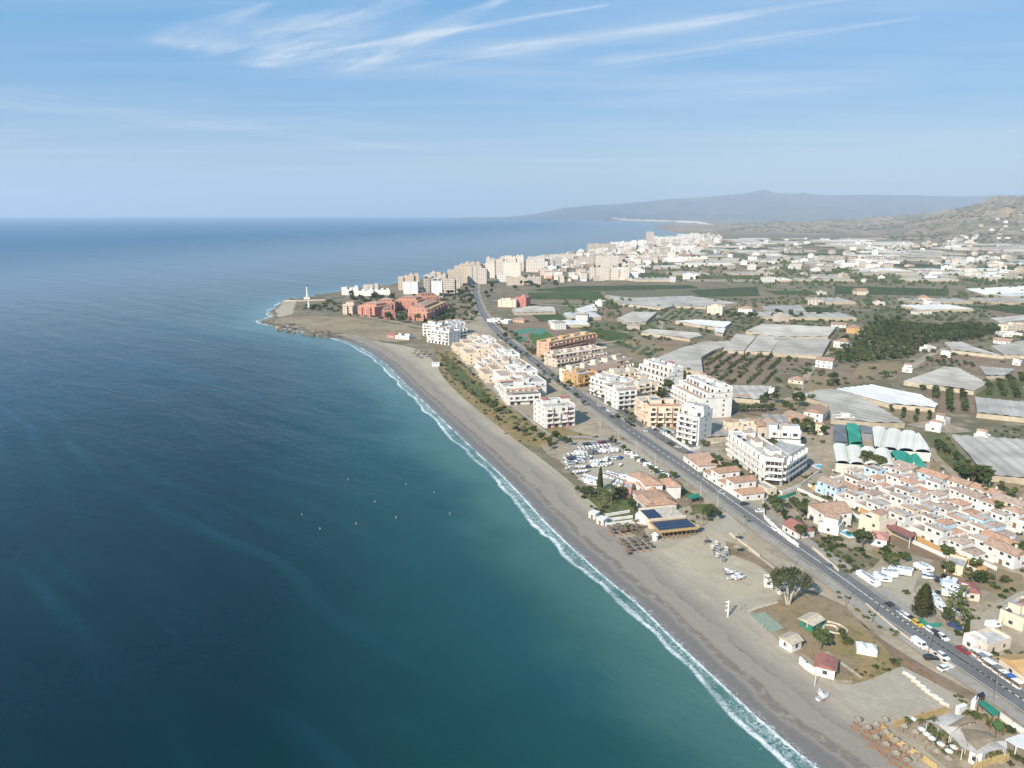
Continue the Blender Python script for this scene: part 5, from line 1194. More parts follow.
# polytunnels
greenhouse([(874, 449), (872, 428), (918, 434), (931, 453)][1:]+[(874, 449)], 'four bay white polytunnel behind the green roofed pair', 'sheet_cream', 4.5, 4, name='polytunnel', wallm='sheet_cream', ridge=1.6)
greenhouse([(833, 445), (890, 451), (896, 468), (836, 463)], 'long white front polytunnel with tall side wall', 'sheet_cream', 4.5, 4, name='polytunnel', wallm='sheet_cream', ridge=1.4)
greenhouse([(890, 452), (916, 456), (928, 471), (899, 469)], 'pair of bright green net tunnels at the front corner', 'net_green', 4, 2, name='polytunnel', wallm='net_green', ridge=1.6)
greenhouse([(846, 425), (858, 425), (862, 444), (849, 444)], 'bright green net tunnel between the dark grey nets', 'net_green', 4.3, 2, name='polytunnel', wallm='net_green', ridge=1.2)
greenhouse([(834, 425), (845, 425), (848, 443), (833, 442)], 'dark grey net shelter at the left of the polytunnels', 'net_dark', 3.8, 2, name='net_shelter', wallm='net_dark', ridge=.4)
greenhouse([(859, 425), (871, 427), (873, 434), (861, 433)], 'small dark grey net shelter behind the green tunnel', 'net_dark', 3.8, 2, name='net_shelter', wallm='net_dark', ridge=.4)
GH = [
 ([(659, 357), (680, 348), (705, 342), (730, 341), (732, 345), (714, 350), (701, 358), (703, 372), (658, 365)], 'curved grey sheeted greenhouse left of the brown orchard rows', 'sheet_grey'),
 ([(723, 350), (736, 334), (757, 335.5), (744, 351)], 'grey greenhouse between the curved one and the wide one', 'sheet_grey'),
 ([(745, 351), (758, 335.5), (781, 337), (771, 352)], 'grey greenhouse above the top left of the orchard rows', 'sheet_grey'),
 ([(772, 353), (775, 338), (831, 339), (822, 356)], 'wide pale grey greenhouse with drooping roof next to the orange villa', 'sheet_grey'),
 ([(746, 331), (762, 324), (836, 327), (828, 337), (776, 336.5)], 'long grey greenhouse behind the wide pale grey one', 'sheet_grey'),
 ([(730, 385), (772, 386), (760, 400), (724, 397)], 'square grey greenhouse at the foot of the orchard rows', 'sheet_grey'),
 ([(693, 386), (729, 391), (723, 396), (703, 393)], 'narrow grey strip greenhouse behind the tall white block', 'sheet_grey'),
 ([(675, 321), (697, 319.5), (732, 322), (724, 328), (712, 327)], 'white sheeted greenhouse in the middle fields', 'sheet_white'),
 ([(714, 328), (726, 328), (723, 334), (715, 332)], 'small white greenhouse joined below the middle white one', 'sheet_white'),
 ([(641, 332), (649, 329), (699, 333), (702, 336), (690, 339)], 'long low grey greenhouse left of the middle white one', 'sheet_grey'),
 ([(617, 318), (632, 312), (657, 312), (646, 322), (626, 323)], 'grey greenhouse behind the green crop strip', 'sheet_grey'),
 ([(904, 381), (945, 366.5), (958, 368), (989, 384), (974, 391)], 'large grey kite shaped greenhouse above the dark orchard', 'sheet_grey'),
 ([(798, 395), (822, 389), (846, 390), (872, 403), (905, 423), (880, 423), (831, 419), (828, 404)], 'broad grey greenhouse behind the polytunnels', 'sheet_grey'),
 ([(836, 389), (873, 384.5), (921, 395), (938, 404), (935, 408), (890, 404)], 'long bright white greenhouse crossing the fields', 'sheet_white'),
 ([(944, 342), (962, 342), (980, 349), (1004, 356), (951, 350)], 'grey greenhouse left of the wide one at the right edge', 'sheet_grey'),
 ([(990, 346), (1030, 340), (1040, 356), (1004, 355)], 'wide pale greenhouse at the right edge below the white sheds', 'sheet_grey'),
 ([(979, 366), (1015, 369), (1005, 375.5), (986, 376)], 'small grey greenhouse beside the green bank on the right', 'sheet_grey'),
 ([(975, 397), (1034, 403), (1034, 419), (977, 413)], 'pale grey greenhouse right of the dark orchard', 'sheet_grey'),
 ([(951, 435), (1036, 440), (1036, 479), (985, 475)], 'big pale grey greenhouse at the right edge above the village', 'sheet_grey'),
 ([(703, 420), (764, 418.5), (745, 427), (735, 436), (706, 438)], 'grey sheeted roof between the balcony tower and the cream row', 'sheet_grey'),
 ([(762, 414), (786, 415), (790, 422), (770, 424)], 'small pale grey shed roof above the cream row houses', 'sheet_grey'),
 ([(605, 295), (652, 300), (690, 302), (665, 308), (622, 304)], 'pale grey greenhouse strip below the far green field', 'sheet_grey'),
 ([(628, 298), (690, 296), (740, 303), (706, 307), (660, 305)], 'broad pale grey sheeting below the far green field', 'sheet_grey'),
 ([(575, 309), (590, 305), (594, 304), (598, 311), (580, 313)], 'bright white greenhouse beside the lane to the fields', 'sheet_white'),
 ([(512, 309), (530, 306), (554, 307), (556, 312), (515, 313)], 'pale grey low greenhouse near the pink block', 'sheet_grey'),
 ([(762, 306), (800, 305), (806, 311), (778, 314), (766, 311)], 'grey greenhouse with white end behind the palm house', 'sheet_grey'),
 ([(966, 289), (1024, 286), (1030, 293), (985, 295)], 'pale greenhouse far right beside the pale houses', 'sheet_white'),
 ([(990, 318), (1030, 315), (1034, 320), (1000, 323)], 'pale greenhouse at the right edge behind the groves', 'sheet_grey'),
]
for pg, lab, m_ in GH: greenhouse(pg, lab, m_, 3.0)
# scattered villas between the fields
def box_house(px1, px2, depth, st, wall, roof, label, cat='house', name='farmhouse', tile='terracotta', **k): return blk(name, label, cat, px1, px2, depth, st, wall, roof, heads=1, cap=18, balcony=False, tile=tile, **k)
for a in [((757, 457), (757.1, 457), 0, 0, '', '', '')][:0]: pass
FH = [
 ((803, 421), (822, 424), 14, 2, 'white', 'gable', 'white two storey farmhouse with orange roof left of the broad grey greenhouse'), ((783, 419), (800, 425), 10, 1, 'peach', 'gable', 'low peach house joined to the white two storey farmhouse'),
 ((835, 423), (854, 423.5), 6, 1, 'white', 'flat', 'small white hut behind the dark grey net shelter'), ((815, 434), (824, 435), 6, 1, 'cream', 'flat', 'little cream shed left of the polytunnels'),
 ((788, 383), (803, 385), 9, 1, 'beige', 'hip', 'beige house with brown roof below the wide greenhouse'), ((815, 367), (832, 369), 10, 2, 'white', 'gable', 'white house with tiled roof at the bend of the field lane'),
 ((833, 347), (848, 349), 12, 2, 'white', 'hip', 'white house with brown roof right of the wide greenhouse'), ((846, 333), (859, 334), 12, 2, 'ochre', 'hip', 'orange villa standing in the groves'),
 ((831, 327), (846, 328), 10, 1, 'white', 'gable', 'white cottage behind the orange villa'), ((707, 314), (722, 315), 16, 3, 'cream', 'flat', 'cream three storey house beside the palms in the fields'),
 ((738, 313), (752, 314), 12, 2, 'white', 'hip', 'white villa among palms right of the cream house'), ((595, 306), (602, 306.5), 12, 2, 'white', 'flat', 'white shed at the end of the bright white greenhouse'),
 ((498, 307), (516, 307.5), 16, 3, 'cream', 'flat', 'cream block left of the pink block'), ((515.5, 306.5), (526, 307), 18, 4, 'pink', 'flat', 'square pink block beside the avenue roundabout'),
 ((487, 322), (508, 324), 10, 1, 'white', 'flat', 'low white house by the avenue fork'), ((513, 322), (524, 323), 10, 1, 'peach', 'hip', 'orange roofed cottage behind the avenue fork'),
 ((902, 372), (912, 373), 8, 1, 'white', 'flat', 'plain white shed left of the kite shaped greenhouse'), ((940, 357), (950, 358), 7, 1, 'white', 'flat', 'white cabin right of the small green tank'),
 ((925, 352), (936, 351), 6, 1, 'white', 'flat', 'white hut on the grove lane'), ((993, 343), (1010, 345), 10, 1, 'white', 'gable', 'white shed with red roof above the right hand greenhouses'),
 ((1003, 337), (1022, 337), 12, 1, 'white', 'flat', 'long white shed at the right edge above the greenhouses'), ((1007, 332), (1024, 330), 10, 2, 'cream', 'flat', 'cream house behind the long white shed at the right edge'),
 ((935, 424), (944, 426), 7, 1, 'white', 'flat', 'white box shed beside the green netting'), ((925, 430), (940, 433), 5, 1, 'white', 'flat', 'low white roofed shed behind the white polytunnel'),
 ((973, 440), (986, 443), 5, 1, 'white', 'flat', 'small white pump house on the edge of the big pale greenhouse'), ((736, 402), (750, 402), 6, 1, 'white', 'gable', 'small white house among bushes behind the cream row'),
 ((1012, 365), (1020, 366), 6, 1, 'white', 'flat', 'tiny white hut on the brown field at the right'), ((768, 396), (773, 396.5), 5, 1, 'white', 'flat', 'tiny white hut right of the square grey greenhouse'),
 ((857, 295), (868, 295), 16, 2, 'cream', 'gable', 'cream house in front of the far green field'), ((918, 302), (930, 302.5), 18, 2, 'cream', 'gable', 'cream villa with ochre roof in the far fields'),
 ((596, 273), (602, 273), 20, 3, 'ochre', 'gable', 'ochre church like house at the edge of the coastal town'),
]
for i, (a, b, dp, st, wl, rf, lab) in enumerate(FH): box_house(a, b, dp, st, wl, rf, lab, group='houses among the fields')
LM['far green field'] = (640, 293)
# ================================================================== HEADLAND + FAR TOWN
def far_block(px, py, w, dp, h, m, top, label, cat='apartment block', group=None, ang=0, name='apartment_block', tiled=False):
    p = P(px, py); mb = MB(); rb = random.Random(int(px*10+py)); nb = max(2, round(w/9)); bw_ = w/nb
    for i_ in range(nb):
        o_ = rb.choice([0, -1.6, .8, -2.4]); hh = h+rb.choice([0, 0, -3, 0, 0]); mb.box(-w/2+i_*bw_+.02, -w/2+(i_+1)*bw_-.02, o_, dp+rb.choice([0, 1.5, -1.5]), -.5, hh, m, top)
        if rb.random() < .6: mb.box(-w/2+(i_+.25)*bw_, -w/2+(i_+.7)*bw_, dp*.35, dp*.7, hh, hh+2.6, m, top)
        mb.box(-w/2+i_*bw_+.1, -w/2+(i_+1)*bw_-.1, o_-.02, o_+.25, hh, hh+.9, m)
    if tiled and nb < 3: mb.hip(-w/2, w/2, 0, dp, h+3.82, min(w, dp)*.16, top, .4)
    o = mb.build(name, loc=(p.x, p.y, 0), rot=ang); return tag(o, label, cat, group)
# lighthouse
p = P(307.5, 299); LHs = thing('lighthouse', (p.x, p.y, 0), 0, 'slim white lighthouse tower on the point', 'lighthouse', scale=.85)
mb = MB(); mb.lathe([(2.4, -1), (2.2, 5), (1.5, 7), (1.2, 17), (1.2, 21.2)], 'white', 12); mb.build('tower', LHs)
mb = MB(); mb.lathe([(1.8, 21), (1.8, 21.5)], 'white', 12); mb.build('gallery', LHs)
mb = MB(); mb.lathe([(1.2, 21.5), (1.2, 23.6), (.1, 25)], 'glass', 10); mb.build('lantern', LHs)
mb = MB(); mb.box(-5, 5, -4, 4, -.5, 3.6, 'white', 'terrace'); mb.hip(-5, 5, -4, 4, 3.62, 1.2, 'orange_tile'); mb.build('keeper_house', LHs)
wall_run('sea_wall', 'low white wall round the lighthouse terrace', [(284, 301.5), (296, 301.5), (325, 300.5), (345, 297)], 1.8, 'beige', .6)
q = P(309, 309.5); mb = MB(); mb.lathe([(1.6, 0), (1.2, 9), (.2, 11)], 'white', 8); tag(mb.build('watch_tower', loc=(q.x, q.y, 0)), 'small white round tower below the lighthouse', 'tower')
for i, (x, y, w, d, h, m, lab) in enumerate([(350, 295, 26, 20, 11, 'fac_white', 'white block with cream upper floor at the head of the point'), (363, 296, 30, 16, 7, 'white', 'long low white building in the middle of the point'), (379, 295, 34, 16, 7, 'white', 'long low white building nearest the towers on the point'), (371, 290, 24, 14, 8, 'fac_cream', 'cream house behind the long white buildings on the point')]):
    far_block(x, y, w, d, h, m, 'roof_grey', lab, 'building', 'white buildings on the point', name='seafront_building')
def pinkblk(px1, px2, dp, st, lab, m='fac_pink', tile='terracotta'):
    A = P(*px1); B = P(*px2); d = B-A; L = d.length; r = thing('holiday_apartments', (A.x, A.y, 0), atan2(d.y, d.x), lab, 'apartment block', 'pink holiday apartments on the point')
    mb = MB(); mb.box(0, L, 0, dp, -.5, st*3, m, 'ochre'); mb.box(L*.15, L*.85, dp*.3, dp, st*3, st*3+2.6, m, 'ochre'); mb.build('wall', r)
    mb = MB(); mb.hip(L*.15, L*.85, dp*.3, dp, st*3+2.62, 2, tile, .5); mb.build('roof', r)
    n = max(2, int(L/12))
    for i in range(n): mb = MB(); mb.box(0, 5, -2.5, 3, 0, st*3-2, m, 'terracotta'); mb.hip(0, 5, -2.5, 3, st*3-1.98, 1.2, tile, .3); mb.build('bay', r, loc=(L*(i+.3)/n, 0, 0))
for a, b, dp, st, lab, m in [((358, 315), (375, 317), 24, 4, 'salmon pink holiday block furthest towards the lighthouse', 'fac_pink'), ((376, 312), (395, 312), 20, 4, 'pink holiday block second from the lighthouse side', 'fac_pink'), ((384, 319), (395, 318.5), 16, 3, 'small pink wing in front of the second holiday block', 'fac_pink'),
     ((394, 309), (418, 310), 22, 4, 'wide pink holiday block in the middle with tawny roofs', 'fac_pink'), ((409, 320), (427, 321), 22, 3, 'rose pink holiday block nearest the headland path', 'fac_pink'), ((428, 320), (447, 311), 24, 4, 'dark pink holiday block nearest the avenue', 'fac_pink'), ((420, 306), (440, 305), 24, 4, 'tawny roofed pink block at the back', 'fac_pink'),
     ((343, 314), (354, 314.5), 16, 4, 'ochre block standing apart on the lighthouse side', 'fac_ochre')]: pinkblk(a, b, dp, st, lab, m)
# towers on the coast behind the point
TW = [(409, 290, 34, 18, 24, 'fac_ochre'), (411, 294, 22, 14, 18, 'fac_white'), (436, 289.5, 34, 20, 27, 'fac_ochre'), (430, 293, 20, 14, 22, 'fac_beige'), (437, 297, 16, 12, 23, 'fac_white'), (452, 293, 26, 18, 22, 'fac_beige'), (455, 286, 26, 18, 27, 'fac_ochre'), (463, 283, 30, 20, 30, 'fac_ochre'),
      (477, 284, 34, 18, 30, 'fac_cream'), (470, 279, 40, 20, 30, 'fac_ochre'), (487, 278, 30, 20, 26, 'fac_cream'), (497, 275, 44, 22, 34, 'fac_cream'), (512, 277.5, 34, 20, 28, 'fac_cream'), (512, 271, 50, 22, 32, 'fac_cream'), (505, 282, 30, 14, 13, 'fac_white'), (519, 285.5, 40, 16, 14, 'fac_ochre'), (534, 284.5, 24, 14, 13, 'dark'),
      (534, 272, 34, 20, 24, 'fac_cream'), (542, 270.5, 26, 18, 22, 'fac_white'), (536, 267, 40, 20, 26, 'fac_cream'), (549, 266, 40, 18, 22, 'fac_cream')]
ORDL = ORD+['twenty-first', 'twenty-second', 'twenty-third']
for i, (x, y, w, d, h, m) in enumerate(sorted(TW)):
    if m == 'dark': m = 'fac_beige'
    far_block(x, y, w, d, h, m, 'old_tile' if i % 2 else 'roof_grey', f'{m[4:]} tower block, {ORDL[i]} from the left in the dense row behind the point', group='tower blocks behind the point', ang=random.Random(i).uniform(-.12, .12), tiled=(i % 2 == 0))
# dense coastal town: blocks then houses
TOWN = [(548, 262), (575, 254), (610, 248), (640, 244), (672, 239), (700, 235), (722, 236), (720, 243), (690, 255), (650, 266), (635, 281), (600, 282), (560, 284), (545, 280), (540, 270)]
def town():
    rnd = random.Random(21); placed = []; n = 0
    big = [(562, 262.5, 60, 18, 20), (600, 252, 80, 22, 26), (623, 249.5, 90, 22, 24), (598, 262, 40, 20, 20), (607, 267, 50, 22, 24), (613, 265, 44, 20, 22), (602, 280, 46, 20, 22), (612, 279.5, 46, 20, 22), (621, 280, 30, 20, 20), (624, 278, 30, 20, 18), (650, 247.5, 26, 22, 55), (638, 249, 60, 20, 28), (586, 266, 34, 18, 20), (668, 243, 120, 24, 26), (690, 240, 120, 24, 26), (682, 252, 70, 24, 18), (676, 262, 60, 24, 12), (690, 262, 60, 24, 12)]
    for i, (x, y, w, d, h) in enumerate(sorted(big)):
        far_block(x, y, w, d, h, rnd.choice(['fac_white', 'fac_cream', 'fac_white', 'fac_beige']), 'roof_grey', f'large pale apartment slab in the coastal town, {ORD[i]} from the left', group='large slabs in the coastal town', ang=rnd.uniform(-.1, .1)); placed.append(P(x, y))
    tm = []
    for m in ('fac_white', 'fac_cream', 'fac_ochre', 'fac_beige', 'fac_white'):
        for tiled in (0, 1):
            for h in (7, 10.5, 15):
                mb = MB(); mb.box(-8, 8, 0, 12, -.5, h, m, 'roof_grey'); mb.box(-3, 2, 5, 9, h, h+2.4, m, 'roof_grey')
                if tiled: mb.hip(-8, 8, 0, 12, h+.02, 2.2, 'old_tile', .4)
                tm.append(mb.mesh('town_house'))
    hull = [P(*q) for q in TOWN]; xs = [q.x for q in hull]; ys = [q.y for q in hull]; tries = 0
    while n < 295 and tries < 14000:
        tries += 1; t = rnd.random(); q = Vector((rnd.uniform(min(xs), max(xs)), rnd.uniform(min(ys), max(ys))))
        if not inpoly(q, hull) or any((q-z).length < 14.5 for z in placed): continue
        placed.append(q); o = obj('town_house', rnd.choice(tm), None, (q.x, q.y, 0), rnd.uniform(-.35, .35), (rnd.uniform(.6, 1.4), rnd.uniform(.7, 1.2), rnd.uniform(.8, 1.35)))
        tag(o, 'small pale building packed into the dense coastal town behind the long green field', 'building', 'small buildings of the coastal town'); n += 1
    return placed, tm
TPLACED, TMESH = town()
# patchwork plain: greenhouses, houses, fields
def patchwork():
    rnd = random.Random(4); townh = [P(*q) for q in TOWN]; ng = 0; hs = 0; z = 0; gmesh = {}
    blocked = [[P(*q) for q in pg] for pg, _, _ in GH]
    def rp(*pxs): return [P(*q) for q in pxs]
    blocked += [rp((524, 286), (640, 282), (757, 284), (760, 300), (524, 301)), rp((830, 283), (952, 285), (950, 298), (830, 297)), rp((832, 360), (860, 322), (1010, 318), (1010, 330), (940, 350))]
    field = ['soil', 'far_green', 'drygrass', 'orch_rows', 'far_green', 'lawn', 'orch_rows_b', 'crop_green', 'dirt']
    for (x, y, w, h) in CELLS:
        c = Vector((x+w/2, y+h/2)); px, py = PX(c.x, c.y)
        if py > 326 or px < 545 or px > 1060 or inpoly(c, townh) or hill_h(c.x, c.y) > -2.5: continue
        if not inpoly(c, land_poly): continue
        if any(inpoly(q, b) for b in blocked for q in (c, Vector((x, y)), Vector((x+w, y)), Vector((x, y+h)), Vector((x+w, y+h)))): continue
        if min((c-Vector(q)).length for q in COAST[::4]) < 90: continue
        sk = rnd.uniform(-.25, .25)*h; poly = [(x+sk+rnd.uniform(-6, 6), y), (x+w+sk, y+rnd.uniform(-8, 8)), (x+w, y+h), (x+rnd.uniform(-6, 6), y+h-rnd.uniform(0, 8))]
        r = rnd.random(); dens = .56
        if r < dens and ng < 230:
            mt = rnd.choice(['sheet_grey', 'sheet_grey', 'sheet_white', 'sheet_grey']); mb = MB(); n = max(2, int(w/14)); a0 = rnd.uniform(-.1, .1)
            root = thing('greenhouse', (c.x, c.y, 0), a0, 'pale sheeted greenhouse, one of the many small ones in the distant plain', 'greenhouse', 'distant greenhouses of the plain')
            ww = w*rnd.uniform(.6, .95)/2; hh = h*rnd.uniform(.5, .9)/2
            mb.box(-ww, ww, -hh, hh, -.3, 3.5, 'sheet_wall', mt)
            for i in range(n): mb.hip(-ww+i*2*ww/n, -ww+(i+1)*2*ww/n, -hh, hh, 3.51, .9, mt, 0, True)
            bpy.data.objects.remove(root); o = mb.build('greenhouse', loc=(c.x, c.y, 0), rot=a0); tag(o, 'pale sheeted greenhouse, one of the many small ones in the distant plain', 'greenhouse', 'distant greenhouses of the plain'); ng += 1
        elif r < .9:
            z += 1; sheet('field', rough_poly([Vector(q) for q in poly], 2, 20), .25+.012*(z % 7), rnd.choice(field))
        if rnd.random() < .8 and hs < 230:
            q = Vector((x+w*rnd.random(), y-4)); o = obj('farm_building', rnd.choice(TMESH), None, (q.x, q.y, 0), rnd.uniform(-.5, .5), (rnd.uniform(.6, 1.5), rnd.uniform(.7, 1), rnd.uniform(.5, .8)))
            tag(o, 'pale farm building scattered among the distant greenhouses', 'farm building', 'farm buildings of the distant plain'); hs += 1
    # hedges and trees between plots
    return ng, hs
print('PATCH', patchwork())
# villages on the slopes and at the foot of the hills
def slope_town(name, label, group, poly, n, seed, hs=(.6, .9)):
    rnd = random.Random(seed); hull = [P(*q) for q in poly]; xs = [q.x for q in hull]; ys = [q.y for q in hull]; k = 0; tr = 0
    while k < n and tr < n*40:
        tr += 1; q = Vector((rnd.uniform(min(xs), max(xs)), rnd.uniform(min(ys), max(ys))))
        if not inpoly(q, hull): continue
        z = max(0, hill_h(q.x, q.y)-1); o = obj('village_house', rnd.choice(TMESH), None, (q.x, q.y, z), rnd.uniform(-.5, .5), (rnd.uniform(.7, 1.7), rnd.uniform(.8, 1.2), rnd.uniform(*hs))); k += 1
        tag(o, label, 'house', group)
slope_town('village_house', 'pale house of the village strung along the foot of the brown hills', 'houses at the foot of the hills', [(820, 256), (850, 250), (900, 244), (960, 240), (1024, 234), (1030, 240), (970, 247), (930, 254), (860, 258), (835, 260)], 75, 5)
slope_town('village_house', 'pale house in the loose cluster left of the hill village', 'houses in the loose cluster', [(740, 262), (830, 256), (900, 262), (890, 270), (800, 272), (745, 270)], 45, 6)
slope_town('village_house', 'pale house in the scattered settlement below the hills at right', 'houses below the right hills', [(940, 262), (1024, 258), (1030, 276), (980, 280), (935, 275)], 32, 7)
slope_town('village_house', 'tiny pale house high on the slope of the brown hills', 'houses high on the hills', [(900, 222), (960, 214), (1024, 212), (1024, 226), (940, 232), (880, 236), (800, 232)], 45, 8)
# far bay town: too many and too small to count
def far_bay():
    rnd = random.Random(9); mb = MB()
    for i in range(520):
        px = rnd.uniform(512, 700) if i < 380 else rnd.uniform(700, 830); d = rnd.gauss(0, 1)
        yb = np.interp(px, [508, 560, 620, 670, 700, 712, 830], [218.8, 219.5, 220.45, 221.8, 223.6, 226, 224]); p = P(px, yb-.05-abs(d)*.22)
        if p.y > 30000 or p.y < 4500 or mtn_h(p.x, p.y) > 38: continue
        zz = max(-.5, mtn_h(p.x, p.y))
        h = rnd.uniform(8, 20); w = rnd.uniform(14, 50); m = rnd.choice(['white', 'cream', 'terrace', 'beige']); mb.obox((p.x, p.y, zz), w*(2.6 if p.y > 10000 else 1.4), w*.8, h*(1.2 if p.y > 10000 else 1), rnd.uniform(-.4, .4), m)
    o = mb.build('far_town'); o['kind'] = 'stuff'; tag(o, 'pale band of a far town along the opposite shore of the bay', 'town')
    mb = MB()
    for i in range(1700):
        px = rnd.uniform(690, 1030); py = rnd.triangular(226, 258, 250)
        if py < 224+(px-700)*.03: continue; p = P(px, py)
        if p.y > 9500 or mn.noise((p.x*.002, p.y*.001, 7)) < rnd.uniform(-.4, .3): continue
        z = max(0, hill_h(p.x, p.y)-1); w = rnd.choice([rnd.uniform(7, 16), rnd.uniform(10, 42)])*(p.y/3500)**.5; h = rnd.uniform(4, 8); m = rnd.choice(['white', 'cream', 'beige', 'sheet_grey', 'sheet_white', 'sheet_grey']); mb.obox((p.x, p.y, z), w*rnd.uniform(1, 2.2), w*.55, h, rnd.uniform(-.3, .3), m)
    o = mb.build('distant_sheds'); o['kind'] = 'stuff'; tag(o, 'countless distant pale sheds and houses dotted over the far plain', 'buildings')
far_bay()
def town_infill():
    rnd = random.Random(31); mb = MB(); hull = [P(*q) for q in TOWN]; xs = [q.x for q in hull]; ys = [q.y for q in hull]; k = 0
    while k < 650:
        q = Vector((rnd.uniform(min(xs), max(xs)), rnd.uniform(min(ys), max(ys))))
        if not inpoly(q, hull): continue
        k += 1; m = rnd.choice(['white', 'cream', 'white', 'beige', 'rose', 'terrace']); mb.obox((q.x, q.y, -.3), rnd.uniform(6, 16), rnd.uniform(5, 10), rnd.uniform(3, 8), rnd.uniform(-.5, .5), m, rnd.choice([m, 'old_tile', 'roof_grey']))
    o = mb.build('low_roofs'); o['kind'] = 'stuff'; tag(o, 'mass of low roofs filling the gaps of the coastal town', 'roofs')
town_infill()
def hill_scrub():
    rnd = random.Random(77); V = []; F = []
    for i in range(5200):
        px = rnd.uniform(720, 1035); py = rnd.uniform(198, 244); y = rnd.uniform(3000, 7600); x = (px-512)/FPX*y*1.03
        if hill_h(x, y) < 2 or mn.noise((x*.0016, y*.0010, 2.2)) < rnd.uniform(-.35, .3): continue
        z = hill_h(x, y)-1.5; s_ = rnd.uniform(5, 15); k = len(V); m_ = 6; h = s_*rnd.uniform(.5, .8)
        V += [(x+cos(2*pi*j/m_)*s_*rnd.uniform(.7, 1.6), y+sin(2*pi*j/m_)*s_, z) for j in range(m_)]+[(x+rnd.uniform(-2, 2), y, z+h)]
        F += [(k+j, k+(j+1) % m_, k+m_) for j in range(m_)]
    me = bpy.data.meshes.new('hill_scrub'); me.from_pydata(V, [], F); me.materials.append(MATS['leaf_olive']); o = obj('hill_scrub', me); o['kind'] = 'stuff'; tag(o, 'uncounted bushes and groves darkening the brown hillsides', 'vegetation')
hill_scrub()
def far_trees():
    rnd = random.Random(10); V = []; F = []
    polys = []
    for i in range(2400):
        px = rnd.uniform(560, 1030); py = rnd.triangular(236, 322, 268); p = P(px, py)
        if inpoly((px, py), [(524, 284), (600, 281), (757, 284), (760, 301), (524, 301)]) or not inpoly(p, land_poly): continue
        nn = mn.noise((p.x*.004, p.y*.004, 4))
        if nn < rnd.uniform(-.5, .35) or p.y > 5200: continue
        z = max(0, hill_h(p.x, p.y)-1); s_ = rnd.uniform(1.8, 4.5)*(p.y/1500)**.35
        k = len(V); m_ = 7; h = s_*rnd.uniform(.8, 1.3)
        V += [(p.x+cos(2*pi*j/m_)*s_*rnd.uniform(.7, 1.2), p.y+sin(2*pi*j/m_)*s_, z) for j in range(m_)]+[(p.x+cos(2*pi*j/m_+.4)*s_*rnd.uniform(.6, .9), p.y+sin(2*pi*j/m_+.4)*s_*.8, z+h) for j in range(m_)]+[(p.x, p.y, z+h*1.5)]
        F += [(k+j, k+(j+1) % m_, k+m_+(j+1) % m_, k+m_+j) for j in range(m_)]+[(k+m_+j, k+m_+(j+1) % m_, k+2*m_) for j in range(m_)]
    me = bpy.data.meshes.new('far_trees'); me.from_pydata(V, [], F); me.materials.append(MATS['leaf_dark']); o = obj('far_trees', me); o['kind'] = 'stuff'; tag(o, 'uncounted dark trees and bushes between the distant plots', 'vegetation')
far_trees()
# ================================================================== NEAR THINGS
def add_hip(root, p1, p2, depth, h, wall, tile, gable=False, st_win=True, rh=1.8):
    A = P(*p1); B = P(*p2); d = B-A; a0 = root.rotation_euler.z; r = A-Vector(root.location[:2]); ca, sa = cos(-a0), sin(-a0); L = d.length
    mb = MB(); mb.box(0, L, 0, depth, -.5, h, wall); w = mb.build('wing', root, loc=(r.x*ca-r.y*sa, r.x*sa+r.y*ca, 0), rot=atan2(d.y, d.x)-a0)
    mb = MB(); mb.hip(0, L, 0, depth, h+.02, rh, tile, .5, gable); mb.build('roof', w)
    for i in range(max(1, int(L/4))): obj('window', WIN, w, (L*(i+.5)/max(1, int(L/4)), -.01, h-2.1))
    return w
ht = thing('hotel', (P(655, 505).x, P(655, 505).y, 0), 0, 'rambling white hotel under many terracotta tile roofs by the beach', 'hotel')
for a in [((640, 493), (652, 489), 8, 6.2, 'white', 'terracotta'), ((633, 489), (648, 502), 5, 4.2, 'white', 'orange_tile', True), ((645, 500), (662, 499), 9, 6.6, 'white', 'orange_tile'), ((640, 507), (671, 505), 10, 3.4, 'white', 'terracotta'),
          ((648, 513), (676, 511), 7, 3.2, 'cream', 'orange_tile'), ((636, 505), (645, 513), 5, 3, 'white', 'terracotta', True), ((660, 491), (667, 499), 6, 5.5, 'white', 'orange_tile')]: add_hip(ht, *a)
blk('annex', 'small salmon pink annex left of the red tiled hotel', 'annex', (621, 497), (631, 498), 8, 1, 'rose', 'flat', heads=0, cap=4, balcony=False, fl=3.5)
# round white stair + garden walls
q = P(643, 521); mb = MB(); mb.lathe([(3.2, 0), (3.2, 2.6), (2.6, 3.2), (2.4, 3.2)], 'white', 16); tag(mb.build('round_terrace', loc=(q.x, q.y, 0)), 'round white terrace tower at the front corner of the hotel', 'terrace')
for i, (a, b, h) in enumerate([((592, 516), (606, 525), 1.6), ((606, 516.5), (629, 512.5), 1.4), ((608, 521), (632, 518), 1.4), ((606, 527), (636, 523), 2.0)]):
    wall_run('garden_wall', ['white wall on the sand edge of the hotel garden', 'rear white bed wall in the hotel garden', 'middle white bed wall in the hotel garden', 'front white wall of the hotel garden above the parasols'][i], [a, b], h*.8, 'white', .6)
for i, (x, y) in enumerate([(594, 518), (602, 524)]): q = P(x, y); mb = MB(); mb.box(-1.6, 1.6, -1.6, 1.6, 0, 2.6, 'white'); mb.box(-1.8, 1.8, -1.8, 1.8, 2.6, 2.8, 'white'); mb.box(-.5, .5, -1.62, -1.58, 0, 2, 'wood'); tag(mb.build('changing_cabin', loc=(q.x, q.y, 0), rot=-.7), ['small white cabin at the rear of the sand edge wall', 'small white cabin at the front of the sand edge wall'][i], 'cabin', 'white cabins on the sand edge')
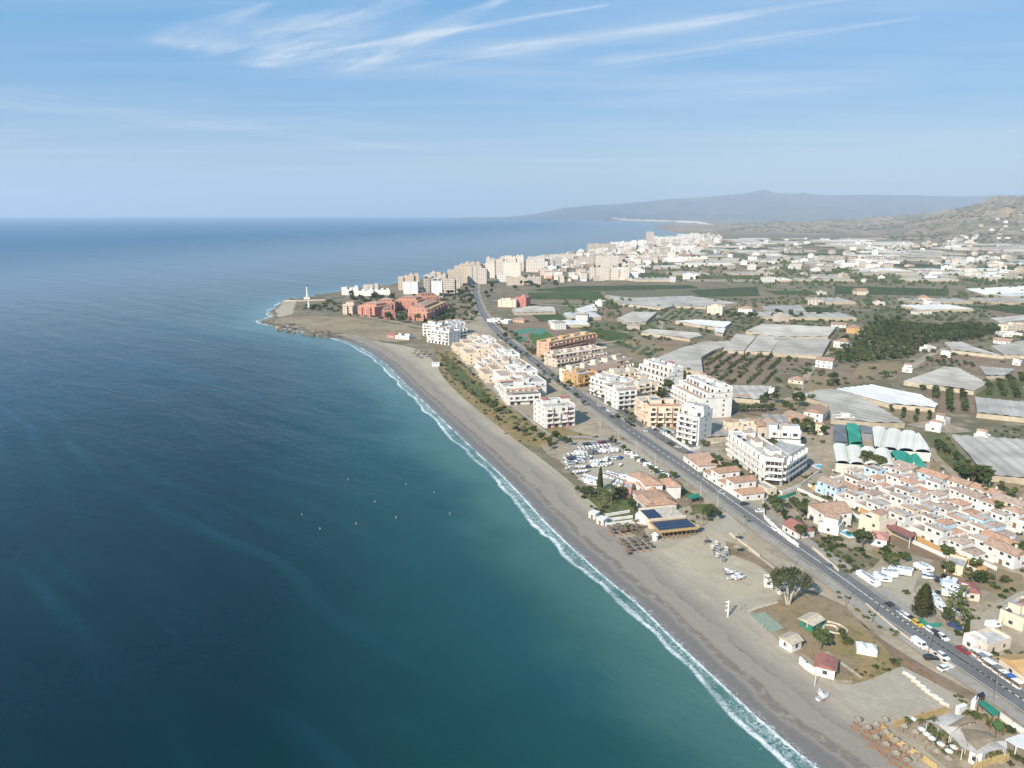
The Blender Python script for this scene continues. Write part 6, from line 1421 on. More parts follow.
# solar restaurant
A = P(659, 539); B = P(696, 535); d = B-A; rr = thing('beach_restaurant', (A.x, A.y, 0), atan2(d.y, d.x), 'beach restaurant with dark solar panels over its front terrace', 'restaurant'); L = d.length
mb = MB(); mb.box(0, L, 9, 20, -.3, 3.6, 'cream', 'stone'); mb.box(0, L, 8.8, 9, 3.6, 4.4, 'beige'); mb.box(0, L, 20, 20.2, 3.6, 4.2, 'beige'); mb.build('wall', rr)
mb = MB(); mb.box(-.5, L+.5, -.4, 8.8, 3.1, 3.3, 'reed'); mb.box(-.5, L+.5, -.6, -.4, 2.6, 3.35, 'reed'); mb.build('terrace_roof', rr)
for i in range(9): mb = MB(); mb.box(-.09, .09, -.09, .09, 0, 3.1, 'wood'); mb.build('post', rr, loc=(L*(i+.2)/8.6, -.2, 0))
for i in range(9): mb = MB(); mb.box(0, L/9.6, 0, 7.6, 0, .12, 'panel'); [mb.box(.02, L/9.6-.02, y-.04, y+.04, .12, .14, 'metal') for y in (0, 1.9, 3.8, 5.7, 7.6)]; mb.build('solar_panel', rr, loc=(.2+L*i/9.2, .3, 3.38))
for i in range(3): mb = MB(); mb.box(0, 1.8, 0, 9, 0, .12, 'panel'); mb.build('solar_panel', rr, loc=(.3+2*i, 9.6, 3.75))
q = P(655, 540); mb = MB(); mb.lathe([(1.1, 0), (1.1, 2.2), (1.5, 2.2), (.1, 3.2)], 'canvas', 8); tag(mb.build('kiosk', loc=(q.x, q.y, 0)), 'small white kiosk at the left corner of the solar roofed restaurant', 'kiosk')
SMALLP = [(440,580),(475,575),(507,572),(455,592),(490,590),(525,588),(560,580),(515,605),(470,612),(500,565),(548,600),(590,592),(585,570),(620,575),
 (520,665),(570,660),(610,655),(655,635),(540,685),(585,672),(625,672),(665,662),(555,703),(600,692),(640,688),(685,682),(580,725),(620,715),(665,710),(708,702),(560,745)]
for x, y in SMALLP:
    px, py = 540+x/6.4, 440+y/6.4
    parasol(px, py, .85, kind='dark', look='dark reed parasol', group='dark parasols below the hotel'); 
    if trnd.random() < .6: q = P(px-1.2, py+.9); pend(obj('sunbed', BED, None, (q.x, q.y, .03), -.8), 'low sunbed', 'sunbed', 'sunbeds', px, py)
BIGP = [(857, 725), (867, 733), (875, 730), (875, 743), (884, 725), (885, 738), (885, 750), (895, 746), (895, 759), (905, 754), (906, 766), (917, 762.5), (903, 732), (914, 738), (925, 749), (935.5, 757.5), (946.5, 764.5)]
for i, (px, py) in enumerate(BIGP):
    n_ = ORD[sorted(BIGP).index((px, py))]
    parasol(px, py+1.5, (.78, .78, 1.0), f'big round thatched parasol, {n_} from the left before the tented beach restaurant', group='big thatched parasols')
    if px < 912 and i < 12:
        for k, o_ in enumerate((-.9, .9)):
            q = P(px-1.2, py+4); u = Vector((cos(-.75), sin(-.75))); b = q+Vector((-u.y, u.x))*o_; o = obj('sunbed', BED, None, (b.x, b.y, .24), -.75+pi); tag(o, f'orange sunbed, {["nearer the sea", "nearer the road"][k]}, under the {n_} thatched parasol', 'sunbed', 'orange sunbeds')
for px, py in [(704, 545), (737, 553.5), (736, 541), (697, 532.5)]: parasol(px, py, 1.25, kind='thatch', look='lone thatched parasol', group='lone parasols on the sand')
# tented beach restaurant
def sail(name, label, pxs, h, m, drop=1.0, postm='white', group=None):
    pts = [P(x, y, h) for x, y in pxs]; c = sum(pts, Vector((0, 0)))/len(pts); r = thing(name, (c.x, c.y, 0), 0, label, 'canopy', group); n = len(pts)
    bm = bmesh.new(); vs = [bm.verts.new((p.x-c.x, p.y-c.y, h+(.5 if i % 2 else -.2))) for i, p in enumerate(pts)]; f = bm.faces.new(vs); bmesh.ops.triangulate(bm, faces=[f]); bmesh.ops.subdivide_edges(bm, edges=bm.edges[:], cuts=4, use_grid_fill=True)
    for v in bm.verts: v.co.z += drop*mn.noise((v.co.x*.12, v.co.y*.12, 3.3))+.7*max(0, 1-v.co.xy.length/9)
    for f in bm.faces:
        if f.normal.z < 0: f.normal_flip()
    me = bpy.data.meshes.new('canvas_roof'); bm.to_mesh(me); bm.free(); me.materials.append(MATS[m]); obj('canvas_roof', me, r)
    for p in pts: q = (p-c)*.95; mb = MB(); mb.tube([(0, 0, 0), (0, 0, h-.3)], .09, postm); mb.build('post', r, loc=(q.x, q.y, 0))
    return r
sail('tent_canopy', 'wide pale canvas roof over the beach restaurant, front part', [(926, 722), (946, 718.5), (972, 716), (958, 731), (950, 735), (938, 728)], 3.2, 'dirty_canvas', .6)
sail('tent_canopy', 'pale curved canvas roof sweeping round the brown tent', [(950, 735), (960, 730), (966, 742), (977, 749), (996, 742), (1006, 743), (1007, 749), (977, 757), (962, 748)], 3.2, 'dirty_canvas', .5)
sail('tent_canopy', 'raised brown tent roof in the middle of the beach restaurant', [(960, 729.5), (982, 725.5), (990, 734), (996, 742), (977, 749.5), (967, 743)], 4.3, 'brown_canvas', .8, 'wood')
sail('tent_canopy', 'small brown tent roof behind the big pale canvas', [(946, 727), (969, 718.5), (977, 723), (958, 729)], 3.9, 'brown_canvas', .5, 'wood')
canopy_on_posts('green_pergola', 'bright green flat roof behind the tented restaurant', 'pergola', [(978.5, 702.6), (984, 700), (1000.5, 712), (993.5, 715.5)], 3, 'green_paint')
canopy_on_posts('green_pergola', 'small pale green roof below the bright green one', 'pergola', [(991, 721), (1000, 720), (1005, 727), (997, 730)], 2.6, 'crop_bright')
canopy_on_posts('service_roof', 'white flat roof at the right edge beside the tents', 'roof', [(1005, 739), (1028, 731), (1034, 752), (1016, 746)], 3, 'canvas', postm='white')
blk('kiosk', 'white kitchen cabin at the seaward corner of the tents', 'cabin', (968, 762), (980, 768), 6, 1, 'white', 'flat', heads=0, cap=3, balcony=False)
wall_run('reed_fence', 'golden reed fence along the top of the tented restaurant', [(894, 727), (922, 719), (945, 712.5)], 1.7, 'reed', .35, 'fence')
wall_run('reed_fence', 'golden reed fence on the seaward side of the tents', [(880, 728), (894, 742), (913, 754), (936, 770)], 1.5, 'reed', .35, 'fence')
wall_run('reed_fence', 'golden reed fence at the bottom right of the tents', [(974, 770), (990, 764), (1007, 760)], 1.7, 'reed', .35, 'fence')
wall_run('stone_wall', 'pale wall between the green roofs and the road', [(999, 717), (1012, 727), (1024, 735)], 1.5, 'white', .3)
wall_run('gate_piers', 'white entrance wall at the top of the tented restaurant', [(958, 714), (963, 712)], 2.2, 'white', 1.0)
wall_run('gate_piers', 'white entrance pier nearer the road', [(973, 709), (976, 706)], 2.6, 'white', 1.0)
canopy_on_posts('dark_pergola', 'dark timber frame pergola beside the road lamp', 'pergola', [(977.5, 694), (983, 691.5), (985, 694), (979.5, 697)], 4.2, 'dark', postm='dark')
for i, (px, py, k) in enumerate([(907, 727, 'palm'), (921, 729, 'palm'), (931, 733, 'palm'), (944, 741, 'palm'), (934, 741, 'palm'), (956, 752, 'palm')]): tree(k, px, py, .48, group='young palms of the tented restaurant', look='young palm')
for px, py in [(929, 731), (935, 738), (941, 737), (948, 743), (951, 748), (960, 757), (970, 716), (974, 718), (984, 721), (988, 726), (1003, 733), (1008, 733), (1012, 757), (1000, 757), (990, 758), (965, 716), (938, 745), (947, 754), (1018, 760), (1010, 765), (1022, 764)]: shrub(px, py, .9)
for i, (px, py) in enumerate([(926, 740), (921, 735), (912, 724.5), (948, 757), (953, 753), (940, 750), (931, 744)]):
    parasol(px, py, .75, kind='canvas', look='white canvas parasol', group='canvas parasols of the tented restaurant')
# huts on the sand
blk('beach_hut', 'long white hut with brown roof beside the sports court', 'hut', (779, 645.5), (791, 653), 4.2, 1, 'white', 'gable', heads=0, cap=3, balcony=False, fl=2.7, tile='palewood')
blk('beach_hut', 'brown roofed hut with green painted base left of the round tree', 'hut', (799, 626), (812, 632.5), 5.5, 1, 'green_paint', 'gable', heads=0, cap=2, balcony=False, fl=2.4, tile='palewood')
blk('beach_hut', 'white hut with red tile roof near the red and white boat', 'hut', (814.5, 675), (834, 680), 5.5, 1, 'white', 'gable', heads=0, cap=4, balcony=False, fl=2.8, tile='red_roof')
wall_run('white_wall', 'white wall running out from the red roofed white hut', [(800, 664), (806, 669.5), (814, 675)], 2.2, 'white', .5)
A = P(866, 652); tr_ = thing('marquee', (A.x, A.y, 0), -.35, 'white marquee tent on the dry grass near the road', 'tent')
mb = MB(); mb.box(-2.6, 2.6, -1.8, 1.8, 0, 1.7, 'canvas'); mb.build('side_wall', tr_); mb = MB(); mb.hip(-2.6, 0, -1.8, 1.8, 1.72, 1.0, 'canvas', .12); mb.hip(0, 2.6, -1.8, 1.8, 1.72, 1.0, 'canvas', .12); mb.build('roof', tr_)
q = P(831, 629); mb = MB(); pts = [(math.cos(t)*(1.2+t*.42), math.sin(t)*(1.0+t*.30), .25) for t in np.linspace(0, 9.2, 30)]; mb.tube(pts, .28, 'stone', 5); tag(mb.build('spiral_bed', loc=(q.x+.5, q.y, 0), rot=-.5), 'spiral stone edged bed beside the green based hut', 'stone bed')
def flags(root):
    for i, z in enumerate((2.2, 3.8, 5.0)): mb = MB(); mb.box(-.95, -.08, -.05, .05, z, z+.45, 'white'); mb.build('sign_board', root)
mast('signal_mast', 'white mast with three short boards standing on the open sand', 'mast', 727.7, 617.5, 5.8, .28, 'white', extra=flags)
mast('flag_pole', 'white flag pole in front of the red roofed white hut', 'pole', 814.5, 687, 5.5, .1, 'white')
tm_ = MB(); tm_.tube([(0, 0, .25), (4.2, 0, .25)], .16, 'metal'); tm_.box(-.1, 4.3, -1.6, 1.6, .02, .06, 'metal')
# boats pulled up on the sand
vehicle('boat', 823, 699, .5, 'car_white', 'white motor boat pulled up on the sand beside a red one'); vehicle('boat', 820.5, 696.5, 1.3, 'car_red', 'small red boat on the sand next to the white motor boat')
for i, (px, py, a, c) in enumerate([(731, 574, .3, 'car_blue'), (737, 576, .5, 'car_silver'), (733, 579, .2, 'car_white'), (740, 579, .4, 'car_white'), (727, 572, 1.9, 'metal')]):
    vehicle('boat', px, py, a, c, look='dinghy hull', group='dinghies on the sand')
for i, (px, py) in enumerate([(716, 547), (719, 552), (714, 556), (717, 559), (726, 553), (726, 557), (723, 563), (712, 551)]):
    q = P(px, py); r = thing('play_frame', (q.x, q.y, 0), i*.7); mb = MB(); [mb.tube([(x, y, 0), (x*.6, y*.6, 2.2)], .05, 'palewood') for x in (-.9, .9) for y in (-.7, .7)]; mb.build('frame', r)
    mb = MB(); mb.box(-.6, .6, -.5, .5, 1.1, 1.2, ['white', 'blue', 'metal', 'white'][i % 4]); mb.hip(-.5, .5, -.4, .4, 2.1, .5, ['canvas', 'metal', 'car_blue', 'canvas'][i % 4], .1); mb.build('platform', r); pend(r, 'white play frame', 'play frame', 'playground frames', px, py)
for lab, a, w in [('pale plank walkway on the sand in front of the playground', [(660, 567.5), (676, 565), (687, 562)], 1.3), ('pale plank walkway from the road verge past the parasol', [(728, 552), (740, 562), (752, 576)][:0] or [(748, 549.5), (765, 561), (781, 574)], 1.1), ('pale plank walkway between the mast and the spreading tree', [(744, 612), (760, 607), (778, 602)], 1.0), ('short pale plank path near the thatched parasol by the road', [(716, 533), (724, 540)], 1.2), ('pale path from the car park to the red roofed hut', [(826, 652), (845, 666), (862, 678)], .9)]:
    pts = [P(*q) for q in a]; o0 = pts[0]; mb = MB()
    for u, v in zip(pts, pts[1:]): d = v-u; mb.obox(((u.x+v.x)/2-o0.x, (u.y+v.y)/2-o0.y, .0), d.length, w, .1, atan2(d.y, d.x), 'palewood')
    tag(mb.build('boardwalk', loc=(o0.x, o0.y, 0)), lab, 'boardwalk')
for i, (px, py) in enumerate([(769, 653), (765, 651)][:0] or [(762, 630), (765, 633)]):
    mast('net_post', ['left volleyball post below the green court', 'right volleyball post below the green court'][i], 'post', px, py, 2.6, .07, 'palewood')
for i, (px, py) in enumerate([(741, 610), (745, 613)]): mast('net_post', ['left wooden post beside the pale plank walkway', 'right wooden post beside the pale plank walkway'][i], 'post', px, py, 2.8, .09, 'wood')
for i, (px, py) in enumerate([(907, 675), (911.6, 678), (916, 682.6), (921.6, 687), (926, 691), (929.7, 694), (933.5, 696.4), (938.5, 700), (944.7, 705)]):
    q = P(px, py); mb = MB(); mb.box(-1.1, 1.1, -.35, .35, 0, .55, 'beige'); mb.box(-1.0, 1.0, -.28, .28, .55, .65, 'white'); tag(mb.build('concrete_barrier', loc=(q.x, q.y, 0), rot=-.85), f'pale concrete block, {ORD[i]} from the road end of the car park line', 'barrier', 'concrete blocks across the car park')
wall_run('roadside_wall', 'low pale wall along the sea side of the avenue beside the dry grass', [(866, 605), (880, 617), (898, 632), (910, 641)], .6, 'beige', .4)
wall_run('roadside_wall', 'pale low wall in front of the thatched parasol and the road', [(722, 541), (735, 551), (742, 556)][:0] or [(730, 534), (742, 543), (759, 556)], .6, 'beige', .4)
wall_run('roadside_wall', 'low ochre wall along the inland side of the avenue by the waste garden', [(813, 550), (825, 560), (838, 572)], 1.2, 'beige', .4)
wall_run('roadside_wall', 'white wall with piers along the avenue before the garden villas', [(765, 520), (775, 530), (788, 541), (798, 548)], 1.8, 'white', .35, piers=3.5)
wall_run('roadside_wall', 'curved white wall at the junction drive and garden', [(764, 518), (763, 505), (770, 500)], 2.0, 'white', .35)
wall_run('green_screen', 'long green netting screen left of the garden villas drive', [(772, 502), (785, 499), (795, 495)], 1.8, 'net_green', .2, 'fence')
wall_run('rubble_wall', 'line of pale rubble beside the parked white car', [(927, 650), (935, 656), (944, 663), (952, 668)], .8, 'beige', 1.0)
wall_run('rubble_wall', 'brown timber edge of the car park nearest the road', [(905, 662), (920, 672), (935, 683)], .5, 'wood', .4)
# vehicles on the road and beside it
RA = atan2(*(reversed((P(950, 653)-P(880, 606))[:])))
vehicle('van', 919, 646, RA, 'car_white', 'white van driving at the edge of the road')
vehicle('car', 942, 657.5, RA, 'car_white', 'white car driving in the middle of the road')
vehicle('car', 931, 659.5, RA+1.2, 'car_black', 'black car parked on the sea side verge of the road')
vehicle('car', 944, 669.5, RA+1.7, 'car_white', 'white car parked by the rubble line on the verge')
vehicle('car', 963, 652, RA, 'car_red', 'dark red car parked beside the roadside workshops')
vehicle('car', 954.5, 628, RA+.3, 'car_blue', 'dark blue car parked on the gravel by the small tree')
vehicle('van', 993, 627, .1, 'car_white', 'white van parked beside the cream roadside hall')
vehicle('car', 1023, 608, .1, 'car_black', 'black car at the right edge above the cream hall')
for i, (px, py, c) in enumerate([(891.5, 607.5, 'car_black'), (898, 612, 'car_grey'), (903, 615.5, 'car_silver'), (907, 618.5, 'car_white'), (912, 621.5, 'car_black'), (916.5, 624.5, 'car_yellow'), (930, 631.5, 'car_white'), (937, 636, 'car_black'), (942, 638.5, 'car_white')]):
    vehicle('car', px, py, RA, c, f'{c[4:]} parked car, {ORD[i]} from the left in the row below the caravan yard', group='cars parked along the road')
rs = random.Random(33)
def vrow(kind, a, b, n, turn, paints, look=None, group='vehicles in the boat and caravan yard', skip=0):
    A = P(*a); B = P(*b); ang = atan2((B-A).y, (B-A).x)
    for i in range(n):
        if rs.random() < skip: continue
        p = A.lerp(B, (i+.5)/n); px, py = PX(p.x, p.y); k = rs.choice(kind) if isinstance(kind, list) else kind
        vehicle(k, px, py, ang+turn+rs.uniform(-.12, .12)+(pi if rs.random() < .3 else 0), rs.choice(paints) if k != 'caravan' else 'car_white', look=look, group=group, world=p)
WH = ['car_white', 'car_white', 'car_white', 'car_silver', 'pale_blue']
MX = ['car_white', 'car_grey', 'car_black', 'car_silver', 'car_silver', 'car_grey', 'car_white', 'car_blue', 'car_black', 'car_silver', 'car_red']
vrow('car', (579, 446), (612, 442), 9, pi/2, MX); vrow('boat', (577, 449.5), (611, 446), 9, pi/2, WH)
vrow(['caravan', 'boat', 'van', 'boat'], (566, 456), (618, 451.5), 12, pi/2, WH+['car_grey']); vrow(['car', 'boat'], (563, 460), (592, 458), 9, pi/2, MX); vrow(['car', 'boat'], (564, 464.5), (584, 462), 6, pi/2, MX)
vrow(['car', 'boat', 'boat'], (568, 469), (590, 468), 7, .3, MX); vrow(['boat'], (573, 474), (588, 472), 5, .5, MX)
vrow(['boat', 'boat', 'caravan'], (589, 463), (608, 461), 6, .9, WH); vrow(['boat', 'boat', 'caravan'], (592, 467), (612, 465), 6, .9, WH); vrow(['boat', 'car'], (612, 459), (622, 459), 3, .9, ['blue', 'car_white'])
vehicle('boat', 620.5, 466, 1.0, 'yellow', 'bright yellow boat in the middle of the boat yard')
vrow(['caravan', 'boat', 'boat'], (581, 480), (596, 487), 5, .9, WH); vrow('boat', (583, 476), (598, 481), 5, .9, WH); vrow(['boat', 'boat', 'caravan', 'car'], (606, 473), (636, 483), 9, .9, WH); vrow('boat', (602, 477), (630, 487), 8, .9, WH); vrow('boat', (613, 485), (624, 490), 3, .9, ['blue', 'car_white'])
vrow(['boat', 'caravan'], (627, 454), (666, 479), 12, 1.1, WH+['teal_boat'][:0]); vrow(['car'], (647, 464), (668, 478), 5, .2, MX)
# parking and avenue side cars
vrow('car', (643, 431), (692, 455), 13, .9, MX, group='cars parked beside the avenue', skip=.25); vrow('car', (655, 430), (694, 448), 11, .9, MX, group='cars parked beside the avenue', skip=.3)
vrow('car', (588, 400), (636, 428), 10, 0, MX, group='cars parked beside the avenue', skip=.35); vrow('car', (691, 465), (744, 501), 12, 0, MX, group='cars parked beside the avenue', skip=.25)
vrow('car', (505, 347), (560, 388), 10, 0, MX, group='cars parked beside the avenue', skip=.5)
vehicle('car', 760, 512, .3, 'car_white', 'white car parked alone on the junction drive'); vehicle('car', 745, 505, .3, 'car_black', 'black car at the right end of the bungalow terrace')
for i, (px, py) in enumerate([(500, 341), (520, 357), (611, 418), (571, 389), (720, 494), (826, 567), (775, 531)]): vehicle('car', px+1, py-.5, RA+.15+(pi if i % 2 else 0), MX[i], look=None, group='cars driving on the avenue')
# caravan storage yard
CV = 'vehicles in the caravan storage yard'
vrow('caravan', (861, 577), (875, 587), 5, .2, WH, group=CV); vrow('caravan', (878, 578), (886, 583), 3, 1.0, WH, group=CV); vrow('caravan', (882, 575.5), (897, 577), 4, 1.2, WH, group=CV); vrow('caravan', (889, 571.5), (912, 575.5), 5, 1.2, WH, group=CV)
vrow('caravan', (918, 568), (928, 573), 3, 1.3, WH, group=CV); vrow('car', (922, 577), (936, 578), 4, 1.4, MX, group=CV); vrow(['car', 'van'], (937, 581), (956, 585), 5, 1.3, ['car_blue', 'car_white', 'car_black'], group=CV); vrow('van', (946, 586), (958, 592), 3, 1.0, WH, group=CV)
vrow(['caravan', 'van'], (931, 597), (942, 612), 4, .2, WH, group=CV); vrow('caravan', (946, 596), (960, 600), 3, .2, WH, group=CV); vrow('boat', (950, 612), (958, 616), 2, .2, WH, group=CV)
blk('shed', 'pale roofed open shed at the back of the caravan storage yard', 'shed', (944, 572), (962, 577), 8, 1, 'cream', 'flat', heads=0, cap=3, balcony=False)
blk('shed', 'red roofed shed right of the caravan storage yard', 'shed', (964, 600), (979, 602), 7, 1, 'beige', 'hip', heads=0, cap=3, balcony=False, tile='red_roof')
blk('shed', 'long white roofed mobile home in the caravan storage yard', 'mobile home', (954, 601), (963, 604), 7, 1, 'white', 'flat', heads=0, cap=3, balcony=False)
canopy_on_posts('teal_canopy', 'dark teal flat canopy beside the road near the hotel', 'canopy', [(688, 495), (698, 493), (701, 496.5), (689, 499)], 2.8, 'green_paint')
canopy_on_posts('brown_canopy', 'brown flat canopy between the boat yard and the teal canopy', 'canopy', [(668, 481), (678, 480), (680, 483), (669, 484)], 2.8, 'wood')
blk('roadside_hall', 'cream hall with flat pale roof at the right edge', 'hall', (998, 622), (1022, 632), 14, 1, 'cream', 'flat', heads=2, cap=12, balcony=False, fl=3.6)
blk('workshop', 'long pale grey roofed workshop below the waste ground on the right', 'workshop', (986, 656), (1010, 648), 6, 1, 'beige', 'flat', fl=2.6, heads=0, cap=5, balcony=False)
blk('workshop', 'workshop with big orange tiled roof at the right edge', 'workshop', (998, 667), (1022, 685), 9, 1, 'cream', 'gable', heads=0, cap=6, balcony=False, tile='ochre')
blk('workshop', 'white roadside office with blue awning by the red car', 'office', (962, 645), (974, 653), 4, 1, 'white', 'flat', fl=3.1, heads=0, cap=4, balcony=False)
wall_run('green_screen', 'bright green netting screen behind the row of parked cars', [(919, 622), (928, 629), (940, 628)], 1.8, 'net_green', .2, 'fence')
rs2 = random.Random(5)
for i, (px, py) in enumerate([(976, 657), (982, 662), (987, 667), (992, 670), (997, 674), (1004, 679), (1010, 683), (1017, 688), (985, 660)]):
    q = P(px, py); c = ['white', 'metal', 'canvas', 'white', 'metal', 'canvas', 'blue', 'white', 'canvas'][i]; r = thing('market_stall', (q.x, q.y, 0), RA, f'{ {"white": "white", "blue": "blue", "canvas": "off white", "metal": "grey", "orange": "orange"}[c]} topped roadside stall, {ORD[sorted([976, 982, 987, 992, 997, 1004, 1010, 1017, 985]).index(px)]} from the left before the workshops', 'stall', 'stalls before the workshops')
    mb = MB(); mb.hip(-1.2, 1.2, -1, 1, 2.2, .5, c, .1); mb.build('awning', r); mb = MB(); mb.box(-1.0, 1.0, -.7, .2, 0, .9, 'white', 'wood'); mb.build('counter', r); mb = MB(); [mb.box(x-.05, x+.05, y-.05, y+.05, 0, 2.2, 'metal') for x in (-1.1, 1.1) for y in (-.9, .9)]; mb.build('frame', r)
# street lamps
LP = [(828, 613.5-0), (764.5, 545), (895, 612), (930, 654), (1011, 697), (992, 690)]
for i, (px, py) in enumerate([(790.5, 572), (845, 609), (872, 623), (928, 655), (993, 703)]):
    mast('street_lamp', f'tall grey street lamp on the sea side of the avenue, {ORD[4-i]} from the bottom right', 'street lamp', px, py, 8.5, .09, 'metal', arm=-1.8, rot=RA+pi/2)['group'] = 'street lamps on the avenue'
for i, (px, py) in enumerate([(600, 432), (618, 444), (636, 456), (655, 470), (700, 500), (717, 512), (580, 416), (560, 400), (540, 384)]):
    mast('street_lamp', f'pale street lamp near the boat yard, {ORD[sorted([600, 618, 636, 655, 700, 717, 580, 560, 540]).index(px)]} along the avenue from the lighthouse end', 'street lamp', px, py, 8, .12, 'beige', arm=1.5, rot=RA+pi/2)['group'] = 'pale street lamps'
for i, (px, py) in enumerate([(861, 474), (988, 494), (1000, 640), (678, 402)]): mast('mast_pole', ['grey pole before the white polytunnel', 'grey pole above the village back row', 'pale pole on the waste ground right', 'thin aerial mast behind the tall stepped block'][i], 'pole', px, py, [9, 9, 8, 14][i], .12, 'palewood')
# ---- the spreading tree
p0 = P(788, 604); bt = thing('spreading_tree', (p0.x, p0.y, 0), .2, 'large spreading tree with several pale trunks on the sand edge', 'tree')
mb = MB(); rt = random.Random(8); tips = []
for i in range(7):
    a = i*2*pi/7+.3; r1 = rt.uniform(1.0, 1.6); tx, ty, tz = cos(a)*rt.uniform(3, 5.6), sin(a)*rt.uniform(2.4, 4.2), rt.uniform(6.8, 8.6); tips.append((tx, ty, tz)); mb.tube([(cos(a)*.4, sin(a)*.4, -.2), (cos(a)*r1, sin(a)*r1, 3), (tx*.65, ty*.65, 5.4), (tx, ty, tz)], [.34, .27, .2, .1], 'pale_bark', 6)
mb.build('trunk', bt)
V = []; F = []
for c in range(52):
    a = rt.uniform(0, 2*pi); rr_ = math.sqrt(rt.random()); cx, cy, cz = cos(a)*6.6*rr_, sin(a)*5.0*rr_, 9.0+1.9*(1-rr_**2)+rt.uniform(-.9, .5); cr = rt.uniform(1.0, 1.9)
    for i in range(58):
        d = Vector((rt.gauss(0, 1), rt.gauss(0, 1), rt.gauss(0, .6))).normalized(); q = Vector((cx, cy, cz))+d*cr*rt.random()**.35; n = (d+Vector((0, 0, .7))).normalized(); u = n.orthogonal().normalized(); w = n.cross(u); s_ = rt.uniform(.16, .34); k = len(V)
        V += [tuple(q-u*s_-w*s_*.6), tuple(q+u*s_-w*s_*.6), tuple(q+u*s_*.7+w*s_*.6), tuple(q-u*s_*.7+w*s_*.6)]; F.append((k, k+1, k+2, k+3))
me = bpy.data.meshes.new('crown'); me.from_pydata(V, [], F); me.materials.append(MATS['leaf_olive']); obj('crown', me, bt)
blk('white_kiosk', 'small white kiosk beneath the left side of the spreading tree', 'kiosk', (764, 587), (773, 588), 3, 1, 'white', 'flat', heads=0, cap=2, balcony=False, fl=2.4)
blk('white_kiosk', 'small white kiosk between the trunks of the spreading tree', 'kiosk', (778, 594.5), (788, 595), 3, 1, 'white', 'flat', heads=0, cap=2, balcony=False, fl=2.4)
# ---- trees one can point at
T = [('bushy', 820, 650, 1.15), ('cone', 922, 617, 1.1), ('bushy', 947, 624, .8), ('cypress', 965, 641, .75), ('palm', 950, 610, .8), ('bushy', 960, 609, .6), ('bushy', 862, 548, 1.25), ('bushy', 800, 540, 1.2), ('bushy', 812, 536, .6), ('bushy', 789, 527, .8), ('bushy', 784, 523, .8), ('bushy', 885, 556, .7), ('bushy', 889, 566, 1.0), ('bushy', 892, 571, .8), ('bushy', 905, 563, .7), ('bushy', 946, 559, 1.0), ('bushy', 866, 470, 1.6), ('bushy', 877, 473, 1.5), ('bushy', 851, 470, .8),
     ('bushy', 965, 482, 1.6), ('bushy', 972, 486, 1.7), ('bushy', 982, 492, 1.6), ('bushy', 978, 482, 1.3), ('bushy', 960, 474, 1.3), ('bushy', 1010, 500, 1.0), ('bushy', 1000, 493, .8), ('bushy', 1020, 560, 1.2), ('bushy', 975, 572, .8),
     ('cypress', 600, 491, 1.15), ('palm', 604, 505, 1.0), ('palm', 611, 505, 1.05), ('palm', 598, 501, .8), ('palm', 601, 511, .7), ('bushy', 616, 500, 1.1), ('bushy', 623, 499, 1.0), ('bushy', 590, 498, .8), ('bushy', 583, 496, .7), ('bushy', 577, 494, .6), ('bushy', 632, 513, .8), ('bushy', 596, 514, .6), ('palm', 626, 532, .7), ('palm', 636, 534, .7), ('bushy', 662, 486, 1.0), ('bushy', 667, 489, .8), ('bushy', 673, 479, .7), ('bushy', 706, 520, .9), ('bushy', 711, 516, .8), ('palm', 703, 526, .8), ('palm', 745, 526, .6),
     ('bushy', 563, 444, 1.0), ('bushy', 556, 443, 1.0), ('bushy', 569, 446, .7), ('bushy', 548, 446, .9), ('bushy', 541, 441, 1.0), ('bushy', 534, 437, .9), ('bushy', 550, 450, .8), ('bushy', 487, 407, 1.2), ('bushy', 494, 413, 1.3), ('bushy', 499, 415, 1.0), ('palm', 470, 380, 1.0), ('palm', 480, 392, 1.0), ('palm', 476, 388, .9), ('palm', 466, 372, .9), ('palm', 489, 400, 1.0), ('palm', 505, 420, 1.0), ('palm', 513, 424, .9), ('palm', 520, 428, .9), ('olive', 460, 366, 1.2), ('olive', 473, 397, 1.1), ('olive', 463, 387, 1.1), ('olive', 497, 420, 1.0), ('bushy', 525, 436, .9), ('bushy', 516, 432, .8), ('palm', 447, 360, .8), ('palm', 453, 369, .9),
     ('bushy', 693, 465-28, .8), ('bushy', 686, 440, .7), ('bushy', 703, 447, .8), ('bushy', 775, 456, 1.5), ('bushy', 770, 452, 1.1), ('bushy', 779, 459, 1.0), ('bushy', 717, 468, 1.0), ('bushy', 727, 474, 1.1), ('bushy', 735, 470, .9), ('palm', 741, 480, .7), ('bushy', 713, 460, .8), ('bushy', 751, 484, .8), ('bushy', 754, 497, .7), ('bushy', 746, 492, .6), ('bushy', 771, 508, .9), ('bushy', 776, 514, .8), ('bushy', 765, 512, .6),
     ('bushy', 661, 398, 1.6), ('bushy', 666, 394, 1.4), ('bushy', 660, 403, 1.3), ('bushy', 669, 391, 1.1), ('bushy', 724, 405, 1.7), ('bushy', 719, 412, 1.5), ('bushy', 727, 412, 1.2), ('bushy', 798, 408, 1.8), ('bushy', 811, 402, 1.1), ('bushy', 790, 412, 1.2), ('bushy', 784, 408, 1.1), ('bushy', 795, 428, 1.1), ('bushy', 803, 430, .8), ('bushy', 766, 401, 1.2), ('bushy', 762, 404, 1.0), ('bushy', 775, 404, 1.2), ('bushy', 812, 431, .9), ('olive', 786, 432, 1.0)]
for k, x, y, s_ in T: tree(k, x, y, s_, wide=2.3 if k == 'cone' else 1)
# hedge of broad bushes
for x in np.arange(739, 776, 4.2): tree('bushy', x+trnd.uniform(-1, 1), 413-(x-739)*.05+trnd.uniform(-.6, .6), .95, group='trees of the hedge behind the cream row houses')
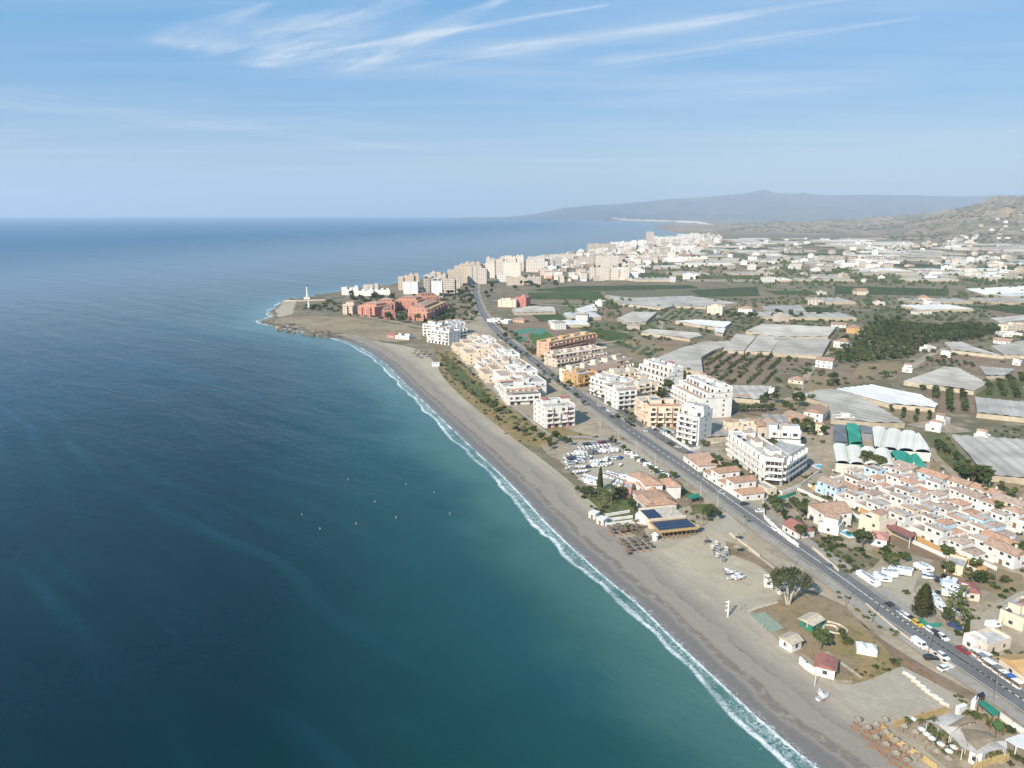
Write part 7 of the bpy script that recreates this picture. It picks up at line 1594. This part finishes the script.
# avenue planting
def along(a, b, n, kinds, sc, jx=1.2, group=None, skip=.15):
    for i in range(n):
        if trnd.random() < skip: continue
        p = P(*a).lerp(P(*b), (i+.5)/n); px, py = PX(p.x+trnd.uniform(-jx, jx), p.y+trnd.uniform(-jx, jx)); tree(trnd.choice(kinds), px, py, sc, group=group)
along((610, 442), (665, 482), 12, ['bushy', 'olive'], .6, group='small trees on the avenue verge'); along((596, 396), (640, 424), 9, ['bushy'], .75, group='small trees on the avenue verge'); along((590, 386), (618, 404), 6, ['bushy'], .7)
along((500, 326), (548, 366), 12, ['bushy', 'olive'], .95, 2.5); along((496, 336), (590, 410), 15, ['bushy'], .7, 1.0); along((640, 420), (690, 448), 9, ['bushy', 'palm'], .6)
along((478, 318), (470, 296), 8, ['bushy'], 1.3, 5); along((486, 300), (495, 286), 6, ['bushy'], 1.3, 5); along((455, 298), (475, 288), 9, ['bushy'], 1.4, 8); along((440, 322), (452, 312), 8, ['bushy'], 1.2, 4)
along((560, 392), (590, 376), 5, ['bushy'], .8); along((550, 375), (575, 390), 6, ['olive', 'palm'], .8, 3); along((845, 340), (838, 362), 5, ['bushy'], 1.2, 3); along((730, 320), (748, 318), 5, ['bushy'], 1.3, 4); along((792, 320), (830, 316), 6, ['bushy'], 1.2, 4)
along((955, 492), (1024, 520), 9, ['bushy', 'olive'], 1.0, 4); along((935, 445), (975, 480), 8, ['bushy', 'olive'], .9, 3); along((815, 372), (838, 388), 8, ['palm', 'olive', 'bushy'], 1.0, 4); along((860, 340), (845, 350), 4, ['palm'], 1.2, 3)
def scatter(pg, n, kinds, sc, group):
    k = 0; t_ = 0; pts = [P(*q) for q in pg]; xs = [q.x for q in pts]; ys = [q.y for q in pts]
    while k < n and t_ < 2000:
        t_ += 1; q = (trnd.uniform(min(xs), max(xs)), trnd.uniform(min(ys), max(ys)))
        if inpoly(q, pts): k += 1; px, py = PX(*q); tree(trnd.choice(kinds), px, py, sc, group=group)
scatter([(566, 372), (590, 384), (588, 392), (566, 384)], 9, ['bushy', 'olive'], .7, 'small trees by the avenue'); scatter([(606, 404), (618, 412), (650, 430), (640, 434), (612, 416)], 9, ['bushy', 'palm', 'olive'], .6, 'small trees by the avenue')
scatter([(700, 462), (726, 470), (745, 484), (740, 488), (716, 476)], 7, ['bushy', 'olive'], .8, 'garden trees'); scatter([(788, 424), (828, 426), (826, 440), (800, 436)], 6, ['bushy', 'olive'], .9, 'garden trees')
scatter([(480, 322), (500, 322), (540, 356), (530, 360), (500, 340)], 14, ['bushy', 'olive'], 1.0, 'trees on the avenue bank'); scatter([(640, 362), (700, 374), (694, 384), (650, 372)], 9, ['bushy', 'olive'], 1.0, 'field trees')
scatter([(770, 500), (790, 505), (812, 512), (800, 528), (776, 516)], 9, ['bushy', 'olive', 'palm'], .8, 'garden trees'); scatter([(920, 565), (960, 572), (1010, 582), (1000, 590), (950, 582)], 7, ['bushy', 'olive'], .9, 'trees below the village')
scatter([(945, 598), (975, 606), (968, 628), (944, 618)], 6, ['bushy', 'palm'], .75, 'trees below the village'); scatter([(700, 508), (718, 512), (722, 520), (700, 522)], 5, ['bushy'], .6, 'garden trees')
scatter([(348, 298), (395, 300), (400, 306), (352, 310)], 22, ['bushy'], 1.5, 'dark trees on the point'); scatter([(362, 314), (440, 322), (452, 312), (448, 326), (400, 324)], 16, ['bushy'], 1.3, 'dark trees on the point'); scatter([(400, 296), (475, 292), (470, 302), (450, 304)], 14, ['bushy'], 1.4, 'dark trees on the point')
scatter([(500, 288), (530, 284), (560, 282), (560, 287), (520, 292)], 12, ['bushy'], 1.5, 'trees before the town'); scatter([(700, 316), (760, 312), (800, 318), (760, 322)], 10, ['bushy'], 1.3, 'field trees'); scatter([(846, 322), (905, 320), (900, 326), (860, 328)], 8, ['bushy'], 1.2, 'field trees')
# orchard rows
def orchard(pg, kind, pitch, rowp, sc, ang, group, label, cap, mask=False):
    pts = [P(*q) for q in pg]; c = sum(pts, Vector((0, 0)))/len(pts); u = Vector((cos(ang), sin(ang))); v = Vector((-sin(ang), cos(ang))); n = 0
    for i in range(-60, 61):
        for j in range(-60, 61):
            q = c+u*i*pitch+v*j*rowp+Vector((trnd.uniform(-.5, .5), trnd.uniform(-.5, .5)))
            if inpoly(q, pts) and n < cap and trnd.random() > .05 and not (mask and mn.noise((q.x*.007, q.y*.022, 5.5)) < -.06): px, py = PX(q.x, q.y); tree(kind, px, py, sc, label, group); n += 1
    return n
oa = atan2(*(reversed((P(760, 371)-P(776, 357))[:])))
print('ORCH', orchard([(705, 357), (717, 352), (781, 356), (780, 371), (746, 371), (705, 369)], 'orchard', 4.2, 9.5, .95, oa, 'rows of low bushes below the curved greenhouse', 'low bush in the brown orchard rows below the curved grey greenhouse', 150),
 orchard([(697, 386), (709, 372), (776, 371), (772, 386), (730, 384)], 'orchard', 4.2, 10, .9, oa, 'rows of low bushes in the lower brown field', 'low bush in the lower brown field above the square grey greenhouse', 90),
 orchard([(918, 388), (975, 394), (978, 414), (938, 412), (940, 402)], 'avocado', 5.0, 8, .8, oa, 'dark orchard right of the white greenhouse', 'dark orchard tree between the long white and the pale grey greenhouses', 110),
 orchard([(880, 406), (938, 411), (938, 420), (912, 424)], 'orchard', 4.5, 7, .95, oa, 'young orchard below the white greenhouse', 'young round orchard tree in the slanting rows below the long white greenhouse', 100),
 orchard([(976, 388), (1024, 374), (1024, 400), (976, 396)], 'avocado', 6.5, 8, .8, oa, 'orchard bank at the right edge', 'dark tree of the orchard bank at the right edge', 120),
 orchard([(835, 357), (863, 333), (868, 325), (895, 324), (940, 328), (1005, 320), (1003, 329), (976, 342), (938, 342), (925, 347), (904, 361), (837, 364)], 'avocado', 7.5, 9.0, 1.05, .3, 'trees of the avocado grove', 'dark crown packed in the big avocado grove behind the kite shaped greenhouse', 290, True),
 orchard([(925, 364), (975, 368), (975, 364), (930, 360)], 'orchard', 6, 8, 1.1, .2, 'trees on the brown field right', 'dark round tree in the short line on the brown field', 30))
# scrub, verge plants
for pg, n, s_ in [([(812, 541), (830, 536), (880, 560), (860, 578), (844, 574)], 42, .9), ([(705, 462), (735, 470), (760, 490), (745, 488), (715, 475)], 20, .8), ([(940, 562), (1024, 575), (1024, 596), (960, 588)], 20, 1.0), ([(868, 553), (890, 546), (908, 556), (890, 562)], 10, .8), ([(812, 494), (845, 499), (862, 512), (820, 507)], 12, .8), ([(828, 588), (850, 598), (905, 640), (900, 642), (840, 602)], 14, .6),
                  ([(436, 350), (452, 352), (478, 380), (502, 402), (530, 424), (556, 438), (545, 448), (512, 440), (480, 412), (443, 376)], 50, 1.0), ([(575, 495), (600, 488), (632, 492), (638, 512), (604, 520), (590, 508)], 14, .8), ([(852, 672), (900, 658), (905, 664), (866, 681)], 16, .55), ([(940, 690), (980, 703), (1024, 738), (1012, 738), (975, 712)], 16, .5), ([(836, 638), (838, 634), (850, 640), (846, 646)], 3, 1.2),
                  ([(790, 425), (830, 428), (828, 445), (800, 440)], 16, 1.0), ([(930, 600), (975, 606), (965, 640), (940, 625)], 12, .8), ([(955, 428), (1024, 488), (1024, 515), (960, 492)], 20, 1.2), ([(565, 432), (640, 440), (610, 440), (580, 436)], 6, .8), ([(840, 475), (880, 490), (1000, 545), (990, 530), (900, 482)], 40, .6), ([(820, 485), (850, 497), (960, 552), (990, 560), (900, 515)], 30, .6), ([(612, 525), (700, 530), (712, 520), (700, 505), (640, 522)], 14, .6)]:
    pts = [P(*q) for q in pg]; xs = [q.x for q in pts]; ys = [q.y for q in pts]; k = 0; t_ = 0
    while k < n and t_ < 3000:
        t_ += 1; q = (trnd.uniform(min(xs), max(xs)), trnd.uniform(min(ys), max(ys)))
        if inpoly(q, pts): px, py = PX(*q); shrub(px, py, s_); k += 1
stuff_plants('headland_scrub', 'dark low scrub covering the rear of the headland', 'scrub', [[(345, 300), (352, 296), (440, 300), (470, 300), (478, 320), (452, 330), (440, 322), (400, 325), (352, 316), (300, 312), (310, 303)]], .006, SHRUB, 2.6, 3)
stuff_plants('field_weeds', 'patchy green weeds and bushes between the fields', 'weeds', [[(560, 330), (600, 300), (700, 300), (1024, 296), (1024, 360), (940, 372), (820, 392), (700, 405), (640, 350)]], .0055, SHRUB, 1.9, 4)
stuff_plants('roadside_weeds', 'patchy weeds on the verges and bare plots near the avenue', 'weeds', [[(500, 330), (560, 370), (640, 420), (720, 460), (820, 540), (900, 590), (1024, 680), (1024, 420), (830, 470), (700, 440), (600, 370)]], .02, SHRUB, .85, 6)
stuff_plants('lawn_tufts', 'dry and green grass tufts on the coastal lawn strip', 'grass', [[(436, 350), (452, 352), (478, 380), (502, 402), (530, 424), (556, 438), (545, 448), (512, 440), (480, 412), (443, 376)]], .02, [SHRUB[1], SHRUB[2]], .8, 7)
# rocks of the point
rk = random.Random(2)
RM = []
for s_ in range(4):
    bm = bmesh.new(); bmesh.ops.create_icosphere(bm, subdivisions=2, radius=1)
    for v in bm.verts: v.co *= 1+.45*mn.noise(v.co*1.3+Vector((s_*7, 0, 0))); v.co.z *= .7
    me = bpy.data.meshes.new('rock'); bm.to_mesh(me); bm.free(); me.materials.append(MATS['rock']); RM.append(me)
rockline = [(262, 322), (268, 324), (285, 328), (300, 332), (318, 335), (336, 336)]
for i in range(70):
    t_ = rk.random()*(len(rockline)-1); k = int(t_); a, b = P(*rockline[k]), P(*rockline[k+1]); q = a.lerp(b, t_-k)+Vector((rk.uniform(-5, 10), rk.uniform(-8, 14))); s_ = rk.uniform(1.5, 4.5)*(1 if k > 0 else .7)
    o = obj('shore_rock', rk.choice(RM), None, (q.x, q.y, -.4), rk.random()*6, (s_*rk.uniform(1, 1.8), s_, s_*.8)); pend(o, 'brown shore rock', 'rock', 'rocks along the point', *PX(q.x, q.y))
for i, (x, y) in enumerate([(272, 300+14), (276, 318), (300, 298.2), (318, 295), (290, 299)]):
    q = P(x, y); pend(obj('shore_rock', RM[i % 4], None, (q.x, q.y, -.5), i, (6, 3, 2)), 'dark wave washed rock', 'rock', 'rocks along the point', x, y)
# beach bar and shelter at the beach bend
blk('beach_bar', 'low white beach bar left of the white blocks at the bend', 'beach bar', (395, 339), (409, 340), 8, 1, 'white', 'flat', heads=2, cap=5, balcony=False); blk('beach_bar', 'red roofed hut joined to the low white beach bar', 'hut', (387, 337.5), (394, 338.5), 7, 1, 'rose', 'gable', heads=0, cap=2, balcony=False, tile='red_roof')
for i, (x, y) in enumerate([(414, 357), (418, 358.5), (421, 355.5), (424, 357.5), (416, 354.5), (426, 355.5)]): parasol(x, y, 1.5, kind='dark', look='dark reed shelter', group='dark shelters at the bend')
q = P(436, 366); mb = MB(); mb.box(-3, 3, -2, 2, 0, 2.6, 'white'); mb.box(-3.3, 3.3, -2.3, 2.3, 2.6, 2.8, 'canvas'); tag(mb.build('beach_kiosk', loc=(q.x, q.y, 0)), 'tiny white kiosk alone on the sand before the lawn strip', 'kiosk')
# buoys
for i, (px, py) in enumerate([(348, 479), (375, 501), (406, 483.5), (434, 492), (450, 513), (356, 523), (396, 517), (320, 528), (302, 330+184)]):
    q = P(px, py); mb = MB(); mb.lathe([(.1, -.9), (.2, -.6), (.24, -.2), (.17, .1), (.06, .2), (.04, .5)], 'sea_orange', 10); tag(mb.build('mooring_buoy', loc=(q.x, q.y, 0)), f'small pale buoy floating off the beach, {ORD[sorted([348, 375, 406, 434, 450, 356, 396, 320, 302]).index(px)]} from the left', 'buoy', 'mooring buoys')
finish_labels()
